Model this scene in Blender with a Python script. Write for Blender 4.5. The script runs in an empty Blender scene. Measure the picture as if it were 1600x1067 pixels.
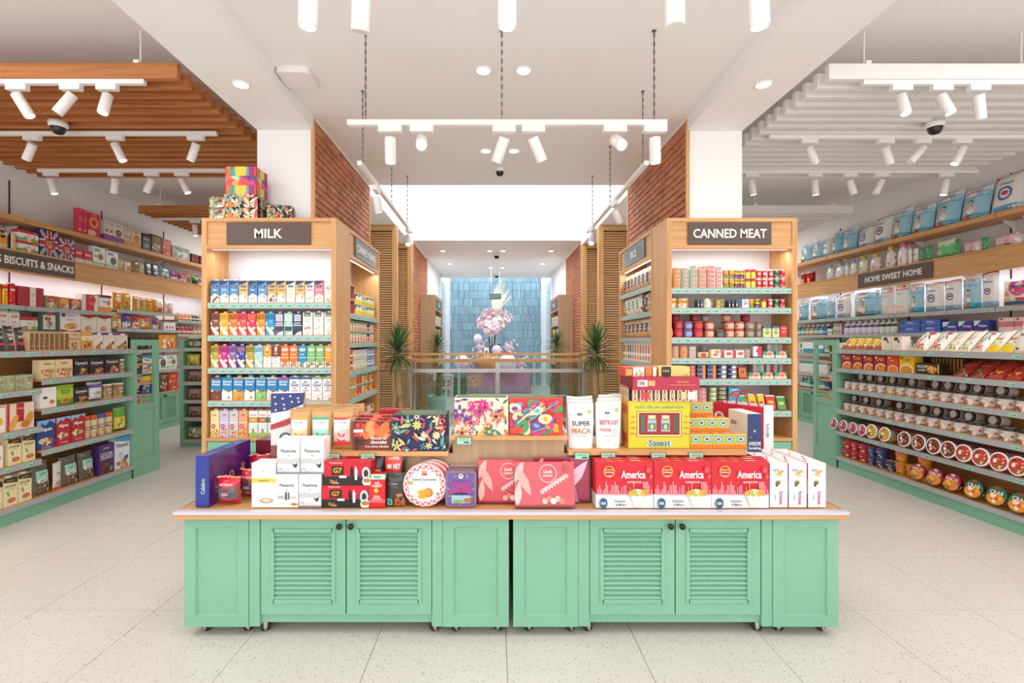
import bpy, math, random
from mathutils import Vector, Matrix
pi = math.pi
SC = bpy.context.scene
COL = SC.collection
# ------------------------------------------------------------------ camera, world, exposure
F, UX, VY, H = 755.0, 772.0, 533.0, 1.5          # metres of the place from photograph pixels
cam = bpy.data.cameras.new('camera'); camo = bpy.data.objects.new('camera', cam); COL.objects.link(camo)
camo.location = (0, 0, H); camo.rotation_euler = (pi/2, 0, 0)
cam.sensor_width = 36; cam.lens = F*36/1600; cam.shift_x = 28/1600; cam.clip_end = 100
SC.camera = camo
w = bpy.data.worlds.new('daylight'); SC.world = w; w.use_nodes = True
w.node_tree.nodes['Background'].inputs[0].default_value = (.95, .97, 1, 1)
w.node_tree.nodes['Background'].inputs[1].default_value = 1.1
SC.view_settings.view_transform = 'Standard'; SC.view_settings.look = 'None'
SC.view_settings.gamma = 1; SC.view_settings.use_curve_mapping = False
SC.view_settings.exposure = 0.12
SC.cycles.use_denoising = True
SC.cycles.max_bounces = 8; SC.cycles.diffuse_bounces = 5; SC.cycles.glossy_bounces = 3
SC.cycles.transmission_bounces = 6; SC.cycles.transparent_max_bounces = 12
SC.cycles.caustics_reflective = False; SC.cycles.caustics_refractive = False
SC.cycles.sample_clamp_indirect = 4

def area(name, loc, rot, sx, sy, power, col=(1, .96, .9)):
    l = bpy.data.lights.new(name, 'AREA'); l.shape = 'RECTANGLE'; l.size = sx; l.size_y = sy
    l.energy = power; l.color = col
    o = bpy.data.objects.new(name, l); COL.objects.link(o); o.location = loc; o.rotation_euler = rot
    return o
def spot(name, loc, direction, power, size=1.6, col=(1, .98, .955), rad=.05):
    l = bpy.data.lights.new(name, 'SPOT'); l.energy = power*.62; l.spot_size = size; l.spot_blend = .8
    l.shadow_soft_size = rad; l.color = col
    o = bpy.data.objects.new(name, l); COL.objects.link(o); o.location = loc
    o.rotation_euler = Vector(direction).to_track_quat('-Z', 'Y').to_euler()
    return o
# daylight entering by the shop front behind the photographer
area('shopfront_daylight', (0, -1.6, 1.8), (pi/2+.32, 0, 0), 11, 3.2, 112, (1, .98, .96))
# fill lamps added under the ceilings to brighten halls, rear and nave
area('hall_fill_left', (-4.3, 1.6, 3.7), (0, 0, 0), 2.2, 2.2, 62, (1, .98, .95))
area('hall_fill_right', (4.3, 1.6, 3.7), (0, 0, 0), 2.2, 2.2, 62, (1, .98, .95))
area('hall_rear_fill_left', (-4.2, 9.9, 3.7), (0, 0, 0), 2, 1.2, 45, (1, .98, .95))
area('hall_rear_fill_right', (4.3, 9.9, 3.7), (0, 0, 0), 2, 1.2, 45, (1, .98, .95))
area('rear_fill', (.06, 12.6, 3.45), (0, 0, 0), 2.4, 2.4, 60, (1, .98, .96))
area('nave_fill', (0, .3, 3.4), (0, 0, 0), 2.0, 1.5, 14, (1, .98, .95))

# LED strips under the wall fascias and in the heads of the tall units
for x, y, r_ in ((-5.76, 7.2, 0), (5.89, 7.0, 0)): area('fascia_led_light', (x, y, 2.315), (0, .35 if x < 0 else -.35, 0), .05, 5.5, 9, (.82, .88, 1))
for x in (-1.85, 1.96): area('unit_led_light', (x, 4.04, 2.25), (.25, 0, 0), .95, .03, 2.6, (.95, .97, 1))
for x, r_ in ((-1.36, .25), (1.48, -.25)): area('unit_led_light', (x, 4.9, 2.25), (0, r_*-1, 0), .03, 1.0, 2.6, (.95, .97, 1))

# ------------------------------------------------------------------ materials
def lin(h):
    h = h.lstrip('#')
    if len(h) == 3: h = ''.join(a*2 for a in h)
    o = []
    for i in (0, 2, 4):
        c = int(h[i:i+2], 16)/255
        o.append(c/12.92 if c <= .04045 else ((c+.055)/1.055)**2.4)
    return (*o, 1)
def newmat(name, rough=.5, metal=0, base='cccccc', spec=.5):
    m = bpy.data.materials.new(name); m.use_nodes = True
    b = m.node_tree.nodes['Principled BSDF']
    b.inputs['Base Color'].default_value = lin(base); b.inputs['Roughness'].default_value = rough
    b.inputs['Metallic'].default_value = metal; b.inputs['Specular IOR Level'].default_value = spec
    return m, m.node_tree, b
def N(t, kind, **kw):
    n = t.nodes.new(kind)
    for k, v in kw.items():
        if k in n.inputs: n.inputs[k].default_value = v
        else: setattr(n, k, v)
    return n
def attrmat(name, rough, metal=0, coat=0):
    m, t, b = newmat(name, rough, metal)
    a = N(t, 'ShaderNodeAttribute', attribute_name='Col')
    t.links.new(a.outputs['Color'], b.inputs['Base Color'])
    b.inputs['Coat Weight'].default_value = coat
    return m
def noisy(name, c1, c2, scale=(1, 1, 1), nscale=5, rough=.5, metal=0, detail=4, bump=0, objvar=0, lo=.3, hi=.7):
    m, t, b = newmat(name, rough, metal)
    tc = N(t, 'ShaderNodeTexCoord'); mp = N(t, 'ShaderNodeMapping'); mp.inputs['Scale'].default_value = scale
    ob = N(t, 'ShaderNodeObjectInfo'); ad = N(t, 'ShaderNodeVectorMath', operation='ADD')
    t.links.new(tc.outputs['Object'], ad.inputs[0]); t.links.new(ob.outputs['Location'], ad.inputs[1])
    t.links.new(ad.outputs[0], mp.inputs['Vector'])
    n = N(t, 'ShaderNodeTexNoise', Scale=nscale, Detail=detail)
    t.links.new(mp.outputs[0], n.inputs['Vector'])
    r = N(t, 'ShaderNodeValToRGB'); r.color_ramp.elements[0].position = lo; r.color_ramp.elements[1].position = hi
    r.color_ramp.elements[0].color = lin(c1); r.color_ramp.elements[1].color = lin(c2)
    t.links.new(n.outputs[0], r.inputs[0])
    out = r.outputs[0]
    if objvar:
        oi = N(t, 'ShaderNodeObjectInfo'); hs = N(t, 'ShaderNodeHueSaturation')
        mr = N(t, 'ShaderNodeMapRange'); mr.inputs[3].default_value = 1-objvar; mr.inputs[4].default_value = 1+objvar
        t.links.new(oi.outputs['Random'], mr.inputs[0]); t.links.new(mr.outputs[0], hs.inputs['Value'])
        t.links.new(out, hs.inputs['Color']); out = hs.outputs[0]
    t.links.new(out, b.inputs['Base Color'])
    if bump:
        bp = N(t, 'ShaderNodeBump', Strength=bump, Distance=.01); t.links.new(n.outputs[0], bp.inputs['Height'])
        t.links.new(bp.outputs[0], b.inputs['Normal'])
    return m
MT = {}
MT['paper'] = attrmat('printed_paper', .42)
MT['gloss'] = attrmat('printed_film', .22, 0, .25)
MT['metalp'] = attrmat('painted_metal', .3, .35)
for ax, sc in (('x', (.8, 14, 14)), ('y', (14, .8, 14)), ('z', (14, 14, .8))):
    MT['oak'+ax] = noisy('light_oak_'+ax, 'c58f55', 'dbaa72', sc, 2.2, .45, detail=6)
    MT['slat'+ax] = noisy('red_brown_wood_'+ax, '9c5a2a', 'c58046', sc, 2.2, .5, detail=6)
MT['palewood'] = noisy('pale_grained_wood', 'b89873', 'c9ab87', (16, 16, .7), 2, .5, detail=6)
MT['green'] = noisy('mint_green_paint', '7cb395', '84ba9c', (1, 1, 1), 1.5, .42)
MT['white'] = noisy('white_wall_paint', 'f3f4f5', 'f6f7f8', (1, 1, 1), .7, .7)
MT['hallwhite'] = noisy('hall_wall_paint', 'ebe8e8', 'efecec', (1, 1, 1), .7, .6)
MT['whitemetal'] = newmat('white_lacquer', .35, 0, 'eeecea')[0]
MT['backwhite'] = newmat('white_back_panel', .4, 0, 'dddfe2')[0]
MT['rail'] = newmat('grey_price_rail', .3, .2, 'aeb4ba')[0]
MT['sign'] = newmat('dark_brown_sign', .4, 0, '5a463e')[0]
MT['signblue'] = newmat('slate_sign', .35, 0, '4a545e')[0]
MT['letter'] = newmat('white_letters', .5, 0, 'f6f4f0')[0]
MT['black'] = newmat('black_plastic', .25, 0, '181818')[0]
MT['dark'] = newmat('dark_gap', .7, 0, '202020')[0]
MT['rubber'] = newmat('rubber', .6, 0, '2a2c2c')[0]
MT['steel'] = newmat('brushed_steel', .3, .9, 'c9ccce')[0]
MT['chain'] = newmat('chain_steel', .4, .8, '77787a')[0]
MT['foliage'] = noisy('yucca_leaf', '2f5c34', '4f8048', (1, 1, 1), 9, .45)
MT['bark'] = noisy('yucca_bark', '9c8166', 'c2aa88', (1, 1, 8), 14, .85, bump=.6)
MT['pot'] = newmat('mint_pot', .4, 0, 'b9dccb')[0]
MT['soil'] = noisy('soil', '3b2a1e', '5b4634', (1, 1, 1), 40, .95)
MT['brick'] = noisy('brick', 'b06a48', 'cd8a64', (1, 1, 1), 9, .75, bump=.3, objvar=.16)
MT['mortar'] = newmat('brick_joint', .9, 0, '6a4030')[0]
MT['bluetile'] = noisy('blue_glazed_tile', '7d9fb0', '91b1be', (1, 1, .25), 9, .3, objvar=.13)
MT['grout'] = newmat('tile_grout', .8, 0, '56788a')[0]
MT['concrete'] = newmat('slab', .8, 0, 'd8d4ce')[0]
MT['fringe'] = noisy('pink_fringe', 'c070a4', 'e8a8cf', (30, 30, 1), 3, .6)
MT['petal'] = noisy('pale_pink_petal', 'f8d8e4', 'fff6f8', (1, 1, 1), 6, .6)
MT['feather'] = newmat('cream_feather', .7, 0, 'f4efe2')[0]
MT['balloon'] = newmat('lilac_balloon', .2, 0, 'dccfe2')[0]
def glassmat(name, tint, rough=0, alpha=.12):
    m = bpy.data.materials.new(name); m.use_nodes = True; t = m.node_tree; t.nodes.clear()
    o = N(t, 'ShaderNodeOutputMaterial'); mx = N(t, 'ShaderNodeMixShader'); tr = N(t, 'ShaderNodeBsdfTransparent')
    gl = N(t, 'ShaderNodeBsdfGlossy', Roughness=.03 + rough); fr = N(t, 'ShaderNodeFresnel', IOR=1.45)
    tr.inputs[0].default_value = lin(tint)
    ad = N(t, 'ShaderNodeMath', operation='ADD'); ad.inputs[1].default_value = alpha*.3
    t.links.new(fr.outputs[0], ad.inputs[0])
    t.links.new(ad.outputs[0], mx.inputs[0]); t.links.new(tr.outputs[0], mx.inputs[1]); t.links.new(gl.outputs[0], mx.inputs[2])
    t.links.new(mx.outputs[0], o.inputs[0]); return m
MT['glass'] = glassmat('rail_glass', 'eef6f5')
MT['clear'] = glassmat('clear_acrylic', 'fafcfd', 0, 0)
MT['strip'] = newmat('pale_lilac_plastic_strip', .25, 0, 'c9c9d4')[0]
MT['blockglass'] = newmat('blue_glass_block', .15, 0, '8fb8cb')[0]
def emit(name, col, s):
    m = bpy.data.materials.new(name); m.use_nodes = True; t = m.node_tree; t.nodes.clear()
    o = N(t, 'ShaderNodeOutputMaterial'); e = N(t, 'ShaderNodeEmission', Strength=s); e.inputs[0].default_value = lin(col)
    t.links.new(e.outputs[0], o.inputs[0]); return m
MT['lamp'] = emit('lamp_glow', 'fff8ee', 14)
MT['led'] = emit('led_strip_glow', 'f2f4ff', 3.2)
MT['exit'] = emit('exit_green_glow', '7fd08a', .8)
# terrazzo
def terrazzo(name, joints):
    m, t, b = newmat(name, .33, 0, 'dcd6cd')
    g = N(t, 'ShaderNodeNewGeometry')
    v = N(t, 'ShaderNodeTexVoronoi', Scale=85); t.links.new(g.outputs['Position'], v.inputs['Vector'])
    lt = N(t, 'ShaderNodeMath', operation='LESS_THAN'); lt.inputs[1].default_value = .27
    t.links.new(v.outputs['Distance'], lt.inputs[0])
    rm = N(t, 'ShaderNodeValToRGB'); rm.color_ramp.interpolation = 'CONSTANT'
    cr = rm.color_ramp
    cr.elements[0].color = lin('c4bdb4'); cr.elements[1].position = .5; cr.elements[1].color = lin('b3aaa0')
    e = cr.elements.new(.78); e.color = lin('8a817a')
    e = cr.elements.new(.92); e.color = lin('c9bba6')
    sep = N(t, 'ShaderNodeSeparateColor'); t.links.new(v.outputs['Color'], sep.inputs[0]); t.links.new(sep.outputs[0], rm.inputs[0])
    nz = N(t, 'ShaderNodeTexNoise', Scale=1.2); t.links.new(g.outputs['Position'], nz.inputs['Vector'])
    br = N(t, 'ShaderNodeValToRGB'); br.color_ramp.elements[0].color = lin('d1cac1'); br.color_ramp.elements[1].color = lin('d9d2c9')
    t.links.new(nz.outputs[0], br.inputs[0])
    mx = N(t, 'ShaderNodeMix', data_type='RGBA'); t.links.new(lt.outputs[0], mx.inputs[0])
    t.links.new(br.outputs[0], mx.inputs[6]); t.links.new(rm.outputs[0], mx.inputs[7])
    out = mx.outputs[2]
    if joints:
        bk = N(t, 'ShaderNodeTexBrick', Scale=1); bk.offset = 0; bk.inputs['Mortar Size'].default_value = .003
        bk.inputs['Brick Width'].default_value = .65; bk.inputs['Row Height'].default_value = .65
        mp = N(t, 'ShaderNodeMapping'); mp.inputs['Location'].default_value = (-.06, -.1, 0)
        t.links.new(g.outputs['Position'], mp.inputs['Vector']); t.links.new(mp.outputs[0], bk.inputs['Vector'])
        m2 = N(t, 'ShaderNodeMix', data_type='RGBA'); t.links.new(bk.outputs['Fac'], m2.inputs[0])
        t.links.new(out, m2.inputs[6]); m2.inputs[7].default_value = lin('a59d94'); out = m2.outputs[2]
    t.links.new(out, b.inputs['Base Color']); return m
MT['terrazzo'] = terrazzo('terrazzo', False); MT['terrazzoj'] = terrazzo('terrazzo_with_joints', True)

# ------------------------------------------------------------------ mesh builder
class M:
    def __init__(s): s.v = []; s.f = []; s.c = []; s.m = []; s.mats = []; s.sm = []
    def mi(s, mat):
        if mat not in s.mats: s.mats.append(mat)
        return s.mats.index(mat)
    def face(s, idx, col, mat, smooth=False):
        s.f.append(idx); s.c.append(col); s.m.append(s.mi(mat)); s.sm.append(smooth)
    def poly(s, pts, col='ffffff', mat='paper'):
        b = len(s.v); s.v += [tuple(p) for p in pts]; s.face(list(range(b, b+len(pts))), col, mat)
    def box(s, a, b, col='ffffff', mat='paper', top=None, side=None, rot=None, ctr=None, bev=0):
        x0, y0, z0 = a; x1, y1, z1 = b
        P = [(x0,y0,z0),(x1,y0,z0),(x1,y1,z0),(x0,y1,z0),(x0,y0,z1),(x1,y0,z1),(x1,y1,z1),(x0,y1,z1)]
        if rot is not None:
            c = Vector(ctr if ctr else ((x0+x1)/2, (y0+y1)/2, (z0+z1)/2)); P = [tuple(c + rot @ (Vector(p)-c)) for p in P]
        n = len(s.v); s.v += P
        for q, cc in (((0,1,5,4), col), ((1,2,6,5), side or col), ((2,3,7,6), col), ((3,0,4,7), side or col), ((4,5,6,7), top or col), ((3,2,1,0), col)):
            s.face([n+i for i in q], cc, mat)
        return s
    def grid(s, fn, nx, ny, col, mat, flip=False, smooth=True):
        n = len(s.v)
        for j in range(ny+1):
            for i in range(nx+1): s.v.append(tuple(fn(i/nx, j/ny)))
        for j in range(ny):
            for i in range(nx):
                a = n+j*(nx+1)+i; q = [a, a+1, a+nx+2, a+nx+1]
                s.face(q[::-1] if flip else q, col, mat, smooth)
    def lathe(s, prof, cols, n=20, ctr=(0, 0, 0), mat='paper', axis='z', smooth=True, caps=True):
        b = len(s.v)
        for r, z in prof:
            for k in range(n):
                t = 2*pi*k/n; x, y = r*math.cos(t), r*math.sin(t)
                p = (x, y, z) if axis == 'z' else ((x, z, -y) if axis == 'y' else (z, x, y))
                s.v.append((p[0]+ctr[0], p[1]+ctr[1], p[2]+ctr[2]))
        if isinstance(cols, str): cols = [cols]*(len(prof)-1)
        for j in range(len(prof)-1):
            for k in range(n):
                k2 = (k+1) % n
                s.face([b+j*n+k, b+j*n+k2, b+(j+1)*n+k2, b+(j+1)*n+k], cols[j], mat, smooth)
        if caps:
            s.face([b+k for k in range(n)][::-1], cols[0], mat); e = b+(len(prof)-1)*n
            s.face([e+k for k in range(n)], cols[-1], mat)
        return s
    def tube(s, pts, r, col='cccccc', mat='steel', n=6, closed=False):
        b = len(s.v); K = len(pts); pts = [Vector(p) for p in pts]
        rr = r if isinstance(r, (list, tuple)) else [r]*K
        for i, p in enumerate(pts):
            d = (pts[(i+1) % K]-pts[i-1]) if closed else (pts[min(i+1, K-1)]-pts[max(i-1, 0)])
            d.normalize(); u = d.cross(Vector((0, 0, 1)))
            if u.length < .05: u = d.cross(Vector((0, 1, 0)))
            u.normalize(); w2 = d.cross(u)
            for k in range(n):
                t = 2*pi*k/n; s.v.append(tuple(p+rr[i]*(math.cos(t)*u+math.sin(t)*w2)))
        for i in range(K if closed else K-1):
            i2 = (i+1) % K
            for k in range(n):
                k2 = (k+1) % n; s.face([b+i*n+k, b+i*n+k2, b+i2*n+k2, b+i2*n+k], col, mat, True)
        if not closed:
            s.face([b+k for k in range(n)][::-1], col, mat); e = b+(K-1)*n; s.face([e+k for k in range(n)], col, mat)
        return s
    def mesh(s, name):
        me = bpy.data.meshes.new(name); me.from_pydata(s.v, [], s.f)
        for k in s.mats: me.materials.append(MT[k])
        me.polygons.foreach_set('material_index', s.m); me.polygons.foreach_set('use_smooth', s.sm)
        a = me.color_attributes.new('Col', 'FLOAT_COLOR', 'CORNER'); d = []
        cc = {}
        for f, c in zip(s.f, s.c):
            if c not in cc: cc[c] = lin(c)
            d.extend(cc[c]*len(f))
        a.data.foreach_set('color', d); me.update(); return me

OFF = {}
def link(o): COL.objects.link(o); return o
def root(name, loc, label, cat, group=None, rz=0):
    o = link(bpy.data.objects.new(name, None)); o.location = loc; o.rotation_euler = (0, 0, rz)
    o['label'] = label; o['category'] = cat
    if group: o['group'] = group
    OFF[o.name] = Vector((0, 0, 0)); return o
def part(m, name, parent, c=(0, 0, 0), rot=(0, 0, 0), label=None, kind=None):
    me = m.mesh(name) if isinstance(m, M) else m
    o = link(bpy.data.objects.new(name, me)); c = Vector(c)
    if parent is not None: o.parent = parent; o.location = c-OFF[parent.name]
    else: o.location = c
    o.rotation_euler = rot; OFF[o.name] = c
    if label: o['label'] = label
    if kind: o['kind'] = kind
    return o
def thing(m, name, loc, label, cat, group=None, rot=(0, 0, 0), kind=None):
    me = m.mesh(name) if isinstance(m, M) else m
    o = link(bpy.data.objects.new(name, me)); o.location = loc; o.rotation_euler = rot
    o['label'] = label; o['category'] = cat
    if group: o['group'] = group
    if kind: o['kind'] = kind
    OFF[o.name] = Vector((0, 0, 0)); return o
BC = {}
def bx(name, a, b, mat, parent=None, col='ffffff', label=None, kind=None, bev=0):
    d = tuple(round(b[i]-a[i], 4) for i in range(3)); key = (d, mat, col, bev)
    if key not in BC:
        m = M()
        if bev:
            X, Y, Z = (q/2 for q in d); e = bev
            # chamfered box
            for sx in (-1, 1): m.poly([(sx*X, y, z) for y, z in ((-Y+e, -Z+e), (Y-e, -Z+e), (Y-e, Z-e), (-Y+e, Z-e))][::sx], col, mat)
            for sy in (-1, 1): m.poly([(x, sy*Y, z) for x, z in ((-X+e, -Z+e), (X-e, -Z+e), (X-e, Z-e), (-X+e, Z-e))][::-sy], col, mat)
            for sz in (-1, 1): m.poly([(x, y, sz*Z) for x, y in ((-X+e, -Y+e), (X-e, -Y+e), (X-e, Y-e), (-X+e, Y-e))][::sz], col, mat)
            for sx in (-1, 1):
                for sy in (-1, 1): m.poly([(sx*X, sy*(Y-e), -Z+e), (sx*(X-e), sy*Y, -Z+e), (sx*(X-e), sy*Y, Z-e), (sx*X, sy*(Y-e), Z-e)][::sx*sy], col, mat)
                for sz in (-1, 1): m.poly([(sx*X, -Y+e, sz*(Z-e)), (sx*X, Y-e, sz*(Z-e)), (sx*(X-e), Y-e, sz*Z), (sx*(X-e), -Y+e, sz*Z)][::sx*sz], col, mat)
            for sy in (-1, 1):
                for sz in (-1, 1): m.poly([(-X+e, sy*Y, sz*(Z-e)), (X-e, sy*Y, sz*(Z-e)), (X-e, sy*(Y-e), sz*Z), (-X+e, sy*(Y-e), sz*Z)][::-sy*sz], col, mat)
        else: m.box([-q/2 for q in d], [q/2 for q in d], col, mat)
        BC[key] = m.mesh(name)
    c = [(a[i]+b[i])/2 for i in range(3)]
    return part(BC[key], name, parent, c, label=label, kind=kind)
def struct(name, a, b, mat, parent=None):
    o = bx(name, a, b, mat, parent); 
    if parent is None: o['kind'] = 'structure'
    return o

# ------------------------------------------------------------------ lettering
TX = {}
def text2d(s, bold=True):
    k = (s, bold)
    if k not in TX:
        c = bpy.data.curves.new('t', 'FONT'); c.body = s; c.size = 1; c.resolution_u = 2; c.fill_mode = 'FRONT'
        if bold: c.offset = .018
        o = bpy.data.objects.new('t', c); COL.objects.link(o)
        me = o.to_mesh(depsgraph=bpy.context.evaluated_depsgraph_get()) if False else bpy.data.meshes.new_from_object(o.evaluated_get(bpy.context.evaluated_depsgraph_get()))
        v = [(p.co.x, p.co.y) for p in me.vertices]; f = [list(p.vertices) for p in me.polygons]
        if not v: v = [(0, 0), (1, 0), (0, 1)]; f = []
        xs = [p[0] for p in v]; ys = [p[1] for p in v]
        bpy.data.objects.remove(o); bpy.data.curves.remove(c); bpy.data.meshes.remove(me)
        TX[k] = ([(x-(min(xs)+max(xs))/2, y-(min(ys)+max(ys))/2) for x, y in v], f, max(xs)-min(xs), max(ys)-min(ys))
    return TX[k]

class Cv:
    """flat print on a face: fn(a, b, e) maps metres on the face to a point"""
    def __init__(s, m, fn, W, Hh, mat='paper', e0=.0004, de=.0003, curved=0):
        s.m = m; s.fn = fn; s.W = W; s.H = Hh; s.mat = mat; s.e = e0; s.de = de; s.cur = curved
    def P(s, pts, col):
        W, Hh = s.W, s.H
        if not s.cur and any(a < 0 or b < 0 or a > W or b > Hh for a, b in pts):
            for ax, lim, sg in ((0, 0, 1), (0, W, -1), (1, 0, 1), (1, Hh, -1)):
                out = []
                for i in range(len(pts)):
                    p, q = pts[i-1], pts[i]; ip = (p[ax]-lim)*sg >= 0; iq = (q[ax]-lim)*sg >= 0
                    if ip != iq:
                        t = (lim-p[ax])/(q[ax]-p[ax]); out.append((p[0]+t*(q[0]-p[0]), p[1]+t*(q[1]-p[1])))
                    if iq: out.append(q)
                pts = out
                if len(pts) < 3: return
        s.m.poly([s.fn(a, b, s.e) for a, b in pts], col, s.mat)
    def run(s, ops, seed=0, bands_only=False):
        W, Hh = s.W, s.H
        for op in ops:
            k = op[0]; s.e += s.de
            if bands_only and not (k == 'r' and op[1] <= 0 and op[3] >= 1): continue
            if k == 'r':
                x0, y0, x1, y1, c = op[1:]; x0, x1 = x0*W, x1*W; y0, y1 = y0*Hh, y1*Hh
                if s.cur:
                    nx = max(1, int(abs(x1-x0)/W*s.cur+.5)); ny = max(1, int(abs(y1-y0)/Hh*s.cur*.7+.5))
                    for i in range(nx):
                        for j in range(ny):
                            a0, a1 = x0+(x1-x0)*i/nx, x0+(x1-x0)*(i+1)/nx; b0, b1 = y0+(y1-y0)*j/ny, y0+(y1-y0)*(j+1)/ny
                            s.P([(a0, b0), (a1, b0), (a1, b1), (a0, b1)], c)
                else: s.P([(x0, y0), (x1, y0), (x1, y1), (x0, y1)], c)
            elif k == 'e':
                cx, cy, rx, ry, c = op[1:6]; rot = op[6] if len(op) > 6 else 0
                n = 14; cx, cy, rx, ry = cx*W, cy*Hh, rx*W, ry*W; cr, sr = math.cos(rot), math.sin(rot)
                q = [(cx+rx*math.cos(t)*cr-ry*math.sin(t)*sr, cy+rx*math.cos(t)*sr+ry*math.sin(t)*cr) for t in (2*pi*i/n for i in range(n))]
                if s.cur:
                    h = [((a+cx)/2, (b+cy)/2) for a, b in q]
                    s.P(h, c)
                    for i in range(n): s.P([h[i-1], q[i-1], q[i], h[i]], c)
                else: s.P(q, c)
            elif k == 'p': s.P([(x*W, y*Hh) for x, y in op[1]], op[2])
            elif k == 't':
                txt, cy, hh, c = op[1:5]; cx = op[5] if len(op) > 5 else .5; mw = op[6] if len(op) > 6 else .9
                rot = op[7] if len(op) > 7 else 0
                v, f, tw, th = text2d(txt)
                sc = hh*(W if rot else Hh)/th; sx = min(sc, mw*(Hh if rot else W)/tw); b0 = len(s.m.v)
                cr, sr = math.cos(rot), math.sin(rot)
                for x, y in v:
                    x, y = x*sx, y*sc; s.m.v.append(tuple(s.fn(cx*W+x*cr-y*sr, cy*Hh+x*sr+y*cr, s.e+s.de)))
                for q in f: s.m.face([b0+i for i in q], c, s.mat)
                s.e += s.de
            elif k == 'food':
                x0, y0, x1, y1, cols, n = op[1:]; R = random.Random(seed+n)
                for i in range(n):
                    s.e += s.de*.25
                    r = (x1-x0)*R.uniform(.08, .17)
                    s_op = ('e', R.uniform(x0+r, x1-r), R.uniform(y0+.02, y1-.02), r, r*R.uniform(.45, .9), cols[i % len(cols)], R.uniform(0, 3))
                    s.e -= s.de; s.run([s_op])
            elif k == 'fl':   # flower: cx, cy, r, petals, col, heart
                cx, cy, r, n, c, hc = op[1:]
                for i in range(n):
                    t = 2*pi*i/n+.3; s.e -= s.de*.8
                    s.run([('e', cx+.62*r*math.cos(t), cy+.62*r*math.sin(t)*W/Hh, r*.42, r*.21, c, t)])
                s.run([('e', cx, cy, r*.27, r*.27, hc)])
            elif k == 'lf':   # leaf: cx, cy, length, angle, col
                cx, cy, L, t, c = op[1:]; cx *= W; cy *= Hh; L *= W; q = []
                for u, d in ((-1, 0), (-.5, .26), (.1, .3), (.6, .16), (1, 0), (.6, -.16), (.1, -.3), (-.5, -.26)):
                    q.append((cx+L/2*(u*math.cos(t)-d*math.sin(t)), cy+L/2*(u*math.sin(t)+d*math.cos(t))))
                q = [(min(max(a, 0), W), min(max(b, 0), Hh)) for a, b in q]
                s.P(q, c)
            elif k == 'ln':   # line
                x0, y0, x1, y1, wd, c = op[1:]; x0, x1 = x0*W, x1*W; y0, y1 = y0*Hh, y1*Hh
                L = math.hypot(x1-x0, y1-y0) or 1; nx, ny = -(y1-y0)/L*wd/2*W, (x1-x0)/L*wd/2*W
                s.P([(x0-nx, y0-ny), (x1-nx, y1-ny), (x1+nx, y1+ny), (x0+nx, y0+ny)], c)
            elif k == 'ring':
                cx, cy, r0, r1, c = op[1:]; n = 18
                for i in range(n):
                    t, u = 2*pi*i/n, 2*pi*(i+1)/n
                    s.P([(cx*W+r*W*math.cos(z), cy*Hh+r*W*math.sin(z)) for r, z in ((r0, t), (r1, t), (r1, u), (r0, u))], c)
            elif k == 'star':
                cx, cy, r, c = op[1:]
                s.P([(cx*W+W*(r if i % 2 == 0 else r*.4)*math.sin(pi*i/5), cy*Hh+W*(r if i % 2 == 0 else r*.4)*math.cos(pi*i/5)) for i in range(10)], c)
# ------------------------------------------------------------------ goods: shapes
def g_box(w, h, d, base, ops, seed=0, side=None, top=None, mat='paper', sops=None, tops=None):
    m = M(); m.box((-w/2, 0, 0), (w/2, d, h), base, mat, top=top, side=side)
    Cv(m, lambda a, b, e: (a-w/2, -e, b), w, h, mat).run(ops, seed)
    L = lambda a, b, e: (-w/2-e, d-a, b); Rr = lambda a, b, e: (w/2+e, a, b)
    for fn in (L, Rr):
        c = Cv(m, fn, d, h, mat)
        c.run(sops if sops else ops, seed, bands_only=not sops)
    if tops: Cv(m, lambda a, b, e: (a-w/2, b, h+e), w, d, mat).run(tops, seed)
    return m
def g_carton(w, h, d, base, ops, seed=0, cap='f2f2f0', side=None, mat='paper'):
    m = M(); hb = h*.93
    m.box((-w/2, 0, 0), (w/2, d, hb), base, mat, side=side)
    m.poly([(-w/2, 0, hb), (w/2, 0, hb), (w/2, d*.85, h), (-w/2, d*.85, h)], base, mat)
    m.poly([(w/2, 0, hb), (w/2, d, hb), (w/2, d*.85, h)], base, mat); m.poly([(-w/2, d, hb), (-w/2, 0, hb), (-w/2, d*.85, h)], base, mat)
    m.poly([(-w/2, d*.85, h), (w/2, d*.85, h), (w/2, d, hb), (-w/2, d, hb)], base, mat)
    Cv(m, lambda a, b, e: (a-w/2, -e, b), w, hb, mat).run(ops, seed)
    for fn in (lambda a, b, e: (-w/2-e, d-a, b), lambda a, b, e: (w/2+e, a, b)): Cv(m, fn, d, hb, mat).run(ops, seed, True)
    c = M(); r = w*.2; c.lathe([(r*.9, 0), (r, .003), (r, h*.05), (r*.9, h*.055)], cap, 10, (0, 0, 0), 'paper')
    return m, [('cap', c, (0, d*.32, h*.945), (.15, 0, 0))]
def g_can(w, h, d, base, ops, seed=0, mat='metalp', rim='d8d8d4', rings=()):
    m = M(); r = w/2; t = min(.006, h*.08)
    m.lathe([(r*.93, 0), (r, t*.4), (r, t), (r*.97, t*1.3), (r*.97, h-t*1.3), (r, h-t), (r, h-t*.3), (r*.93, h), (r*.9, h-t)], [rim, rim, rim, base, rim, rim, rim, rim], 20, (0, r, 0), mat)
    rr = r*.97; A = 2*pi*rr*.46
    c = Cv(m, lambda a, b, e: ((rr+e)*math.sin((a-A/2)/rr), r-(rr+e)*math.cos((a-A/2)/rr), b), A, h, 'paper', .0006, .0003, 9)
    for y0, y1, cl in rings: m.lathe([(rr+.0004, y0*h), (rr+.0004, y1*h)], cl, 20, (0, r, 0), 'paper', caps=False)
    c.run(ops, seed); return m
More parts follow.
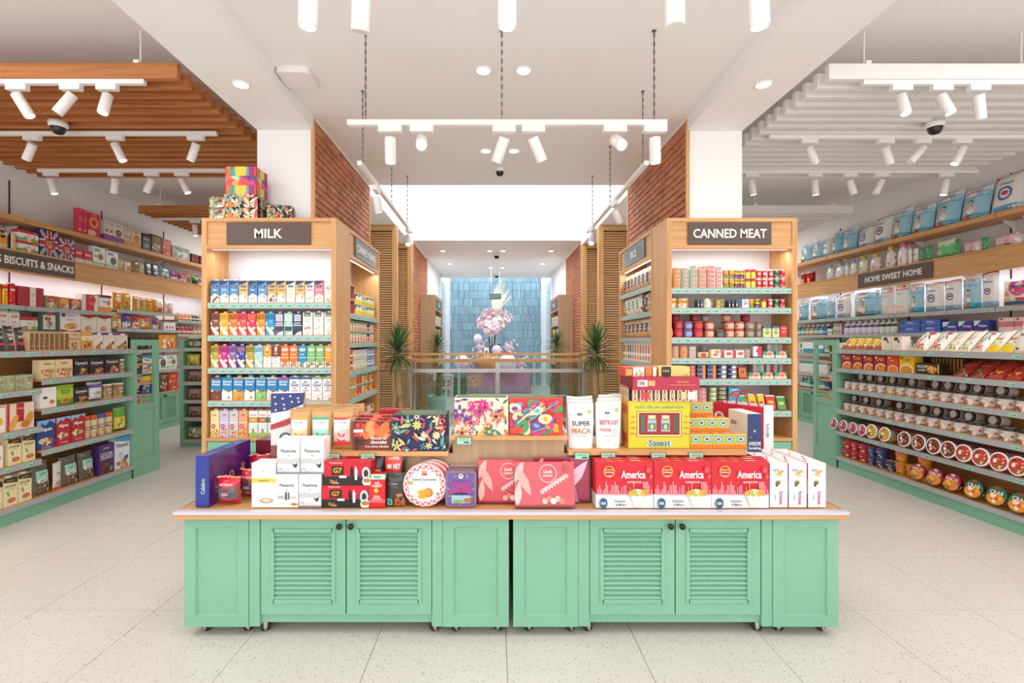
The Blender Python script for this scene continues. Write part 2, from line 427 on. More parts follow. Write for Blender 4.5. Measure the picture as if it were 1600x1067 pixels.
def g_jar(w, h, d, base, ops, seed=0, lid='2b2b2b', lidtop=None, mat='gloss', body=None):
    m = M(); r = w/2; hb = h*.8
    m.lathe([(r*.8, 0), (r*.9, h*.03), (r*.93, hb*.2), (r, hb*.9), (r*.95, hb), (r*.85, hb)], body or base, 18, (0, r, 0), mat)
    f = lambda b: r*(.905+.08*b/hb)
    A = 2*pi*r*.42
    c = Cv(m, lambda a, b, e: ((f(b)+.002+e)*math.sin((a-A/2)/r), r-(f(b)+.002+e)*math.cos((a-A/2)/r), b), A, hb, 'paper', .001, .0003, 7)
    c.run(ops, seed)
    l = M(); l.lathe([(r*.98, 0), (r*1.02, h*.01), (r*1.02, h*.17), (r*.96, h*.2)], lid, 18, (0, 0, 0), 'gloss')
    if lidtop:
        cc = Cv(l, lambda a, b, e: (a-r, b-r, h*.2+e), 2*r, 2*r); cc.run(lidtop, seed)
    return m, [('lid', l, (0, r, hb), (0, 0, 0))]
def g_cup(w, h, d, base, ops, seed=0, lid='f4f4f2', lidops=(), taper=.78, mat='gloss'):
    m = M(); r = w/2; r0 = r*taper; f = lambda b: r0+(r-r0)*b/h
    m.lathe([(r0*.95, 0), (r0, h*.02), (r*.97, h*.9), (r, h*.91), (r, h*.94)], base, 20, (0, r, 0), mat)
    A = 2*pi*r0*.42
    Cv(m, lambda a, b, e: ((f(b)+.001+e)*math.sin((a-A/2)/r0), r-(f(b)+.001+e)*math.cos((a-A/2)/r0), b), A, h*.9, 'paper', .0008, .0003, 7).run(ops, seed)
    l = M(); l.lathe([(r, 0), (r*1.03, h*.01), (r*1.03, h*.045), (r*.98, h*.06)], lid, 20, (0, 0, 0), mat)
    Cv(l, lambda a, b, e: (a-r, b-r, h*.06+e), 2*r, 2*r).run(lidops, seed)
    return m, [('lid', l, (0, r, h*.94), (0, 0, 0))]
def bulge(kind, u, v):
    a = max(0, 1-abs(2*u-1)**3.2)
    if kind == 'bag': return a*max(0, 1-abs(2*v-1)**3.5)
    if kind == 'pouch':
        vv = min(1, max(0, v)); p = (vv/.12)**.5 if vv < .12 else (1-((vv-.12)/.88)**1.7)
        return (a**.6)*(.35+.65*1)*max(.02, p) if vv > .0 else a**.6*.9
    return a
def g_bag(w, h, d, base, ops, seed=0, kind='bag', mat='gloss', back=None, crimp=None, sag=0):
    m = M(); R = random.Random(seed); ph = [R.uniform(0, 6) for _ in range(6)]
    def th(u, v):
        wr = .10*math.sin(9*u+ph[0]+3*v)*math.sin(7*v+ph[1])+.06*math.sin(17*v+ph[2]+6*u)
        return d/2*bulge(kind, u, v)*(1+wr)
    def px(u, v):
        pinch = 1-.05*math.sin(pi*v) if kind == 'bag' else 1-.08*(1-v)**3
        return (u-.5)*w*pinch
    def zz(u, v): return v*h+(.012*h*math.sin(5*u+ph[3]) if v > .9 else 0)
    fr = lambda u, v: (px(u, v), d/2-th(u, v), zz(u, v)); bk = lambda u, v: (px(u, v), d/2+th(u, v)+.0005, zz(u, v))
    m.grid(fr, 8, 9, base, mat); m.grid(bk, 8, 9, back or base, mat, flip=True)
    cl = lambda q: min(max(q, .012), .988)
    c = Cv(m, lambda a, b, e: (px(cl(a/w), cl(b/h)), d/2-th(cl(a/w), cl(b/h))-e, zz(cl(a/w), cl(b/h))), w, h, mat, .0022, .0004, 9)
    if crimp: c.run([('r', .01, .955, .99, .995, crimp), ('r', .01, .005, .99, .03, crimp)] if kind == 'bag' else [('r', .01, .94, .99, .995, crimp)])
    c.run(ops, seed); return m
def g_bottle(w, h, d, base, ops, seed=0, cap='ffffff', pump=False):
    m = M(); r = w/2
    m.lathe([(r*.9, 0), (r, h*.03), (r, h*.58), (r*.8, h*.68), (r*.35, h*.76), (r*.35, h*.8)], base, 14, (0, r, 0), 'gloss')
    A = 2*pi*r*.4
    Cv(m, lambda a, b, e: ((r+e)*math.sin((a-A/2)/r), r-(r+e)*math.cos((a-A/2)/r), b), A, h*.6, 'paper', .0008, .0003, 6).run(ops, seed)
    l = M()
    if pump: l.lathe([(r*.45, 0), (r*.45, h*.07), (r*.15, h*.08), (r*.15, h*.15)], cap, 10, mat='gloss'); l.box((-r*.3, -r*.9, h*.14), (r*.3, r*.3, h*.19), cap, 'gloss')
    else: l.lathe([(r*.45, 0), (r*.5, h*.01), (r*.45, h*.18), (r*.3, h*.2)], cap, 10, mat='gloss')
    return m, [('pump' if pump else 'cap', l, (0, r, h*.79), (0, 0, 0))]
def g_jug(w, h, d, base, ops, seed=0, cap='7fb0d0', blob=None):
    m = M(); dy = d*.75
    prof = [(.40, 0), (.46, .02), (.48, .3), (.44, .55), (.33, .72), (.16, .80), (.15, .83)]
    n = 16; b = len(m.v)
    for r, z in prof:
        for k in range(n):
            t = 2*pi*k/n; m.v.append((r*w*.86*math.cos(t)-w*.06, dy*.5+r*dy*math.sin(t), z*h))
    for j in range(len(prof)-1):
        for k in range(n): m.face([b+j*n+k, b+j*n+(k+1) % n, b+(j+1)*n+(k+1) % n, b+(j+1)*n+k], base, 'gloss', True)
    m.face([b+k for k in range(n)][::-1], base, 'gloss'); e = b+(len(prof)-1)*n; m.face([e+k for k in range(n)], base, 'gloss')
    Cv(m, lambda a, bb, e: (a-w*.34, dy*.5-dy*.45*math.sqrt(max(0, 1-((a-w*.28)/(w*.42))**2))-e, bb+h*.1), w*.5, h*.42, 'paper', .004, .0003, 5).run(ops, seed)
    hd = M(); hd.tube([(w*.10, 0, h*.66), (w*.30, 0, h*.68), (w*.43, 0, h*.52), (w*.43, 0, h*.32), (w*.30, 0, h*.2)], w*.065, base, 'gloss', 8)
    cp = M(); cp.lathe([(w*.17, 0), (w*.18, h*.01), (w*.15, h*.17), (w*.12, h*.18)], cap, 12, mat='gloss')
    return m, [('handle', hd, (0, dy*.5, 0), (0, 0, 0)), ('cap', cp, (-w*.06, dy*.5, h*.82), (0, 0, 0))]
def g_giftbox(w, h, d, base, ops, seed=0, inside='8fa27f', opn=True, sops=None):
    m = M(); t = .006
    for a, b in (((-w/2, 0, 0), (w/2, t, h)), ((-w/2, d-t, 0), (w/2, d, h)), ((-w/2, t, 0), (-w/2+t, d-t, h)), ((w/2-t, t, 0), (w/2, d-t, h)), ((-w/2+t, t, 0), (w/2-t, d-t, h*.55 if opn else h-.001))):
        m.box(a, b, base)
    if opn:
        m.poly([(-w/2+t, d-t-.001, h*.55), (w/2-t, d-t-.001, h*.55), (w/2-t, d-t-.001, h), (-w/2+t, d-t-.001, h)], inside)
        m.poly([(-w/2+t+.001, t, h*.55), (-w/2+t+.001, d-t, h*.55), (-w/2+t+.001, d-t, h), (-w/2+t+.001, t, h)], inside)
        m.poly([(w/2-t-.001, d-t, h*.55), (w/2-t-.001, t, h*.55), (w/2-t-.001, t, h), (w/2-t-.001, d-t, h)], inside)
        m.poly([(-w/2+t, t, h*.551), (w/2-t, t, h*.551), (w/2-t, d-t, h*.551), (-w/2+t, d-t, h*.551)], inside)
    Cv(m, lambda a, b, e: (a-w/2, -e, b), w, h).run(ops, seed)
    for fn in (lambda a, b, e: (-w/2-e, d-a, b), lambda a, b, e: (w/2+e, a, b)): Cv(m, fn, d, h).run(sops or ops, seed)
    return m
SH = dict(box=g_box, carton=g_carton, can=g_can, jar=g_jar, cup=g_cup, bag=g_bag, bottle=g_bottle, jug=g_jug, gift=g_giftbox)
# ops shorthands
def Bd(y0, y1, c): return ('r', 0, y0, 1, y1, c)
def T(s, cy, h, c, cx=.5, w=.86, rot=0): return ('t', s, cy, h, c, cx, w, rot)
def El(cx, cy, rx, ry, c, r=0): return ('e', cx, cy, rx, ry, c, r)
def Fd(x0, y0, x1, y1, cols, n=12): return ('food', x0, y0, x1, y1, cols, n)
BR = ['8a4a2a', 'b06a3a', '6a3320', 'c98a4a']; NUT = ['d9a05a', 'b87a3a', 'e8c890']; GRN = ['5a9a3a', '8abf5a', '3a7a3a']
ORG = ['f0a030', 'e87a20', 'f8c860']; RED = ['c8202a', 'e04a3a', 'f09070']; MIX = ['e8a040', 'c84a30', '6aa040', 'f0e0b0']
CAT = dict(box='box', carton='carton', can='tin', jar='jar', cup='cup', bag='bag', bottle='bottle', jug='bottle', gift='gift box')
PR = {}
def D(key, shape, base, ops, desc, name=None, cat=None, depth=None, **kw):
    PR[key] = dict(shape=shape, base=base, ops=ops, desc=desc, name=name or {'box': 'food_box', 'carton': 'drink_carton', 'can': 'food_tin', 'jar': 'glass_jar', 'cup': 'noodle_cup', 'bag': 'food_bag', 'bottle': 'bottle', 'jug': 'detergent_bottle', 'gift': 'gift_box'}[shape], cat=cat or CAT[shape], depth=depth, kw=kw)
MC = {}
COUNT = [0]
def good(key, w, h, loc, label, group=None, rz=0, rx=0, ry=0, d=None, parts=True):
    p = PR[key]; d = d or p['depth'] or {'can': w, 'jar': w, 'cup': w, 'bottle': w, 'carton': w, 'bag': w*.4, 'jug': w*.6}.get(p['shape'], .09)
    k = (key, round(w, 2 if w > .08 else 3), round(h, 2 if h > .1 else 3), round(d, 2))
    if rx < 0: loc = (loc[0], loc[1], loc[2] + d*math.sin(-rx)*(.5 if p['shape'] == 'bag' else 1))
    if k not in MC:
        r = SH[p['shape']](w, h, d, p['base'], p['ops'], seed=sum(map(ord, key)), **p['kw'])
        if isinstance(r, M): r = (r, [])
        MC[k] = (r[0].mesh(p['name']), [(n, m.mesh(n), c, ro) for n, m, c, ro in r[1]])
    me, ps = MC[k]
    o = link(bpy.data.objects.new(p['name'], me)); o.location = loc; o.rotation_euler = (rx, ry, rz)
    o['label'] = label; o['category'] = p['cat']
    if group: o['group'] = group
    if parts:
        for n, pm, c, ro in ps:
            q = link(bpy.data.objects.new(n, pm)); q.parent = o; q.location = c; q.rotation_euler = ro
    COUNT[0] += 1
    return o
ORD = ['leftmost', 'second', 'third', 'fourth', 'fifth', 'sixth', 'seventh', 'eighth', 'ninth', 'tenth', 'eleventh', 'twelfth', 'thirteenth', 'fourteenth', 'fifteenth', 'sixteenth', 'seventeenth', 'eighteenth', 'nineteenth', 'twentieth', 'twenty-first', 'twenty-second', 'twenty-third', 'twenty-fourth']
LV = {1: [''], 2: ['lower', 'upper'], 3: ['bottom', 'middle', 'top']}
def levels(n): return LV[n] if n in LV else ['bottom'] + ['second-up', 'third-up', 'fourth-up'][:n-2] + ['top']
class Shelf:
    """goods in a row along a shelf lip; u are photograph columns where the row was read"""
    def __init__(s, side, plane, z, where, inset=.02): s.side, s.p, s.z, s.where, s.ins, s.n = side, plane, z, where, inset, 0
    def xy(s, u):
        if s.side == 'F': return (u-UX)*s.p/F
        return F*abs(s.p)/abs(u-UX)
    def row(s, items, gap=.004, h=None, rx=0, d=None, first=0):
        for i, it in enumerate(items):
            u0, u1, key = it[:3]; hh = it[3] if len(it) > 3 and it[3] else h; st = it[4] if len(it) > 4 else 1; lean = it[5] if len(it) > 5 else rx
            s.put(u0, u1, key, hh, i+first, st, lean, d, gap)
    def put(s, u0, u1, key, h, idx, st=1, rx=0, d=None, gap=.004, back=0, word=''):
        a, b = sorted((s.xy(u0), s.xy(u1))); w = b-a-gap; c = (a+b)/2
        for L in range(st):
            lv = levels(st)[L]
            desc = PR[key]['desc']
            pos = '%s from left' % ORD[idx] if idx else 'leftmost'
            lab = '%s%s%s, %s on %s' % (word, (lv+' ') if lv else '', desc, pos, s.where)
            if len(lab.split()) > 16: lab = lab.replace(' on '+s.where, ', '+s.where)
            if len(lab.split()) > 16: lab = lab.replace(' a ', ' ').replace(' with ', ', ', 1)
            z = s.z + L*h + .0008 + L*.0006
            g = 'goods on '+s.where
            if s.side == 'F': good(key, w, h, (c, s.p+s.ins+back, z), lab, g, 0, rx, d=d)
            elif s.side == 'L': good(key, w, h, (s.p-s.ins-back, c, z), lab, g, pi/2, rx, d=d)
            else: good(key, w, h, (s.p+s.ins+back, c, z), lab, g, -pi/2, rx, d=d)
# ================================================================== SETTING
NL, NR = -1.62, 1.74            # inner faces of the brick columns
ZC, ZS, ZH = 3.52, 3.40, 3.83   # nave ceiling, beam soffit, hall ceiling
XL, XR = -6.02, 6.14            # side walls
YA, YB = 6.25, 9.65             # atrium opening
YE = 16.5
# floor with its tiles
fl = bx('floor', (XL, -1.7, -.2), (XR, YA+.15, -.012), 'concrete'); fl['kind'] = 'structure'
tm = M(); g = .0014; h_ = .325-g
tm.box((-h_, -h_, -.012), (h_, h_, 0), mat='terrazzo'); tme = tm.mesh('floor_tile')
cells = []
for i in range(-10, 10):
    for j in range(-3, 10):
        x = .06+.65*(i+.5); y = .1+.65*(j+.5)
        if x-.33 < XL or x+.33 > XR or y+.33 > YA+.15 or y < -1.3: continue
        cells.append((x, y))
for x, y in cells: part(tme, 'floor_tile', fl, (x, y, 0)).location = Vector((x, y, 0))-Vector(fl.location)
for a, b in (((XL, -1.7, -.012), (-5.79, YA+.15, 0)), ((5.91, -1.7, -.012), (XR, YA+.15, 0)), ((-5.79, -1.7, -.012), (5.91, -1.2, -.0005)), ((-5.79, 5.95, -.012), (5.91, YA+.15, -.0005))):
    q = bx('floor_border', a, b, 'terrazzoj', fl); q.location = Vector([(a[i]+b[i])/2 for i in range(3)])-Vector(fl.location)
f2 = bx('floor', (XL, YA+.15, -.2), (NL-.02, YB, 0), 'terrazzoj'); f2['kind'] = 'structure'
f3 = bx('floor', (NR+.02, YA+.15, -.2), (XR, YB, 0), 'terrazzoj'); f3['kind'] = 'structure'
f4 = bx('floor', (XL, YB, -.2), (XR, YE+.3, 0), 'terrazzoj'); f4['kind'] = 'structure'
f5 = bx('floor', (NL-1, YA-.5, -3.7), (NR+1, YB+.5, -3.5), 'terrazzoj'); f5['kind'] = 'structure'
# walls and ceilings
struct('wall_left', (XL-.2, -1.7, 0), (XL, YE, 4.2), 'hallwhite')
struct('wall_right', (XR, -1.7, 0), (XR+.2, YE, 4.2), 'hallwhite')
struct('wall_back', (XL, 12.0, 0), (NL-.5, 12.15, 4.2), 'hallwhite')
struct('wall_back', (NR+.5, 12.0, 0), (XR, 12.15, 4.2), 'hallwhite')
struct('ceiling', (NL-.0, -1.7, ZC), (NR, YA, ZC+.25), 'white')
struct('ceiling', (NL, YB, ZC), (NR, 14.6, ZC+.25), 'white')
struct('ceiling', (XL, -1.7, ZH), (-2.13, 12.15, ZH+.2), 'hallwhite')
struct('ceiling', (2.24, -1.7, ZH), (XR, 12.15, ZH+.2), 'hallwhite')
for (a, b) in (((-2.13, -1.7, ZS), (NL, YA, 4.3)), ((NR, -1.7, ZS), (2.24, YA, 4.3))): struct('trim_1', a, b, 'white')
for (a, b) in (((-2.13, YA, 3.42), (NL, 14.6, 4.3)), ((NR, YA, 3.42), (2.24, 14.6, 4.3))): struct('trim_2', a, b, 'white')
# bright light well above the atrium
for (a, b) in (((-2.13, YA, 4.3), (NL, YB, 6.5)), ((NR, YA, 4.3), (2.24, YB, 6.5)), ((-2.13, YB, ZC+.25), (2.24, YB+.15, 6.5)), ((-2.13, YA-.15, ZC+.25), (2.24, YA, 6.5))): struct('wall_light_well', a, b, 'white')
area('sky_through_light_well', (.06, (YA+YB)/2, 6.4), (0, 0, 0), 3.3, 3.3, 160, (.95, .98, 1))
# columns carrying brick slips
def brickwall(xf, sgn, y0, y1, z0, z1, label, pieces):
    # column body behind, mortar sheet and bricks on the face looking into the nave (sgn = +1 faces +X)
    cx0, cx1 = (xf-.51, xf-.02) if sgn > 0 else (xf+.02, xf+.5)
    wl = bx('wall_column', (cx0, y0, 0), (cx1, y1, ZS), 'white'); wl['kind'] = 'structure'
    base = Vector(wl.location)
    def ch(n, a, b, mat):
        q = bx(n, a, b, mat, wl); q.location = Vector([(a[i]+b[i])/2 for i in range(3)])-base; return q
    xs = sorted((xf-sgn*.02, xf-sgn*.008))
    ch('mortar_bed', (xs[0], y0, 0), (xs[1], y1, z1), 'mortar')
    xt = sorted((xf-sgn*.02, xf+sgn*.012))
    ch('oak_edge_trim', (xt[0], y0-.018, 0), (xt[1], y0, z1), 'oakz')
    ch('oak_edge_trim', (xt[0], y1, 0), (xt[1], y1+.03, z1), 'oakz')
    xb = sorted((xf-sgn*.008, xf+sgn*.004)); R = random.Random(3)
    ch_, bl = .066, .215; row = 0; z = z0; m = M()
    while z < z1-.02:
        y = y0+.004-(bl/2 if row % 2 else 0); zt = min(z+ch_-.011, z1-.002)
        while y < y1-.02:
            a, b = max(y, y0+.003), min(y+bl-.01, y1-.003)
            if b-a > .02:
                pr = R.choice((0, 0, .002, .004)); xx = (xb[0], xb[1]+pr) if sgn > 0 else (xb[0]-pr, xb[1])
                if pieces: ch('brick', (xx[0], round(a, 3), round(z, 3)), (xx[1], round(b, 3), round(zt, 3)), 'brick')
                else: m.box((xx[0], a, z), (xx[1], b, zt), mat='brick')
            y += bl
        z += ch_; row += 1
    if not pieces:
        q = part(m, 'brick_facing', wl, kind='stuff'); q.location = -base
    else:
        z = z0; m = M(); z = z0-ch_; row = 1
        while z > .1:
            y = y0+.004-(bl/2 if row % 2 else 0)
            while y < y1-.02:
                a, b = max(y, y0+.003), min(y+bl-.01, y1-.003)
                if b-a > .02: m.box((xb[0], a, z), (xb[1], b, z+ch_-.011), mat='brick')
                y += bl
            z -= ch_; row += 1
        q = part(m, 'lower_brick_facing', wl, kind='stuff'); q.location = -base
brickwall(NL, 1, 4.345, YA, 2.2, ZS+.1, '', True)
brickwall(NR, -1, 4.365, YA, 2.2, ZS+.1, '', True)
brickwall(NL, 1, YB, 11.6, .05, ZS+.1, '', False)
brickwall(NR, -1, YB, 11.6, .05, ZS+.1, '', False)
# slatted oak screens standing across the sides of the atrium
def screen(x0, x1, y, label):
    t = root('slatted_screen', ((x0+x1)/2, y, 0), label, 'screen'); hw = (x1-x0)/2; fw = .085
    for a in (-hw, hw-fw): bx('frame_post', (a, 0, 0), (a+fw, .09, 3.41), 'oakz', t)
    bx('frame_rail', (-hw+fw, 0, 3.33), (hw-fw, .09, 3.41), 'oakx', t); bx('frame_rail', (-hw+fw, 0, 0), (hw-fw, .09, .1), 'oakx', t)
    m = M(); z = .12
    while z < 3.32: m.box((-hw+fw, .02, z), (hw-fw, .05, z+.026), mat='oakx'); z += .040
    part(m, 'slats', t, kind='stuff')
    bx('gap_shade_sheet', (-hw+fw, .065, .1), (hw-fw, .085, 3.33), 'sign', t, label='dark brown backing board')  # dark sheet put behind the slats so the gaps look shaded
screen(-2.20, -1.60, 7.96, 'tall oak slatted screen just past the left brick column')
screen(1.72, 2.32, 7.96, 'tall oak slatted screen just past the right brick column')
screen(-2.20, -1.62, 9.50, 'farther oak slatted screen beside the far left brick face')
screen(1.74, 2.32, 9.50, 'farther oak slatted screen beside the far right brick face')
for x0, x1 in ((-2.13, NL), (NR, 2.24)): struct('wall_rear_side', (x0, 11.63, 0), (x1, 14.6, ZS+.02), 'white')
# rear light well with blue tiled wall
tw = struct('wall_tiled', (-1.62, YE, 0), (1.74, YE+.15, 6), 'grout'); tb = Vector(tw.location)
R = random.Random(11); z = .0
while z < 3.75:
    x = -1.50-(R.random()*.1)
    while x < 1.60:
        ww = R.choice((.13, .165, .2)); a, b = max(x, -1.50), min(x+ww-.006, 1.60)
        if b-a > .03:
            q = bx('wall_tile', (round(a, 2)+.001, YE-.012-R.choice((0, .003, .006)), z), (round(b, 2)-.003, YE, z+.262), 'bluetile', tw)
            pass
        x += ww
    z += .27
for q in tw.children:
    q.location = Vector(OFF[q.name])-tb
for x0, x1 in ((-1.62, -1.50), (1.60, 1.74)): struct('trim_3', (x0, YE-.35, 0), (x1, YE, 6), 'white')
struct('wall_light_well', (NL, 14.6, ZC-.08), (NR, 14.75, 6), 'white')
for sx, nm in ((NL-.12, 'window_1'), (NR, 'window_2')):
    wd = bx(nm, (sx, 14.75, 0), (sx+.12, YE, 6), 'white'); wd['kind'] = 'structure'
    xin = sx+.12 if sx < 0 else sx
    for k in range(10):
        a = (min(xin, xin+(.012 if sx < 0 else -.012)), 14.95, .1+k*.33); b = (max(xin, xin+(.012 if sx < 0 else -.012)), YE-.4, .1+k*.33+.30)
        q = bx('window_pane', a, b, 'blockglass', wd); q.location = Vector(OFF[q.name])-Vector(wd.location)
area('sky_over_rear_well', (.06, 15.6, 5.9), (0, 0, 0), 3, 1.5, 120, (.97, .99, 1))
# ------------------------------------------------------------------ balustrades
def rail(y, x0, x1, posts, label, front):
    t = root('balustrade', ((x0+x1)/2, y, 0), label, 'railing'); c = (x0+x1)/2
    bx('handrail', (x0-c, -.035, 1.225), (x1-c, .035, 1.27), 'oakx', t, label='oak handrail')
    if front: bx('metal_rail', (x0-c, -.025, 1.09), (x1-c, .025, 1.135), 'steel', t)
    for p in posts: bx('post', (p-c-.022, -.02, 0), (p-c+.022, .02, 1.225), 'steel', t)
    for a, b in zip(posts[:-1], posts[1:]): bx('glass_pane', (a-c+.03, -.006, .06), (b-c-.03, .006, 1.085), 'glass', t)
rail(6.42, -1.60, 1.72, (-1.58, -1.13, .05, 1.20, 1.70), 'glass balustrade with oak handrail nearest the camera side of the opening', True)
rail(9.62, -1.60, 1.72, (-1.58, -.7, .05, .8, 1.70), 'farther glass balustrade along the back of the floor opening', False)
# ------------------------------------------------------------------ slatted canopies
def canopy(x0, x1, y0, n, mat, label, xs=(), step=0.0):
    t = root('slatted_canopy', ((x0+x1)/2, y0, 3.45), label, 'canopy'); hw = (x1-x0)/2
    for k in range(n): bx('slat', (-hw, k*.133, 0), (hw, k*.133+.045, .115), mat, t)
    for a in (-hw*.8, 0, hw*.8):
        bx('carrier_bar', (a-.02, 0, .115), (a+.02, (n-1)*.133+.045, .14), 'whitemetal', t)
        for yy in (.05, (n-1)*.133-.05): bx('hanger_rod', (a-.004, yy-.004, .14), (a+.004, yy+.004, ZH-3.45), 'whitemetal', t)
canopy(-5.40, -2.35, 3.58, 17, 'slatx', 'brown wooden slatted canopy hanging over the left aisle, the nearer one')
canopy(-5.40, -2.35, 7.33, 13, 'slatx', 'brown wooden slatted canopy farther back above the left shelves')
canopy(2.49, 5.45, 3.59, 17, 'whitemetal', 'white slatted canopy hanging over the right aisle, the nearer one')
canopy(2.49, 5.45, 7.33, 13, 'whitemetal', 'white slatted canopy farther back behind the canned meat unit')
# ------------------------------------------------------------------ track lights
def track(loc, length, rz, heads, label, chains=(), hang=None, lit=18, side='x'):
    """heads: (position along, tilt toward local y, tilt along, lit, length)"""
    t = root('track_light', loc, label, 'light', None, rz)
    bx('track', (-length/2, -.018, -.012), (length/2, .018, .022), 'whitemetal', t)
    for c in chains:
        m = M(); n = int((hang)/.028)
        for k in range(n):
            z = .03+k*.028
            if k % 2: m.box((c-.006, -.0015, z), (c+.006, .0015, z+.03), mat='chain')
            else: m.box((c-.0015, -.006, z), (c+.0015, .006, z+.03), mat='chain')
        m.box((c-.012, -.012, hang-.004), (c+.012, .012, hang), mat='chain')
        part(m, 'hanging_chain', t)
    M_ = Matrix.Rotation(rz, 3, 'Z')
    for p, ty, tx, on, L in heads:
        bx('track_adapter', (p-.075, -.02, -.055), (p+.075, .02, -.012), 'whitemetal', t)
        d = Vector((math.sin(tx), math.sin(ty), -math.cos(tx)*math.cos(ty))).normalized()
        o = Vector((p, 0, -.1)); q = d.to_track_quat('-Z', 'Y').to_euler()
        m = M(); m.lathe([(.034, -L*.62), (.036, -L*.6), (.036, L*.36), (.033, L*.38), (.02, L*.38)], 'eeecea', 20, mat='whitemetal')
        m.tube([(0, 0, .06), (0, 0, 0)], .008, mat='whitemetal')
        hd = part(m, 'lamp_head', t, o+d*.05, q)
        if on:
            l = M(); l.lathe([(.0, 0), (.029, 0.0005)], 'ffffff', 20, mat='lamp', caps=False)
            e = part(l, 'lamp_lens', hd, (0, 0, 0)); e.location = (0, 0, -L*.62-.001)
            if lit: 
                wp = Vector(loc)+M_ @ (o+d*(.06+L*.62+.02)); sp = spot('track_spot', wp, M_ @ d, lit, 1.5)
    return t
LL = .15
nh = [(-.76-.0, .1, 0, 1, .16), (-.555, -.9, .1, 1, .13), (-.02, .4, -.35, 0, .16), (.17, .3, .45, 0, .16), (.70, -.9, .15, 1, .13), (.96, .1, .05, 1, .16)]
track((.085, 3.14, 2.913), 2.07, 0, nh, 'white track of spotlights hung on chains across the middle of the nave', (-.92, -.035, .955), ZC-2.913)
track((.10, 1.83, 2.97), 2.3, 0, [(-.80, .05, -.05, 1, .2), (-.60, .3, -.12, 0, .2), (-.05, .05, 0, 1, .2), (.585, .05, .02, 0, .2), (.90, .05, .06, 1, .2)], 'nearest ceiling track of white spotlights cut by the top of the photo', (-1, 1), ZC-2.97, lit=22)
track((-1.06, 5.0, 2.9), 2.4, pi/2, [(-.65, -.1, .3, 1, .14), (.95, -.1, -.5, 1, .14)], 'white spotlight track running along the left brick wall', (-1.1, 0, .9), ZC-2.9)
track((1.20, 5.0, 2.9), 2.4, pi/2, [(-.2, -.5, .3, 0, .14), (.9, .2, -.5, 1, .14)], 'white spotlight track running along the right brick wall', (-1.1, 0, .9), ZC-2.9)
zt = 3.425
track((-4.2, 3.60, zt), 3.2, 0, [(.65, .1, .5, 1, .18), (1.05-.0, -.2, -.5, 0, .18), (1.32, -.3, 0, 1, .16)], 'front spotlight track under the brown slatted canopy', lit=24)
track((-3.85, 4.49, zt), 2.55, 0, [(-.44, .2, -.6, 0, .17), (.33, .1, .4, 1, .17), (1.08, .1, -.4, 1, .17)], 'middle spotlight track under the brown slatted canopy', lit=24)
track((-3.95, 5.46, zt), 2.4, 0, [(-1.06, .1, .2, 1, .17), (-.33, .1, -.2, 0, .17), (.08, .1, -.5, 0, .17), (.42, .1, .4, 1, .17)], 'rear spotlight track under the brown slatted canopy', lit=24)
track((-4.3, 7.62, zt), 2.0, 0, [(-.42, .1, 0, 1, .17), (.6, .1, 0, 1, .17)], 'spotlight track under the farther brown slatted canopy', lit=24)
track((4.2, 3.61, zt), 2.9, 0, [(-1.16, -.3, 0, 1, .16), (-.86, -.3, .2, 1, .16), (-.58, .2, .3, 0, .18)], 'front spotlight track under the white slatted canopy', lit=24)
track((4.1, 4.57, zt), 3.0, 0, [(-1.12, .1, .5, 1, .17), (-.4, .1, .4, 0, .17), (-.05, .1, -.7, 0, .18), (.33, .1, -.4, 1, .17)], 'middle spotlight track under the white slatted canopy', lit=24)
track((4.05, 5.5, zt), 2.9, 0, [(-1.12, .1, .2, 1, .17), (-.40, .1, .15, 1, .17), (0, .1, .4, 0, .17), (.36, .1, -.4, 0, .17), (1.10, .1, -.15, 1, .17)], 'rear spotlight track under the white slatted canopy', lit=24)
track((4.1, 7.62, zt), 2.4, 0, [(-.9, .1, .1, 1, .17), (.62, .1, 0, 1, .17)], 'spotlight track under the farther white slatted canopy', lit=24)
# ------------------------------------------------------------------ downlights, cameras, access point
dl = M(); dl.lathe([(.062, 0), (.062, -.006), (.052, -.008), (.05, -.002)], 'eeecea', 24, mat='whitemetal', caps=False)
dlm = dl.mesh('downlight'); lm = M(); lm.lathe([(0, 0), (.05, .0005)], 'fff', 24, mat='lamp', caps=False); lmm = lm.mesh('lamp_lens')
def downlight(x, y, z, label, p=14):
    t = thing(dlm, 'downlight', (x, y, z), label, 'light'); part(lmm, 'lamp_lens', t, (0, 0, -.004))
    if p: spot('downlight_beam', (x, y, z-.02), (0, 0, -1), p, 2.4)
downlight(-1.87, 3.57, ZS, 'round recessed downlight in the left beam above the milk unit', 22)
downlight(1.99, 3.57, ZS, 'round recessed downlight in the right beam above the canned meat unit', 22)
downlight(-.08, 3.60, ZC, 'left one of the round downlight pair above the hanging track', 26)
downlight(.22, 3.60, ZC, 'right one of the round downlight pair above the hanging track', 26)
downlight(-.09, 5.12, ZC, 'left one of the smaller downlight pair behind the hanging track', 20)
downlight(.21, 5.12, ZC, 'right one of the smaller downlight pair behind the hanging track', 20)
for u, nm in ((692, 'far left'), (765, 'centre left'), (786, 'centre right'), (861, 'far right')): downlight((u-UX)/70, 755/70, ZC, 'small %s downlight in the first row of the rear ceiling' % nm, 22)
for u, s_, nm in ((703, 60, 'far left'), (767, 57, 'centre left'), (785, 57, 'centre right'), (848, 60, 'far right')): downlight((u-UX)/s_, 755/s_, ZC, 'small %s downlight in the back row of the rear ceiling' % nm, 22)
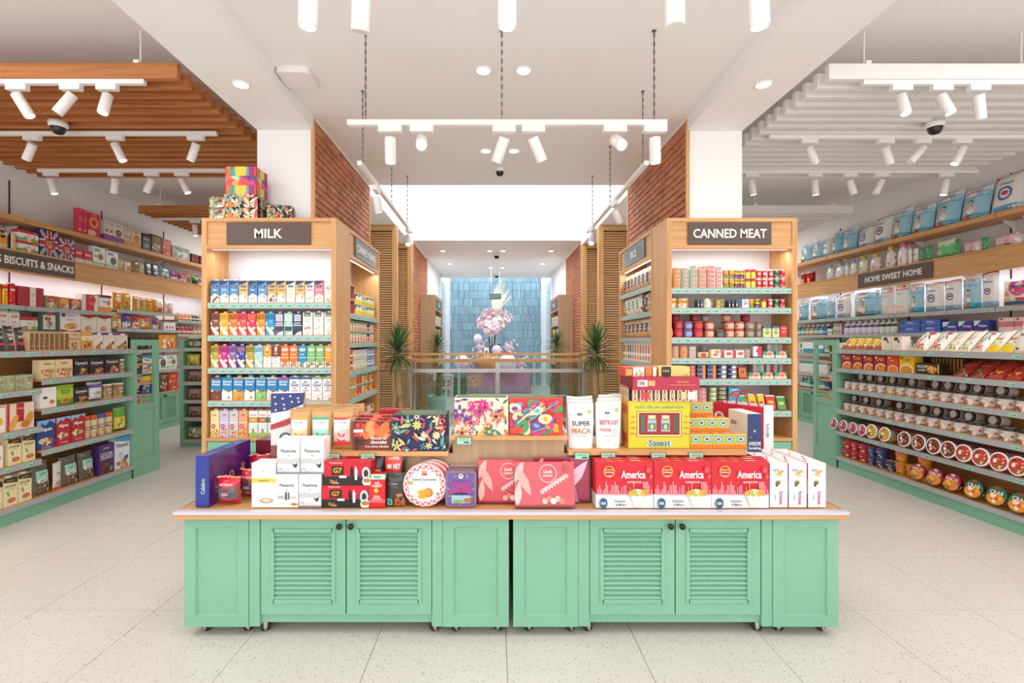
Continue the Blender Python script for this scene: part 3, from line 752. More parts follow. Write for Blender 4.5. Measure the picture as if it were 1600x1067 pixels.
def dome(x, y, z, label, s=1):
    m = M(); m.lathe([(.0, 0), (.06*s, 0), (.06*s, -.03*s), (.05*s, -.045*s)], 'eeecea', 20, mat='whitemetal', caps=False)
    t = thing(m, 'dome_camera', (x, y, z), label, 'camera')
    k = M(); k.lathe([(.045*s, -.042*s), (.042*s, -.07*s), (.028*s, -.088*s), (.0, -.094*s)], '181818', 18, mat='black', caps=False); part(k, 'camera_dome', t, (0, 0, 0))
dome((781-UX)/134, 755/134, ZC, 'white dome camera on the nave ceiling behind the hanging track')
dome((776-UX)/68, 755/68, ZC, 'dome camera in the first downlight row of the rear ceiling', 1.3)
dome((776-UX)/52, 755/52, ZC, 'dome camera deepest on the rear ceiling before the tiled wall', 1.2)
dome((91-UX)/176, 755/176, 3.45, 'white dome camera hanging under the brown slatted canopy', 1.2)
dome((1461-UX)/176, 755/176, 3.45, 'white dome camera hanging under the white slatted canopy', 1.2)
m = M(); s = .125; pts = []
for cx, cy, a0 in ((s-.04, s-.04, 0), (-s+.04, s-.04, pi/2), (-s+.04, -s+.04, pi), (s-.04, -s+.04, 1.5*pi)):
    for k in range(5): t = a0+k*pi/8; pts.append((cx+.04*math.cos(t), cy+.04*math.sin(t)))
n = len(pts)
for z0, z1, k0, k1 in ((0, -.03, .97, 1), (-.03, -.042, 1, .93)):
    for i in range(n): a, b = pts[i-1], pts[i]; m.poly([(a[0]*k0, a[1]*k0, z0), (b[0]*k0, b[1]*k0, z0), (b[0]*k1, b[1]*k1, z1), (a[0]*k1, a[1]*k1, z1)], mat='whitemetal')
m.poly([(a*.93, b*.93, -.042) for a, b in pts][::-1], mat='whitemetal')
t = thing(m, 'wireless_access_point', ((465-UX)/206, 755/206, ZC), 'flat rounded white access point on the nave ceiling', 'electronics', rot=(0, 0, .05))
# wall channel strips on the side walls
for k, y in enumerate((4.43, 5.83, 7.24, 8.63, 10.0)):
    q = bx('trim_4', (XL, y+.16, .6), (XL+.012, y+.170, 3.5), 'dark'); q['kind'] = 'structure'
for k, y in enumerate((4.17, 5.57, 6.98, 8.39, 9.79)):
    q = bx('trim_5', (XR-.012, y+.16, .6), (XR, y+.170, 3.5), 'dark'); q['kind'] = 'structure'
# ================================================================== FIXTURES
tg = M(); tg.box((-.03, -.0012, -.014), (.03, 0, .014), '9ed8bd', 'paper')
tg.poly([(-.022, -.0015, -.004), (.004, -.0015, -.004), (.004, -.0015, -.001), (-.022, -.0015, -.001)], '2c4a40'); tg.poly([(.004, -.0015, -.008), (.022, -.0015, -.008), (.022, -.0015, .003), (.004, -.0015, .003)], '5d8f7c')
TAG = tg.mesh('price_tag')
def shelf_board(t, x0, x1, z, y0, y1, mat='oakx', ntag=0, seed=0, railh=.05, tags=None, name='shelf'):
    sb = bx(name, (x0, y0+.006, z-.022), (x1, y1, z), mat, t)
    bx('price_rail', (x0, y0-.004, z-railh-.001), (x1, y0+.006, z-.004), 'rail', sb)
    R = random.Random(seed*7+int(z*100)); L = x1-x0
    if tags is None: tags = [x0+L*(k+.5)/ntag+R.uniform(-.3, .3)*L/ntag*.5 for k in range(ntag)]
    for p in tags: part(TAG, 'price_tag', sb, (min(max(p, x0+.032), x1-.032), y0-.0045, z-railh/2-.003), (0, 0, 0))
    return sb
def louvre_door(t, x0, x1, z0, z1, y, knob=1, pieces=True, name='door', n=14, mat='green'):
    m = M(); cx, cz = (x0+x1)/2, (z0+z1)/2; W, Hh = x1-x0-.004, z1-z0-.004; f = min(.065, W*.16); X, Z = W/2, Hh/2
    for a, b in (((-X, -Z), (-X+f, Z)), ((X-f, -Z), (X, Z)), ((-X+f, Z-f*1.15), (X-f, Z)), ((-X+f, -Z), (X-f, -Z+f*1.15))): m.box((a[0], 0, a[1]), (b[0], .02, b[1]), mat=mat)
    k = .014; a0, a1, b0, b1 = -X+f, X-f, -Z+f*1.15, Z-f*1.15
    for a, b in (((a0-k, b0-k), (a0+k*.3, b1+k)), ((a1-k*.3, b0-k), (a1+k, b1+k)), ((a0, b1-k*.3), (a1, b1+k)), ((a0, b0-k), (a1, b0+k*.3))): m.box((a[0], -.007, a[1]), (b[0], .006, b[1]), mat=mat)
    m.box((a0, .018, b0), (a1, .0195, b1), mat='green')
    d = part(m, name, t, (cx, y, cz)); ph = (b1-b0-.004)/n; R = Matrix.Rotation(-.8, 3, 'X')
    s = M(); s.box((a0+.004, -.003, -ph*.50), (a1-.004, .003, ph*.50), mat=mat, rot=R, ctr=(0, 0, 0))
    if pieces:
        sm = s.mesh('louvre_slat')
        for i in range(n): part(sm, 'louvre_slat', d, (cx, y+.006, cz+b0+.002+ph*(i+.5)))
    else:
        s = M()
        for i in range(n): zc = b0+.002+ph*(i+.5); s.box((a0+.004, .004, zc-ph*.5), (a1-.004, .011, zc+ph*.5), mat=mat, rot=R, ctr=(0, .008, zc))
        part(s, 'louvre_slats', d, (cx, y, cz), kind='stuff')
    if knob:
        kb = M(); kb.lathe([(.006, 0), (.006, .012), (.014, .016), (.016, .024), (.012, .03), (.004, .031)], '181818', 14, mat='black', axis='y')
        # lathe along +y; turn so that it points out of the door (-y)
        part(kb, 'knob', d, (cx+(X-.026)*knob, y, z1-.045), (pi, 0, 0), label='round black knob')
    return d
def panel_face(t, x0, x1, z0, z1, y, name='end_panel', f=.055, mat='green'):
    m = M(); cx, cz = (x0+x1)/2, (z0+z1)/2; X, Z = (x1-x0)/2, (z1-z0)/2
    for a, b in (((-X, -Z), (-X+f, Z)), ((X-f, -Z), (X, Z)), ((-X+f, Z-f), (X-f, Z)), ((-X+f, -Z), (X-f, -Z+f))): m.box((a[0], 0, a[1]), (b[0], .02, b[1]), mat=mat)
    m.box((-X+f, .011, -Z+f), (X-f, .02, Z-f), mat=mat)
    e = .006
    q = [(-X+f, -Z+f), (X-f, -Z+f), (X-f, Z-f), (-X+f, Z-f)]; qi = [(-X+f+e, -Z+f+e), (X-f-e, -Z+f+e), (X-f-e, Z-f-e), (-X+f+e, Z-f-e)]
    for i in range(4): j = (i+1) % 4; m.poly([(q[i][0], 0, q[i][1]), (q[j][0], 0, q[j][1]), (qi[j][0], .011, qi[j][1]), (qi[i][0], .011, qi[i][1])], mat=mat)
    return part(m, name, t, (cx, y, cz))
def sign_board(t, x0, x1, z0, z1, y, txt, mat='sign', hh=.34, name='sign_board', align=None, tw_=None):
    sb = bx(name, (x0, y-.012, z0), (x1, y, z1), mat, t)
    m = M(); W, Hh = x1-x0, z1-z0
    v, f, tw, th = text2d(txt); sc = hh*Hh/th; sc2 = min(sc, (tw_ or W*.88)/tw)
    for e, flip in ((-.003, False),):
        m.v += [(x*sc2, e, y_*sc) for x, y_ in v]; 
        for q in f: m.face(list(q), 'ffffff', 'letter')
    # give letters thickness
    n0 = len(m.v); m.v += [(a, 0, b) for a, _, b in m.v[:n0]]
    cnt = {}
    for q in f:
        for i in range(len(q)):
            a, b = q[i-1], q[i]; cnt[(a, b)] = cnt.get((a, b), 0)+1
    for (a, b), c in list(cnt.items()):
        if (b, a) not in cnt: m.face([a, b, b+n0, a+n0], 'ffffff', 'letter')
    xo = 0 if align is None else align
    part(m, 'lettering', sb, ((x0+x1)/2+xo, y-.0125, (z0+z1)/2)); return sb

def tall_unit(name_label, loc, rz, W, D_, shelves, sign, signx, signmat='sign', Hh=2.516, doors=2, tags=None, cat='shelf unit', cabz=.705, ntag=13, inset=.0, seed=0, backoff=0):
    t = root('shelving_unit', loc, name_label, cat, 'freestanding oak shelving units', rz)
    p = .04
    bx('side_panel', (0, 0, 0), (p, D_, Hh), 'oakz', t); bx('side_panel', (W-p, 0, 0), (W, D_, Hh), 'oakz', t)
    bx('top_board', (p, 0, Hh-.03), (W-p, D_, Hh), 'oakx', t)
    bx('header_board', (p, .012, 2.29), (W-p, .03, Hh-.03), 'oakx', t)
    bx('header_rail', (p, 0, 2.262), (W-p, .04, 2.292), 'oakx', t)
    ls = bx('light_strip', (p+.02, .045, 2.262), (W-p-.02, .06, 2.268), 'led', t)
    sign_board(t, signx[0], signx[1], 2.298, Hh-.038, .011, sign, signmat, .42)
    bx('back_panel', (p, D_-.015, cabz), (W-p, D_, Hh-.03), 'backwhite', t)
    bx('upper_back_panel', (p+.12, D_-.045, 1.2), (W-p-.0, D_-.03, 2.09), 'whitemetal', t)
    for k, z in enumerate(shelves):
        shelf_board(t, p+.002, W-p-.002, z, .012+inset, D_-.05, ntag=ntag, seed=k+seed)
    bx('cabinet_top', (p, .0, cabz-.025), (W-p, D_-.015, cabz), 'oakx', t)
    bx('cabinet_body', (p, .03, .08), (W-p, D_-.015, cabz-.025), 'green', t); bx('plinth', (p, .05, 0), (W-p, D_-.015, .08), 'green', t)
    for k in range(doors):
        a = p+(W-2*p)*k/doors; b = p+(W-2*p)*(k+1)/doors
        louvre_door(t, a, b, .085, cabz-.03, .008, 1 if k % 2 == 0 else -1, False, 'cabinet_door', n=12)
    return t
MZ = [1.823, 1.553, 1.284, 1.013]
tall_unit('tall oak shelving unit with milk cartons and a MILK sign', (-2.405, 3.974, 0), 0, 1.105, .35, MZ, 'MILK', (.205, .895), ntag=13)
tall_unit('tall oak shelving unit with tins and a CANNED MEAT sign', (1.421, 3.974, 0), 0, 1.074, .35, [1.944, 1.779, 1.535, 1.365, 1.191, .93], 'CANNED MEAT', (.175, .86), ntag=12, seed=5)
BZ = [1.759, 1.494, 1.23, .97]
# side units turned into the nave: the front looks along +X (left) or -X (right)
tall_unit('narrow-looking oak unit with a CANNED BEANS sign facing the nave', (-1.30, 4.33, 0), pi/2, 1.15, .31, BZ, 'CANNED BEANS', (.20, .98), 'signblue', ntag=10, seed=9)
RZ = [2.02, 1.78, 1.54, 1.30, 1.05]
tall_unit('oak unit with rice bags and a RICE sign facing the nave', (1.421, 5.49, 0), -pi/2, 1.15, .31, RZ, 'RICE', (.22, .92), 'signblue', ntag=9, seed=12)
# far units flanking the rear passage
def far_unit(loc, rz, label, sign):
    t = root('shelving_unit', loc, label, 'shelf unit', 'freestanding oak shelving units', rz)
    W, D_, Hh = 1.5, .33, 2.53
    bx('side_panel', (0, 0, 0), (.04, D_, Hh), 'palewood', t); bx('side_panel', (W-.04, 0, 0), (W, D_, Hh), 'palewood', t)
    bx('top_board', (.04, 0, Hh-.03), (W-.04, D_, Hh), 'palewood', t); bx('header_board', (.04, .01, 2.2), (W-.04, .03, Hh-.03), 'oakx', t)
    sign_board(t, .2, 1.3, 2.24, 2.46, .01, sign, 'signblue', .4)
    bx('back_panel', (.04, D_-.02, 0), (W-.04, D_, Hh-.03), 'backwhite', t)
    for z in (.7, 1.0, 1.3, 1.6, 1.9): shelf_board(t, .04, W-.04, z, .01, D_-.03, ntag=4)
    return t
far_unit((-1.29, 10.63, 0), pi/2, 'distant pale wood unit beyond the floor opening on the left', 'TEA')
far_unit((1.41, 12.13, 0), -pi/2, 'distant pale wood unit beyond the floor opening on the right', 'NUTS')

# ------------------------------------------------------------------ wall shelving, one thing per bay
def wall_bay(side, X, y0, y1, w3, w4, lows, label, sign=None):
    L = y1-y0; D_ = abs((XL if side == 'L' else XR)-X)
    loc, rz = ((X, y0, 0), pi/2) if side == 'L' else ((X, y1, 0), -pi/2)
    t = root('wall_shelving', loc, label, 'shelf unit', 'oak and mint shelving along the side walls', rz)
    g = .006
    bx('top_shelf', (g, 0, 2.925), (L-g, D_-.02, 2.985), 'oakx', t)
    bx('fascia', (0, 0, 2.335), (L, .03, 2.565), 'oakx', t)
    bx('fascia_top', (0, -.012, 2.565), (L, D_-.02, 2.583), 'oakx', t); bx('fascia_ledge', (0, -.012, 2.318), (L, .05, 2.335), 'oakx', t)
    bx('light_strip', (.02, .07, 2.325), (L-.02, .10, 2.335), 'led', t)
    for a in (g+.1, L-g-.1):
        m = M(); q = [(D_-.02, 2.92), (.2, 2.92), (.22, 2.89), (.3, 2.84), (D_-.04, 2.78), (D_-.02, 2.78)]
        b0 = len(m.v)
        m.poly([(-.006, y, z-2.8) for y, z in q], mat='whitemetal'); m.poly([(.006, y, z-2.8) for y, z in q][::-1], mat='whitemetal')
        for i in range(len(q)): y_, z_ = q[i-1]; yy, zz = q[i]; m.poly([(-.006, y_, z_-2.8), (-.006, yy, zz-2.8), (.006, yy, zz-2.8), (.006, y_, z_-2.8)], mat='whitemetal')
        part(m, 'shelf_bracket', t, (a, 0, 2.8))
    for k, z in enumerate((w3, w4)+tuple(lows)): shelf_board(t, g, L-g, z, 0, D_-.02, ntag=7, seed=k+int(y0*10))
    bx('cabinet_top', (0, -.01, .615), (L, D_-.02, .64), 'oakx', t)
    bx('cabinet_body', (0, .025, .1), (L, D_-.02, .615), 'green', t); bx('plinth', (0, .02, 0), (L, D_-.02, .1), 'green', t)
    for k in range(4):
        a = L*k/4; b = L*(k+1)/4
        louvre_door(t, a, b, .105, .612, .004, 1 if k % 2 == 0 else -1, False, 'cabinet_door', n=12)
    if sign: sign_board(t, sign[0], sign[1], 2.35, 2.556, 0, sign[2], 'sign', .42, align=sign[3])
    return t
WL_, WR_ = -5.65, 5.78
ys = (4.43, 5.83, 7.24, 8.63, 10.0)
nm = ['bay of left wall shelving at the photo edge under the BISCUITS sign', 'bay of left wall shelving with bright snack bags under the fascia', 'bay of left wall shelving partly behind the mint gondola end', 'deepest bay of left wall shelving before the milk unit']
for k in range(4):
    w3, w4 = ((1.93, 1.63), (1.93, 1.63), (1.99, 1.70), (1.89, 1.64))[k]
    wall_bay('L', WL_, ys[k], ys[k+1], w3, w4, (1.37, 1.02), nm[k])
t = root('hanging_sign', (WL_, 4.55, 0), 'dark brown BISCUITS & SNACKS sign on the left wall fascia', 'sign', None, pi/2)
sign_board(t, 0, 1.95, 2.347, 2.556, -.002, 'S BISCUITS & SNACKS', 'sign', .45, name='board', align=.455, tw_=1.0)
ys = (4.17, 5.57, 6.98, 8.39, 9.79)
nm = ['bay of right wall shelving at the photo edge with large diaper packs', 'bay of right wall shelving under the right part of HOME SWEET HOME', 'bay of right wall shelving under the left part of HOME SWEET HOME', 'deepest bay of right wall shelving beside the canned meat unit']
for k in range(4): wall_bay('R', WR_, ys[k], ys[k+1], 1.90, 1.62, (1.29, .93), nm[k])
t = root('hanging_sign', (WR_, 7.66, 0), 'dark brown HOME SWEET HOME sign on the right wall fascia', 'sign', None, -pi/2)
sign_board(t, 0, 1.30, 2.347, 2.556, -.002, 'HOME SWEET HOME', 'sign', .42, name='board', tw_=1.0)

# ------------------------------------------------------------------ mint gondolas
def gondola(side, X, y0, y1, yw, bays, label, ztop):
    """front face on plane X looking into the shop, from y0 to y1, wing panel up to yw"""
    L = yw-y0; D_ = .45
    loc, rz = ((X, y0, 0), pi/2) if side == 'L' else ((X, yw, 0), -pi/2)
    t = root('gondola', loc, label, 'shelf unit', 'mint gondolas standing in the side aisles', rz)
    tx = (lambda y: y-y0) if side == 'L' else (lambda y: yw-y)
    def sp(a, b): a, b = tx(a), tx(b); return (a, b) if a < b else (b, a)
    a, b = sp(y0, y1)
    bx('base', (a, .012, 0), (b, 2*D_, .125), 'green', t); bx('deck', (a, .004, .125), (b, 2*D_, .148), 'oakx', t)
    bx('deck_rail', (a, -.004, .10), (b, .004, .143), 'rail', t)
    bx('back_board', (a, D_-.01, .148), (b, D_+.01, 1.40), 'oakx', t)
    bx('far_side_board', (a, 2*D_-.02, .148), (b, 2*D_, 1.40), 'oakx', t)
    bx('inner_side_panel', (a, .012, .148), (a+.022, 2*D_-.02, 1.38) , 'green', t) if side == 'R' else bx('inner_side_panel', (b-.022, .012, .148), (b, 2*D_-.02, 1.38), 'green', t)
    for k, (ya, yb, zs) in enumerate(bays):
        p, q = sp(ya, yb)
        for j, z in enumerate(zs):
            sb = shelf_board(t, p+.003, q-.003, z, -.004 if z > 1.3 else .0, 2*D_ if z > 1.3 else D_-.012, ntag=5 if L > 1.8 else 4, seed=k*9+j)
    # wing at the far end: frame with an open upper half, panel below
    a, b = sp(y1, yw); f = .055; zt_ = 1.52
    for sy in (0, 2*D_-.03):
        m = M(); w_ = b-a; X_ = w_/2
        for c0, c1 in (((-X_, 0), (-X_+f, zt_)), ((X_-f*1.4, 0), (X_, zt_)), ((-X_+f, zt_-f*1.2), (X_-f*1.4, zt_)), ((-X_+f, .74), (X_-f*1.4, .80)), ((-X_+f, 0), (X_-f*1.4, .20))):
            m.box((c0[0], 0, c0[1]), (c1[0], .03, c1[1]), mat='green')
        m.box((-X_+f, .012, .20), (X_-f*1.4, .022, .74), mat='green')
        part(m, 'wing_frame', t, ((a+b)/2, sy, 0))
    bx('wing_base', (a, -.006, 0), (b, 2*D_, .11), 'green', t)
    ia, ib = (a+.02, b-.02)
    for z in (.80, 1.03, 1.25): bx('wing_shelf', (ia, .035, z-.02), (ib, 2*D_-.035, z), 'oakx', t)
    return t
gondola('L', -3.95, 3.2, 5.29, 5.70, [(3.2, 4.22, (1.42, 1.093, .763, .48)), (4.22, 5.29, (1.42, 1.17, .91, .549))], 'mint gondola of biscuits and cereals along the left aisle', 1.42)
gondola('R', 4.07, 2.9, 5.74, 6.16, [(2.9, 4.68, (1.41, 1.19, .954, .70, .447)), (4.68, 5.74, (1.41, 1.19, .954, .70, .447))], 'mint gondola of jars and cup noodles along the right aisle', 1.41)
# end rack seen past the milk unit
t = root('gondola', (-4.46, 6.86, 0), 'mint end rack of grain bags seen left of the milk unit', 'shelf unit', 'mint gondolas standing in the side aisles')
bx('side_panel', (0, 0, 0), (.05, .5, 1.52), 'green', t); bx('side_panel', (1.05, 0, 0), (1.10, .5, 1.52), 'green', t)
bx('back_panel', (.05, .48, 0), (1.05, .5, 1.5), 'green', t); bx('base', (.05, .01, 0), (1.05, .48, .09), 'green', t)
for z in (1.41, 1.16, .93, .67, .42, .11): shelf_board(t, .05, 1.05, z, .0, .47, ntag=5)

# ------------------------------------------------------------------ display island in front
YF = 2.452
def caster(t, x, y):
    m = M(); m.lathe([(.012, -.012), (.024, -.012), (.026, -.008), (.026, .008), (.024, .012), (.012, .012)], '2a2c2c', 18, axis='x', mat='rubber')
    w_ = part(m, 'caster_wheel', t, (x, y, .0262), (0, 0, 1.15 if int(x*1000) % 2 else -1.15))
    f = M(); f.box((-.017, -.010, .006), (-.0145, .008, .038), mat='steel'); f.box((.0145, -.010, .006), (.017, .008, .038), mat='steel'); f.box((-.02, -.025, .036), (.02, .025, .04), mat='steel')
    f.lathe([(.005, -.019), (.005, .019)], 'c9ccce', 10, axis='x', mat='steel')
    part(f, 'caster_fork', w_, (x, y, .0262-.012))
def U(u, s=308): return (u-UX)/s
def island(u, label, back):
    x0, x1 = U(u[0]), U(u[7]); t = root('island_cabinet', ((x0+x1)/2, YF, 0), label, 'cabinet', 'mint display cabinets on casters in front')
    c = (x0+x1)/2; zb, zt_ = .052, .612
    X = [U(k)-c for k in u]
    # u: panel0, panel1, post1, doormid, post2, post2e, panel, end
    for a, b in ((X[0], X[1]), (X[6], X[7])):
        panel_face(t, a, b, zb, zt_, 0)
        bx('cabinet_body', (a+.001, .02, zb), (b-.001, back, zt_), 'green', t)
    for a, b in ((X[1]+.002, X[2]), (X[5], X[6]-.002)): bx('corner_post', (a, .004, zb), (b, .05, zt_), 'green', t)
    bx('cabinet_body', (X[1]+.001, .05, zb+.012), (X[6]-.001, back, zt_), 'green', t)
    bx('toe_board', (X[2], .022, zb+.012), (X[5], .05, .108), 'green', t)
    louvre_door(t, X[2]+.002, X[3]-.001, .108, .61, .008, 1); louvre_door(t, X[3]+.001, X[5]-.002, .108, .61, .008, -1)
    for p in (X[0]+.08, X[1]-.03, X[1]+.06, X[6]-.05, X[6]+.06, X[7]-.05):
        caster(t, p, .06)
    for p in (X[0]+.1, X[7]-.1): caster(t, p, back-.06)
    return t
BK = 1.02
island((288, 388, 405, 540, 0, 675, 692, 795), 'left mint louvred display cabinet on casters in front', BK)
island((802, 903, 921, 1056, 0, 1191, 1208, 1310), 'right mint louvred display cabinet on casters in front', BK)
ZT = .647; CX0, CX1 = -1.597, 1.768
t = root('countertop', (.085, 2.412, 0), 'long light oak countertop across both mint cabinets with clear edge strip', 'countertop')
bx('board', (CX0-.085, 0, .612), (CX1-.085, 1.10, ZT), 'oakx', t)
m = M()
m.box((CX0-.088, -.004, .634), (CX1-.082, -.0005, ZT+.004), mat='strip')
m.box((CX0-.088, -.0005, ZT+.0005), (CX1-.082, .03, ZT+.0035), mat='strip')
m.box((CX0-.089, 0, .634), (CX0-.0855, 1.1, ZT+.004), mat='strip'); m.box((CX1-.0845, 0, .634), (CX1-.081, 1.1, ZT+.004), mat='strip')
part(m, 'edge_strip', t, label='pale plastic strip along the edge')
# tiered riser on the countertop
RS = 295.0
t = root('display_riser', (.1, F/RS, 0), 'pale wood tiered riser standing on the oak countertop', 'display stand')
def RXu(u): return (u-UX)/RS-.1
bx('riser_front', (RXu(436), .055, ZT), (RXu(1166), .07, .895), 'palewood', t)
bx('riser_front_upper', (RXu(706), .055, .895), (RXu(884), .07, .976), 'palewood', t)
for u0, u1, z, nm in ((432, 701, .917, 'left_shelf'), (702, 888, 1.002, 'middle_shelf'), (888, 1168, .922, 'right_shelf')):
    sb = bx('riser_shelf', (RXu(u0)+.002, 0, z-.024), (RXu(u1)-.002, .30, z), 'oakx', t)
    for p in dict(left_shelf=(520, 575), middle_shelf=(725,), right_shelf=(909, 950, 1028, 1087))[nm]:
        h2 = M(); h2.box((-.046, -.002, -.024), (.046, -.001, .018), mat='clear'); q = part(h2, 'tag_holder', sb, (RXu(p), -.003, z-.024))
        me = M(); me.box((-.036, -.0012, -.016), (.036, 0, .016), '9ed8bd'); me.poly([(-.026, -.0016, .004), (.026, -.0016, .004), (.026, -.0016, .008), (-.026, -.0016, .008)], '5d8f7c'); me.poly([(0, -.0016, -.011), (.028, -.0016, -.011), (.028, -.0016, -.003), (0, -.0016, -.003)], '2c4a40')
        part(me, 'price_tag', sb, (RXu(p), -.0055, z-.028))
bx('riser_side', (RXu(436), .07, ZT), (RXu(436)+.018, .28, .893), 'palewood', t); bx('riser_side', (RXu(1166)-.018, .07, ZT), (RXu(1166), .28, .897), 'palewood', t)
bx('riser_back', (RXu(436)+.018, .265, ZT), (RXu(1166)-.018, .28, .893), 'palewood', t)
# ================================================================== GOODS
K = '1e1e1e'; Wt = 'fbfaf6'
# ---- milk cartons
def riceops(food, word='Rice', wc='ffffff'):
    return [('p', [(0, 1), (0, .8), (.55, .86), (1, .97), (1, 1)], '27406c'), El(.5, .74, .34, .14, '27406c'), T('Isola', .74, .05, 'ffffff', w=.5), T(word, .58, .08, wc, w=.7), Bd(.0, .02, 'e8e4dc'), ('p', [(0, 0), (1, 0), (1, .3), (.5, .42), (0, .28)], 'f6f0e4')] + food
cho = [Fd(.05, .02, .95, .34, ['6a2f1c', '8a3f25', '4e2216', 'b06040'], 12)]; alm = [El(.35, .15, .1, .07, 'a85a34', .6), El(.62, .22, .09, .06, 'b86a3e', 2)]
D('milk_rice_choc', 'carton', '5b8cbc', riceops(cho), 'blue rice milk carton with chocolate picture')
D('milk_rice', 'carton', '6b9ccc', riceops([El(.72, .26, .1, .2, 'd89a58', .2)]), 'blue rice milk carton with grain picture')
D('milk_rice_nut', 'carton', '5f93c4', riceops([El(.62, .15, .16, .16, 'e8d8b8'), El(.62, .15, .07, .07, '3a3a2c')]), 'blue rice milk carton with coconut picture')
D('milk_rice_alm', 'carton', '4f7fb4', riceops(alm), 'blue rice milk carton with almonds')
D('milk_oat', 'carton', 'e3bd78', riceops([El(.75, .26, .09, .2, 'd08a3a', .2)], 'Avena', '6a4a2a'), 'tan oat milk carton with grain picture')
D('milk_oat_choc', 'carton', 'dab270', riceops(cho, 'Avena', '6a3a1a'), 'tan oat milk carton with chocolate picture')
D('milk_soy', 'carton', 'f4efe2', riceops([('ring', .5, .32, .2, .25, 'd8a848')], 'Soya', 'c8962e'), 'white milk carton with a golden ring')
D('milk_alm', 'carton', 'f6e6e2', riceops(alm, 'Almond', 'c23a4a'), 'white almond milk carton with red lettering')
D('milk_alm_pink', 'carton', 'e88a9c', riceops(alm, 'Almond', 'ffffff'), 'pink almond milk carton')
D('milk_cream', 'carton', 'f7f0e6', [('ring', .5, .68, .16, .24, '6fae74'), T('BIO', .66, .05, '3a7a4a', w=.3), T('Soja', .5, .05, 'c85a5a', w=.5), Fd(.1, .02, .9, .2, ORG, 6)], 'cream milk carton with green ring logo')
def rude(c, tc, word='Almond'):
    return [T('RUDE', .88, .10, tc), T('HEALTH', .77, .09, tc), T(word, .66, .045, 'ffffff', w=.55, cx=.6), T('drink', .6, .035, 'ffffff', w=.4, cx=.6), ('p', [(0, .62), (.25, .52), (0, .42)], 'f8dccc'), ('p', [(0, .34), (.2, .42), (1, .1), (1, 0), (.55, 0)], 'fbe8d8'), El(.72, .3, .3, .18, 'f4d0b4', .4)]
for k, c, tc, wd, nm in (('brown', '8d5042', '2e1a18', 'Chocolate', 'brown'), ('yellow', 'f0b418', '8a9a3a', 'Coconut', 'yellow'), ('orange', 'ea7a2c', '4a2418', 'Hazelnut', 'orange'), ('coral', 'e9515c', '8a2c3c', 'Tiger Nut', 'coral red'), ('crimson', 'e22c56', 'f8a030', 'Cashew', 'crimson'), ('amber', 'e9920f', '5a2e14', 'Barista', 'amber'), ('blue', '1f9fd6', '14507c', 'Oat', 'bright blue'), ('olive', 'bda534', '5c4c1c', 'Soya', 'olive yellow'), ('magenta', 'd32586', '74124c', 'Organic', 'magenta'), ('violet', '9464ac', '4c2c64', 'Brown Rice', 'violet'), ('royal', '2c3f9e', 'f0a050', 'Barista', 'royal blue'), ('sky', 'a8dbea', '2f6f8c', 'Oat', 'pale sky blue')):
    D('rude_'+k, 'carton', c, rude(c, tc, wd), nm+' plant milk carton with bold lettering')
for k, c, w1, nm in (('plum', '76688c', 'LAREN', 'dull purple'), ('teal', '93d0ba', 'ORIGINAL', 'pale teal'), ('navy', '1f3e6b', 'OAT+', 'navy')):
    D('hemp_'+k, 'carton', c, [('r', .12, .64, .88, .93, 'eef2f2'), T('Good', .85, .1, c, w=.6), T('Hemp', .73, .1, c, w=.6), T(w1, .53, .09, 'ffffff', w=.8), Bd(.42, .45, 'ffffff'), ('r', .1, .2, .9, .38, '3a4450'), ('p', [(.2, 0), (1, 0), (1, .18), (.5, .12)], 'dfe8e6')], nm+' carton with a white square logo')
for k, f, nm in (('nuts', [El(.3, .3, .15, .1, 'b86a3e', .6), El(.62, .33, .16, .12, 'c8814c', 2)], 'almonds'), ('leaf', [('lf', .35, .3, .3, .5, '7fae4a'), ('lf', .6, .36, .3, 2, '8fc05a')], 'green leaves'), ('grass', [('ln', .2, .1, .8, .45, .03, '8a9a5a'), ('ln', .4, .08, .95, .3, .03, '7a8a4a')], 'grass blades')):
    D('bio_'+k, 'carton', 'f6f4ea', [('r', .12, .82, .8, 1, '4d6b52'), T('bosna', .89, .07, 'ffffff', w=.55, cx=.46), T('ORGANIC', .68, .03, '6a6a5a', w=.6), T(nm.split()[-1].upper(), .61, .03, '6a6a5a', w=.5), El(.5, .08, .12, .05, '9ab070')] + f, 'white carton with green label and '+nm)
for k, c, nm in (('orange', 'f0a020', 'orange and white'), ('brown', '7e3a2a', 'brown and white')):
    D('half_'+k, 'carton', 'f6f2ec', [Bd(.5, 1, c), ('r', .35, .6, .62, .95, 'f8f4e4'), El(.5, .7, .1, .2, '4a3a30'), Fd(.1, .4, .9, .52, [c, 'f2e8c8'], 6), T('Soja', .3, .06, '4a3a2a', w=.6), Bd(.18, .2, 'c8b89a')], nm+' carton with a bottle picture')
for k, c, wd, nm in (('orange', 'e97a2a', 'ORANGE', 'orange'), ('blue', '2b92c4', 'RICE', 'blue'), ('green', '84c274', 'SOY', 'green'), ('amber', 'eda41c', 'OAT', 'amber')):
    D('omsy_'+k, 'carton', c, [El(.5, .82, .4, .2, 'f6f4ee'), T('Omsy', .82, .09, c, w=.6), T(wd, .6, .06, 'ffffff', w=.7), Bd(.44, .47, 'f2e8c8'), ('p', [(0, 0), (1, 0), (1, .3), (.5, .14), (0, .3)], 'f4efe4'), Fd(.04, .01, .96, .2, ['5a8a4a', 'c87a3a', '3f6f3f'] if k in ('blue', 'green') else BR, 9)], nm+' plant milk carton with white cloud logo')
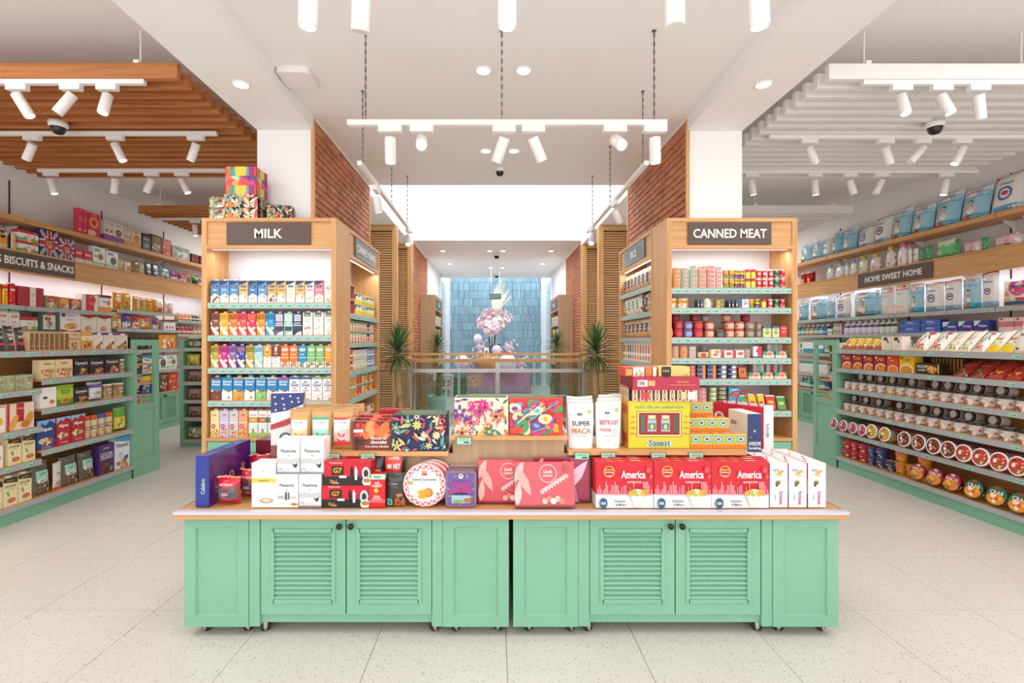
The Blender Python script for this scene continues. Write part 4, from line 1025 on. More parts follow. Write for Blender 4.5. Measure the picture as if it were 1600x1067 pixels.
for k, c, fo, nm in (('brown', '7a3430', ['7a3a22', 'a85a34'], 'brown'), ('teal', '16927e', ['f8f4ec', 'fdfaf2'], 'teal'), ('amber', 'e39a1c', ['e8a23a', 'd08820'], 'amber'), ('pale', 'd5dba0', ['f8f4ec', 'f2eee2'], 'pale yellow'), ('green', '7fbf52', ['8fc870', 'b8dc98'], 'green'), ('peach', 'f0d0b0', ['f0e2d0', 'e8a878'], 'peach'), ('pink', 'd92f80', ['f8f4ec', 'e8d8e0'], 'magenta')):
    D('almb_'+k, 'carton', '1b86c2', [Bd(.93, 1, c), T('Almond', .82, .11, 'ffffff', w=.8), T('Breeze', .7, .11, 'ffffff', w=.7), ('p', [(0, 0), (1, 0), (1, .42), (.6, .34), (.3, .44), (0, .36)], fo[0]), El(.16, .42, .12, .12, 'f0d890'), Fd(.08, .02, .92, .3, [fo[1], fo[0], fo[1]], 8), El(.62, .44, .16, .1, 'b06a3a', .5), El(.66, .12, .14, .09, 'b86f40', .8)], 'blue almond milk carton with %s top band' % nm, depth=.08)
for k, c, nm in (('navy', '2c4fa0', 'blue'), ('green', '8cc070', 'green')):
    D('sogood_'+k, 'carton', 'f4f6f6', [Bd(.92, 1, c), T('So', .8, .12, '22479c', w=.4), T('Good', .67, .14, '22479c', w=.7), El(.5, .52, .14, .05, 'a04a2a'), T('ALMOND', .42, .05, 'b8402a', w=.7), ('p', [(0, .08), (.4, .16), (1, .26), (1, .3), (.4, .2), (0, .12)], 'f0dc90'), Fd(.5, .01, .98, .12, BR, 5)], 'white carton with blue words and %s top' % nm, depth=.08)
for k, c, nm in (('yellow', 'efdc98', 'pale yellow'), ('lavender', 'cfc4e0', 'lavender'), ('lilac', 'd9cbd2', 'lilac grey'), ('orange', 'f3ab78', 'peach orange')):
    D('nutc_'+k, 'carton', c, [T('137', .84, .08, '5a4a3a', w=.5), Bd(.56, .58, 'fbf6ec'), El(.34, .42, .25, .25, 'd2405a'), T('GO', .42, .06, 'ffffff', .34, .25), Fd(.02, .01, .98, .34, ['d8923a', 'c87a28', 'e8b868', 'd2502a'], 14)], nm+' nut milk carton with red disc')
for k, c, nm in (('ochre', 'd89a2c', 'ochre'), ('brown', 'b3663a', 'brown'), ('teal', '2c8a78', 'teal')):
    D('koita_'+k, 'carton', 'f8f4ea', [T('KOITA', .84, .07, '7a7a70', w=.7), ('r', 0, .56, 1, .76, c), T('OAT', .66, .07, 'ffffff', w=.5), Bd(.12, .5, 'dbe8ea'), ('p', [(0, 0), (1, 0), (1, .16), (.5, .22), (0, .14)], '9fb85a'), El(.5, .26, .13, .24, 'b87a4a', .3)], 'white carton with %s label and red cap' % nm, cap='c8283a', depth=.08)
S = Shelf('F', 3.974, MZ[0], 'top milk shelf', .03)
def evenly(u0, pitch, keys, h, st=1): return [(u0+i*pitch, u0+(i+1)*pitch-.4, k, h, st) for i, k in enumerate(keys)]
S.row(evenly(325.5, 14.9, ['milk_rice_choc', 'milk_rice', 'milk_rice_nut', 'milk_oat', 'milk_rice_alm', 'milk_rice', 'milk_oat_choc', 'milk_oat', 'milk_soy', 'milk_oat', 'milk_alm', 'milk_alm_pink', 'milk_cream'], .193), d=.075)
S = Shelf('F', 3.974, MZ[1], 'second milk shelf', .03)
S.row(evenly(325.5, 14.45, ['rude_'+k for k in 'brown yellow orange coral crimson amber blue'.split()]+['hemp_plum', 'hemp_teal', 'hemp_navy'], .195)+[(470.5, 486.5, 'bio_nuts', .2), (487.5, 503.5, 'bio_leaf', .2), (504.3, 519, 'bio_grass', .2)], d=.075)
S = Shelf('F', 3.974, MZ[2], 'third milk shelf', .03)
S.row(evenly(325.5, 13.8, ['rude_'+k for k in 'olive magenta violet royal olive sky'.split()]+['half_orange', 'half_brown', 'omsy_orange', 'omsy_orange', 'omsy_blue', 'omsy_green', 'omsy_green', 'omsy_amber'], .193), d=.075)
S = Shelf('F', 3.974, MZ[3], 'fourth milk shelf', .03)
S.row(evenly(325.5, 17.65, ['almb_'+k for k in 'brown teal amber pale green peach pink'.split()]+['sogood_navy', 'sogood_navy', 'sogood_green', 'sogood_green'], .203), d=.085)
for i in range(10): S.put(332+i*17.6, 348+i*17.6, 'almb_brown' if i < 7 else 'sogood_navy', .206, i, back=.11, d=.085, word='rear ')
S = Shelf('F', 3.974, .705, 'lowest milk shelf', .03)
S.row(evenly(325, 14.9, ['nutc_'+k for k in ('yellow', 'lavender', 'lilac', 'orange')], .235)+evenly(385.5, 15, ['koita_ochre', 'koita_brown', 'koita_teal', 'koita_ochre', 'koita_brown'], .235), d=.075)

# ---- tins and packets on the canned meat unit
def tuna(c, c2, r='c8323a'): return [Bd(.1, .9, c), ('p', [(0, .1), (.5, .1), (.9, .9), (.4, .9)], c2), ('r', .3, .35, .68, .75, r), T('SAFCOL', .55, .22, 'ffffff', w=.32)]
for k, c, c2, nm in (('pink', 'f0c8bc', 'f8ece4', 'pale pink'), ('orange', 'f0a848', 'f8d080', 'orange'), ('green', 'b4d0b0', 'f2eae0', 'pale green'), ('rose', 'e8a8a0', 'f4dcd4', 'rose'), ('peach', 'f0b890', 'f6dcc8', 'peach'), ('white', 'e8e6ea', 'cfcfe0', 'white'), ('grey', 'b8b8b4', 'd8d4d0', 'grey'), ('red', 'd85848', 'f2b8a0', 'red')):
    D('tuna_'+k, 'can', c, tuna(c, c2), 'flat %s fish tin' % nm)
D('tuna_blue', 'can', '2d5f9e', [('p', [(.1, .1), (.6, .1), (.4, .9), (.2, .9)], 'f4f0ea'), ('star', .3, .5, .1, '2d5f9e'), El(.7, .5, .2, .2, 'f0a050'), Bd(0, .12, 'e07030')], 'flat blue and white fish tin')
D('tuna_bluered', 'can', '2c4f8c', [('p', [(0, .5), (.5, 1), (.3, 1), (0, .8)], 'e0633a'), El(.6, .5, .26, .1, 'f2f0ea'), ('p', [(.4, .1), (.9, .1), (1, .5)], '88b8e0')], 'flat dark blue and orange fish tin')
D('tuna_lime', 'can', 'a8c060', [Bd(.1, .35, '8aa848'), El(.5, .6, .3, .1, 'e8ecc8')], 'flat lime green fish tin')
D('tuna_gold', 'can', '3c4438', [Bd(.5, .8, 'd8c888'), Bd(.1, .2, '9a9a7a')], 'flat dark fish tin with gold band')
D('stew_green', 'can', 'd0242c', [Bd(.0, .35, '8cb040'), ('r', .2, .5, .8, .85, 'f0d030'), T('Lily', .68, .2, 'c01c24', w=.5), Fd(.1, .05, .9, .4, GRN, 6)], 'red and green stewed meat tin')
D('stew_purple', 'can', 'eecf2c', [Bd(0, .45, '6c3468'), T('PORK', .75, .24, '3c2a20', w=.6), Fd(.1, .05, .9, .4, ['c8a0b0', '8a4a70', 'f0d8d0'], 6)], 'yellow and purple meat tin')
D('stew_yellow', 'can', 'e9d22c', [Bd(.72, 1, 'c8242c'), ('ln', .1, .2, .9, .8, .12, 'c8242c'), El(.5, .4, .3, .3, 'f2e468')], 'yellow and red meat tin')
D('stew_red', 'can', 'd3202a', [El(.5, .52, .24, .24, 'f4e8e0'), T('3', .52, .24, 'd3202a', w=.2), Bd(.84, .9, 'f0e0d0')], 'red meat tin with white disc')
D('stew_dkgreen', 'can', '1f6a48', [T('Lily', .76, .18, 'ffffff', w=.6), Fd(.1, .05, .9, .4, ['e8e0d8', 'c84a4a', 'f4f0e8'], 6)], 'dark green tin with white pattern')
D('stew_rose', 'can', 'c9283c', [T('Lily', .76, .18, 'ffffff', w=.6), Fd(.1, .05, .9, .4, ['f0d8d4', 'e89a8a', 'f4f0e8'], 6)], 'rose red tin with white pattern')
S = Shelf('F', 3.974, 1.944, 'top canned meat shelf', .03)
S.row([(1042, 1053, 'tuna_pink', .033, 5), (1054, 1067, 'tuna_orange', .033, 5), (1067.6, 1080.5, 'tuna_green', .033, 5), (1081, 1094, 'tuna_green', .037, 5), (1094.6, 1107.6, 'tuna_peach', .036, 5), (1108.2, 1121.5, 'tuna_rose', .037, 5), (1122, 1132.6, 'tuna_pink', .035, 5)], d=None)
S.row(evenly(1133.5, 8.7, ['stew_green', 'stew_green', 'stew_purple', 'stew_purple', 'stew_yellow', 'stew_yellow', 'stew_red', 'stew_red'], .076, 2)+[(1204.5, 1213, 'stew_red', .076, 2), (1213.8, 1222.6, 'stew_dkgreen', .076, 2), (1223.4, 1232.4, 'stew_rose', .076, 2)], first=7)
D('kids_jar', 'jar', 'f0b828', [Bd(.0, .55, 'f6f0e6'), Fd(.15, .05, .85, .5, ORG, 8), T('FRUIT', .75, .2, 'c83a2a', w=.7)], 'square yellow and white jar', name='food_jar', lid='e8d8c8')
D('fish_box', 'box', '3d4a54', [Bd(.6, 1, '56646c'), ('r', .2, .2, .8, .5, 'c8d0cc')], 'small dark fish packet', depth=.06)
D('tin_bluef', 'can', '2b7fb4', [El(.35, .5, .26, .35, 'f4f0dc'), El(.75, .5, .15, .15, 'e88a3a'), Fd(.1, .1, .6, .9, ['f0e8c8', 'e8c848'], 5)], 'squat blue tin with yellow drawing')
D('tin_yel', 'can', 'd6cf62', [T('SPAM', .6, .3, '4a4a24', w=.8), Fd(.1, .05, .9, .35, ['6a8a3a', 'e8e0b0'], 5)], 'squat yellow green tin')
D('box_bluew', 'box', 'eceff0', [('r', 0, 0, .28, 1, '2b5fa8'), El(.65, .5, .25, .12, 'd88a8a', .4), T('fish', .8, .16, '2b5fa8', .62, .5)], 'white and blue fish packet', depth=.04)
S = Shelf('F', 3.974, 1.779, 'second canned meat shelf', .03)
S.row([(1045, 1062, 'kids_jar', .078), (1063, 1080, 'kids_jar', .078), (1092, 1096, 'fish_box', .066), (1097, 1101, 'fish_box', .07), (1102, 1120, 'tin_bluef', .068), (1122, 1138, 'tin_yel', .034, 2), (1141, 1145, 'fish_box', .062), (1146.5, 1150.5, 'fish_box', .064), (1152, 1156.5, 'fish_box', .066), (1158, 1173.5, 'box_bluew', .07), (1174, 1182.8, 'stew_green', .072), (1183.3, 1192.6, 'stew_purple', .072), (1193.4, 1202.6, 'stew_yellow', .072), (1203.6, 1212.8, 'stew_red', .072), (1213.6, 1222.4, 'stew_dkgreen', .07), (1223, 1232, 'stew_rose', .07)])
def jm(c, lb): return [El(.5, .5, .36, .2, lb), ('star', .18, .45, .1, 'a01c28')]
for k, c, nm in (('red', 'c22634', 'red'), ('blue', '5f86c8', 'blue'), ('peach', 'dfa382', 'peach'), ('grey', '8f8c80', 'grey green'), ('teal', '3c5058', 'dark teal'), ('wine', '8a2430', 'wine red')):
    D('terrine_'+k, 'jar', c, jm(c, {'red': 'd84a50', 'blue': '8fb0e0', 'peach': 'eebfa0', 'grey': 'a8a498', 'teal': '5f7880', 'wine': 'a84050'}[k]), '%s terrine jar with gingham lid' % nm, name='terrine_jar', lid='b84a48', lidtop=[El(.5, .5, .46, .46, 'd89a90'), Bd(.45, .55, 'b84a48'), ('r', .45, 0, .55, 1, 'b84a48')])
D('tin_leanyel', 'box', 'd9dfa0', [El(.5, .5, .3, .4, '8fae3c'), Bd(.8, 1, '4a6a9a'), T('THON', .55, .14, 'f8f8e0', w=.7)], 'upright green and yellow fish tin', depth=.03, name='fish_tin')
D('tin_leanred', 'box', 'd5323c', [El(.5, .5, .32, .2, 'e87a70'), T('THON', .8, .12, 'ffffff', w=.7)], 'upright red fish tin', depth=.03, name='fish_tin')
S = Shelf('F', 3.974, 1.535, 'third canned meat shelf', .03)
S.row([(1042, 1056, 'terrine_peach', .075, 1), (1057, 1071.5, 'terrine_red', .0655, 2), (1072, 1087, 'terrine_blue', .0655, 2), (1087.5, 1104, 'terrine_red', .0655, 2), (1106, 1121, 'terrine_peach', .0655, 2), (1122.5, 1137, 'terrine_teal', .06, 1), (1138, 1153, 'terrine_peach', .0655, 2), (1153.6, 1168.8, 'terrine_peach', .0655, 2), (1169.5, 1184.5, 'terrine_grey', .0655, 2), (1185.4, 1194.6, 'terrine_grey', .062, 2), (1195.5, 1208.5, 'tin_leanyel', .092), (1210, 1221.5, 'tin_leanyel', .092), (1222.3, 1234, 'tin_leanred', .092)])
S2 = Shelf('F', 3.974, 1.535, 'third canned meat shelf', .03)
for i, (a, b, k) in enumerate(((1050, 1063, 'terrine_wine'), (1080, 1093, 'terrine_wine'), (1096, 1109, 'terrine_grey'), (1129, 1143, 'terrine_peach'), (1159, 1173, 'terrine_wine'))):
    for L in range(3):
        w_ = 13.5/182; c_ = ((a+b)/2-UX)*(3.974+.14)/F
        good(k, w_, .0655, (c_, 3.974+.125, 1.5358+L*.0662), '%s %s, %s in the rear row of the third shelf' % (LV[3][L], PR[k]['desc'], ORD[i]), 'goods on third canned meat shelf')
D('pk_yellow', 'box', 'f6efe2', [('r', 0, 0, .16, 1, 'e8c23a'), El(.65, .7, .26, .16, 'e89a3c'), El(.5, .35, .25, .1, 'c05a4a')], 'white and yellow fish packet', depth=.04)
D('pk_red', 'box', 'f4e8e2', [('r', 0, 0, .2, 1, 'b82a3c'), El(.65, .5, .28, .16, 'd06a60'), Bd(.88, 1, 'd8a0a0')], 'white and red fish packet', depth=.04)
D('pk_brown', 'box', 'e2c8a0', [El(.5, .5, .3, .2, 'b05a34'), Bd(0, .15, '9a5a3a')], 'small brown fish packet', depth=.04)
D('pk_redtall', 'box', 'f2eef0', [('r', .5, 0, 1, 1, 'd8384c'), El(.5, .6, .22, .22, 'd8384c'), Bd(.0, .12, '3a6ab0')], 'tall red and white fish packet', depth=.05)
D('tray_green', 'box', 'f0ede2', [Bd(.45, 1, '3fa37c'), El(.6, .6, .3, .25, 'f2c8b8'), ('ln', .1, .2, .5, .8, .06, 'c03a3a'), El(.62, .62, .2, .14, 'e0705a')], 'rounded green and white fish tray', depth=.03, name='fish_tray')
D('tray_orange', 'box', 'c8642c', [El(.5, .5, .38, .4, 'e08a3c'), El(.5, .55, .26, .28, 'b04a20'), T('MAKRO', .8, .1, 'f4e0a0', w=.7)], 'orange fish tray leaning back', depth=.03, name='fish_tray')
for k, c, nm in (('green', '9fd0b8', 'green'), ('red', 'c83a54', 'red'), ('pink', 'e89a88', 'salmon pink')):
    D('flat_'+k, 'box', 'e8e2dc', [('r', .3, 0, .7, 1, c), Bd(.0, .15, '9a948c')], 'flat %s striped fish tin in a stack' % nm, depth=.06, name='fish_tin')
S = Shelf('F', 3.974, 1.365, 'fourth canned meat shelf', .03)
S.row([(1043, 1051, 'tuna_green', .0235, 4), (1052, 1065, 'tuna_peach', .0235, 4), (1066, 1079, 'tuna_orange', .0235, 4), (1080, 1092, 'tuna_white', .0235, 4), (1093.5, 1110, 'pk_brown', .045), (1112, 1129, 'pk_yellow', .068), (1130.5, 1148, 'pk_red', .066), (1149, 1166, 'pk_red', .068), (1167, 1177.5, 'tuna_grey', .0235, 3), (1180, 1194, 'pk_redtall', .094), (1195.6, 1213.4, 'tray_green', .052), (1215, 1233.5, 'tray_green', .052)])
for i, (a, k, n) in enumerate(((1095, 'tuna_grey', 4), (1196, 'flat_green', 7), (1214, 'flat_red', 7))):
    w_ = (13 if i == 0 else 17)/182
    for L in range(n):
        h_ = .0235 if i == 0 else .0155
        good(k, w_, h_, ((a+7-UX)*4.12/F+(.02 if i else 0), 4.11, 1.366+L*(h_+.0004)), '%s %s, %s stack at the back of fourth shelf' % (['lowest', 'second-up', 'third-up', 'fourth-up', 'fifth-up', 'sixth-up', 'seventh-up'][L], PR[k]['desc'].replace(' in a stack', ''), ORD[i]), 'goods on fourth canned meat shelf')
S = Shelf('F', 3.974, 1.191, 'fifth canned meat shelf', .03)
S.row([(1043, 1054, 'tuna_rose', .036, 3), (1055, 1066, 'tuna_peach', .036, 3), (1067, 1078, 'tuna_rose', .036, 3), (1079, 1091.5, 'tuna_red', .036, 3), (1092.5, 1108, 'tuna_blue', .0375, 3), (1109, 1124.5, 'tuna_blue', .0375, 3), (1125.5, 1141, 'tuna_bluered', .0375, 3), (1142, 1156.5, 'tuna_bluered', .0375, 3), (1158, 1171, 'tray_orange', .09, 1, -.25), (1173, 1192, 'tray_green', .05), (1194, 1212, 'tray_green', .05), (1214, 1233, 'tray_green', .05)])
for i, (a, k) in enumerate(((1173, 'flat_green'), (1194, 'flat_red'), (1214, 'flat_pink'))):
    for L in range(7): good(k, .092, .0158, ((a+9-UX)*4.12/F+.012, 4.11, 1.192+L*.0162), '%s %s, %s stack at the back of fifth shelf' % (['lowest', 'second-up', 'third-up', 'fourth-up', 'fifth-up', 'sixth-up', 'seventh-up'][L], PR[k]['desc'].replace(' in a stack', ''), ORD[i]), 'goods on fifth canned meat shelf')
D('pk_crab', 'box', '3f9fc4', [El(.5, .35, .36, .2, 'c8503c'), T('CRAB', .8, .14, 'ffffff', w=.7)], 'blue packet with a red crab', depth=.06)
D('tin_red', 'box', 'cf2a30', [El(.5, .5, .34, .2, 'f0b040'), Bd(.9, 1, 'e8d8c8')], 'rounded red fish tin leaning back', depth=.025, name='fish_tin')
D('tin_yellow', 'box', 'e2c022', [El(.5, .45, .32, .2, 'c8402a'), Bd(.9, 1, 'e8d8c8')], 'rounded yellow fish tin leaning back', depth=.025, name='fish_tin')
D('tin_green', 'box', '4f9a5a', [El(.5, .45, .32, .2, 'e8d040'), Bd(.9, 1, 'e8d8c8')], 'rounded green fish tin leaning back', depth=.025, name='fish_tin')
S = Shelf('F', 3.974, .93, 'lowest canned meat shelf', .03)
S.row([(1048, 1061, 'tuna_rose', .036, 5), (1063, 1076, 'tuna_rose', .036, 5), (1078, 1091, 'tuna_rose', .036, 5), (1095, 1109, 'tuna_rose', .036, 5), (1112, 1125, 'tuna_lime', .037, 5), (1127, 1140.5, 'tuna_gold', .037, 5), (1141.5, 1159, 'pk_crab', .093, 2), (1160, 1173, 'tin_green', .12, 1, -.3), (1174.5, 1187, 'tin_yellow', .13, 1, -.3), (1189, 1200, 'tin_yellow', .13, 1, -.3), (1202, 1217, 'tin_red', .12, 1, -.3), (1219, 1233, 'tin_green', .11, 1, -.3)])

# ---- rice bags (right) and beans (left) on the units facing the nave
for k, c, lb, nm in (('kraft', 'd9b68c', '2c3266', 'kraft paper rice bag with navy label'), ('white', 'efece2', '6aa48c', 'white rice bag with green mark'), ('mint', 'dfe8d8', '3fa08c', 'pale green rice bag'), ('grey', '6f6c66', 'd8d4cc', 'dark grey rice bag'), ('blue', 'd9c4a4', '2f5aa0', 'kraft rice bag with blue label')):
    D('rice_'+k, 'bag', c, [('r', .25, .28, .75, .68, lb), T('RICE', .56, .09, 'f4f0e4', w=.4), ('r', .32, .34, .68, .46, 'efe8d8')], nm, depth=.1, crimp=c, mat='paper')
for k, c, c2, nm in (('pink', 'f2e4dc', 'e0685c', 'slim white packet with coral band'), ('green', 'f0ece0', '5fa070', 'slim white packet with green band'), ('orange', 'f2e6d4', 'e08a3c', 'slim white packet with orange band'), ('black', 'f0ebe4', '3a3a3a', 'slim white packet with black band')):
    D('slim_'+k, 'box', c, [('r', .2, .45, .8, .85, c2), El(.5, .2, .3, .3, c2)], nm, depth=.08)
def seq(side, X, ya, yb, z, where, keys, h, st=1, **kw):
    n = len(keys); S = Shelf(side, X, z, where, .03); yy = [ya+(yb-ya)*i/n for i in range(n+1)]
    us = [UX+(F*X/y) for y in yy]
    its = [(us[i], us[i+1], keys[i], h, st) for i in range(n)]
    if side == 'R': its = its[::-1]
    S.row(its, **kw)
kr = ['rice_kraft']
seq('R', 1.421, 4.40, 5.43, 2.02, 'top RICE shelf', kr*2+['rice_blue']*4+kr*2, .20)
seq('R', 1.421, 4.40, 5.43, 1.78, 'second RICE shelf', kr*2+['rice_grey', 'rice_white', 'rice_mint', 'rice_white', 'rice_white'], .205)
seq('R', 1.421, 4.40, 5.43, 1.54, 'third RICE shelf', ['rice_blue', 'rice_kraft']+kr*5, .20)
seq('R', 1.421, 4.40, 5.43, 1.30, 'fourth RICE shelf', ['slim_orange', 'slim_pink', 'slim_pink', 'slim_green', 'slim_pink', 'slim_orange', 'slim_pink', 'slim_green', 'slim_black', 'slim_black', 'slim_orange', 'slim_black'], .19)
seq('R', 1.421, 4.40, 5.43, 1.05, 'fifth RICE shelf', kr*7, .15)
for k, c, ops, nm in (('bluered', '2c6fb8', [Bd(.7, 1, '7a2430'), Bd(0, .25, 'c8302c'), El(.5, .45, .3, .2, 'b03a30')], 'large blue and red bean tin'), ('greenyel', '3f8a4a', [Bd(0, .5, 'e8d23c'), El(.5, .6, .3, .2, 'f0f0d0')], 'green and yellow bean tin'), ('whiteyel', 'eef0e0', [Bd(0, .4, 'd8c83c'), T('PEAS', .7, .14, '3a7a4a', w=.7)], 'white and yellow bean tin'), ('white', 'f4f0ea', [Bd(.8, 1, '4f9a5a'), Fd(.1, .05, .9, .4, ['b86a3a', 'd88a4a'], 6), T('BEAN', .62, .12, 'c04a3a', w=.7)], 'white bean tin with green top'), ('navy', 'f0ede8', [Bd(.55, .95, '1f3a68'), El(.5, .25, .25, .2, 'd04a4a')], 'white and navy bean tin'), ('red', 'd23a30', [Bd(.3, .55, 'f0dcd0'), El(.5, .7, .2, .15, 'f0b040')], 'red bean tin'), ('plain', 'f3f0f0', [T('gold', .6, .12, 'a04a7a', w=.6), El(.5, .25, .3, .1, 'c8d8a8')], 'white tin with a thin script'), ('blue', '3f7fc0', [El(.5, .5, .36, .24, 'dfe8f4'), Bd(0, .1, '2c5a98')], 'blue tin with white oval'), ('teal', '2f9aa8', [El(.5, .45, .3, .3, 'f0a040'), Bd(.85, 1, 'f0ede2')], 'teal tin with orange picture'), ('orange', 'e8a040', [El(.5, .45, .3, .3, 'c8402c'), Bd(.85, 1, '3a7a5a')], 'orange tin with red picture'), ('fgreen', '3f8a6a', [El(.5, .4, .32, .3, 'f0c050')], 'green tin with yellow fruit')):
    D('bean_'+k, 'can', c, ops, nm)
seq('L', -1.30, 4.42, 4.66, 1.759, 'top CANNED BEANS shelf front half', ['bean_bluered', 'bean_bluered'], .135, 2)
seq('L', -1.30, 4.69, 5.40, 1.759, 'top CANNED BEANS shelf', ['bean_greenyel', 'bean_greenyel', 'bean_whiteyel', 'bean_whiteyel', 'bean_greenyel', 'bean_greenyel', 'bean_greenyel'], .105, 2)
seq('L', -1.30, 4.42, 5.40, 1.494, 'second CANNED BEANS shelf', ['bean_white', 'bean_white', 'bean_white', 'bean_white', 'bean_white', 'bean_white', 'bean_white', 'bean_navy', 'bean_white', 'bean_white'], .10, 2)
seq('L', -1.30, 4.42, 5.40, 1.23, 'third CANNED BEANS shelf', ['bean_red', 'bean_red', 'bean_plain', 'bean_plain', 'bean_plain', 'bean_plain', 'bean_plain', 'bean_blue', 'bean_blue', 'bean_blue'], .095, 2)
seq('L', -1.30, 4.42, 5.40, .97, 'fourth CANNED BEANS shelf', ['bean_teal', 'bean_teal', 'bean_teal', 'bean_orange', 'bean_orange', 'bean_white', 'bean_fgreen', 'bean_orange', 'bean_fgreen', 'bean_orange'], .10, 2)
seq('L', -1.30, 4.42, 5.40, .706, 'lowest CANNED BEANS shelf', ['bean_red', 'bean_red', 'bean_plain', 'bean_red', 'bean_red', 'bean_red', 'bean_plain', 'bean_red'], .11)
for side, X, ya in (('L', -1.29, 10.75), ('R', 1.41, 10.75)):
    for zi, z in enumerate((1.0, 1.3, 1.6, 1.9)):
        seq(side, X, ya, ya+1.2, z, '%s shelf of the far unit on the %s' % (['lowest', 'second', 'third', 'top'][zi], 'left' if side == 'L' else 'right'), [['rice_kraft', 'slim_green', 'rice_white'], ['slim_orange', 'rice_mint', 'rice_blue'], ['rice_grey', 'slim_pink', 'rice_kraft'], ['slim_black', 'rice_white', 'slim_green']][zi]*2, .18)
# ---- left gondola
WD = 'left gondola'
def bxp(k, c, ops, nm, **kw): D(k, 'box', c, ops, nm, **kw)
D('trail', 'bag', '3a3634', [Bd(.0, .3, '54403a'), El(.5, .25, .36, .12, 'e8502c'), T('TRAIL', .62, .12, 'f4f0ea', w=.7), T('MIX', .48, .1, 'f4f0ea', w=.5), El(.5, .82, .3, .1, '8a8884')], 'black trail mix bag with orange spot', crimp='4a4644')
D('trailr', 'bag', '38302e', [El(.5, .3, .4, .2, 'c8263a'), T('NUT', .58, .12, 'f4f0ea', w=.6), El(.5, .82, .3, .1, '8a8884')], 'black snack bag with red spot', crimp='4a4644')
bxp('bar', 'c4a478', [('r', .22, .06, .95, .94, '7a4c30'), Fd(.2, .08, .95, .9, ['d8b080', 'c89060', 'e8d0a8', '5a3420'], 12)], 'tan snack bar standing on edge', depth=.14)
bxp('barg', 'c4a070', [('r', .22, .06, .95, .94, '8a5c34'), Fd(.3, .1, .95, .9, ['6a9a3a', '8ab04a', 'b8783c'], 9)], 'snack bar with green picture standing on edge', depth=.14)
bxp('cookt', 'cdb690', [T('cookie', .84, .08, '5a3a24', w=.7), Bd(.58, .62, '8a5a34'), Fd(.08, .05, .92, .5, BR, 10)], 'tan cookie box with brown biscuits', depth=.06)
bxp('cooka', 'dba04c', [Bd(.55, .8, 'f0dcb0'), T('cookie', .68, .08, '6a3a14', w=.7), Fd(.08, .05, .92, .48, ['a8602c', 'c8803c', '7a4420'], 9)], 'amber cookie box with brown biscuits', depth=.06)
for k, c, nm in (('purple', '6a3fa0', 'purple'), ('navy', '2c3c94', 'navy'), ('magenta', 'b03a9c', 'magenta')):
    bxp('bisc_'+k, 'e2d8c8', [Bd(.88, 1, c), ('r', .4, .89, .75, .99, 'f4f0ea'), T('yogood', .72, .06, '8a7aa0', w=.5), El(.5, .22, .3, .12, 'b87a3c', .6), El(.8, .4, .1, .12, '7a3a24'), Fd(.1, .03, .95, .2, BR, 6)], 'beige biscuit box with %s top band' % nm, depth=.06)
bxp('village', 'e6cfa0', [T('Sablés', .8, .12, '8a5a2c', w=.6), ('r', .06, .3, .94, .5, 'c88a5a'), Fd(.05, .1, .95, .55, ['c8603c', 'e8e0d0', 'a8a070', 'd89858'], 14)], 'beige biscuit box with village picture', depth=.07)
def carm(c): return [T('Carmen\'s', .72, .18, 'f4f4f4', w=.84), T('muesli bars', .55, .06, c, w=.6), El(.6, .24, .3, .1, 'b8783c', .5), Fd(.3, .06, .96, .4, ['c88a44', '8a5024', 'e8c080'], 8), ('r', 0, 0, 1, .06, c)]
for k, c, nm in (('blue', '5a88c8', 'blue'), ('pink', 'c86a9c', 'pink'), ('plum', '8a6ac0', 'plum'), ('gold', 'd8a83c', 'gold')): bxp('carm_'+k, '2a2428', carm(c), 'black muesli bar box with %s strip' % nm, depth=.06)
D('mdo', 'can', 'a8855c', [T('OATS', .62, .14, 'f4f0e6', w=.7), T('BIO', .4, .12, 'f4f0e6', w=.5), Bd(.9, 1, 'f2efe6')], 'brown paper canister with white lid', name='food_canister')
bxp('whitecook', 'f4f2ee', [T('yogood', .84, .05, '8a8a8a', w=.5), El(.3, .5, .14, .08, '6a3a2c'), El(.72, .28, .16, .12, 'b8803c')], 'white box with two small biscuits', depth=.07)
bxp('crunchy', 'b4cf3c', [Bd(.8, 1, '8ab02c'), T('NATURE', .72, .1, '2c6a34', w=.8), T('VALLEY', .6, .1, '2c6a34', w=.8), ('r', .0, .0, 1, .3, '5a8a2c'), El(.5, .24, .34, .14, 'd89a3c', .1), El(.5, .24, .2, .08, 'a8642c', .1)], 'lime green crunchy bar box', depth=.07)
D('oatsbag', 'bag', '5a5a98', [('r', .08, .1, .92, .68, 'e8e4dc'), T('Oats', .42, .2, '5a6a8a', w=.7), Bd(.86, .95, 'e2dfe8')], 'blue and white oats bag', crimp='d8d8e8')
bxp('alpenn', '2a3f88', [('p', [(0, .72), (.3, .9), (.45, .8), (.7, .97), (1, .82), (1, 1), (0, 1)], '7fb0dc'), T('Alpen', .66, .17, 'ffffff', w=.86), ('p', [(.5, 0), (1, 0), (1, .35)], '6a3a88'), El(.45, .28, .38, .16, 'e8dcc0'), Fd(.12, .12, .82, .4, ['d8a050', 'b87030', 'f0d8a0', '8a4a2c'], 14), T('No Added Sugar', .05, .05, 'ffffff', w=.8)], 'navy muesli box with mountains', depth=.08, name='cereal_box')
bxp('alpenr', 'b81f2c', [('p', [(0, .78), (.3, .92), (.45, .84), (.7, .97), (1, .86), (1, 1), (0, 1)], '8fc0e4'), T('Alpen', .68, .16, 'ffffff', w=.86), El(.45, .34, .38, .16, 'e8dcc0'), Fd(.12, .2, .82, .48, ['d8a050', 'b87030', 'f0d8a0', '8a4a2c'], 14), T('The Original', .09, .06, 'f4e8c8', w=.8)], 'red muesli box with mountains', depth=.08, name='cereal_box')
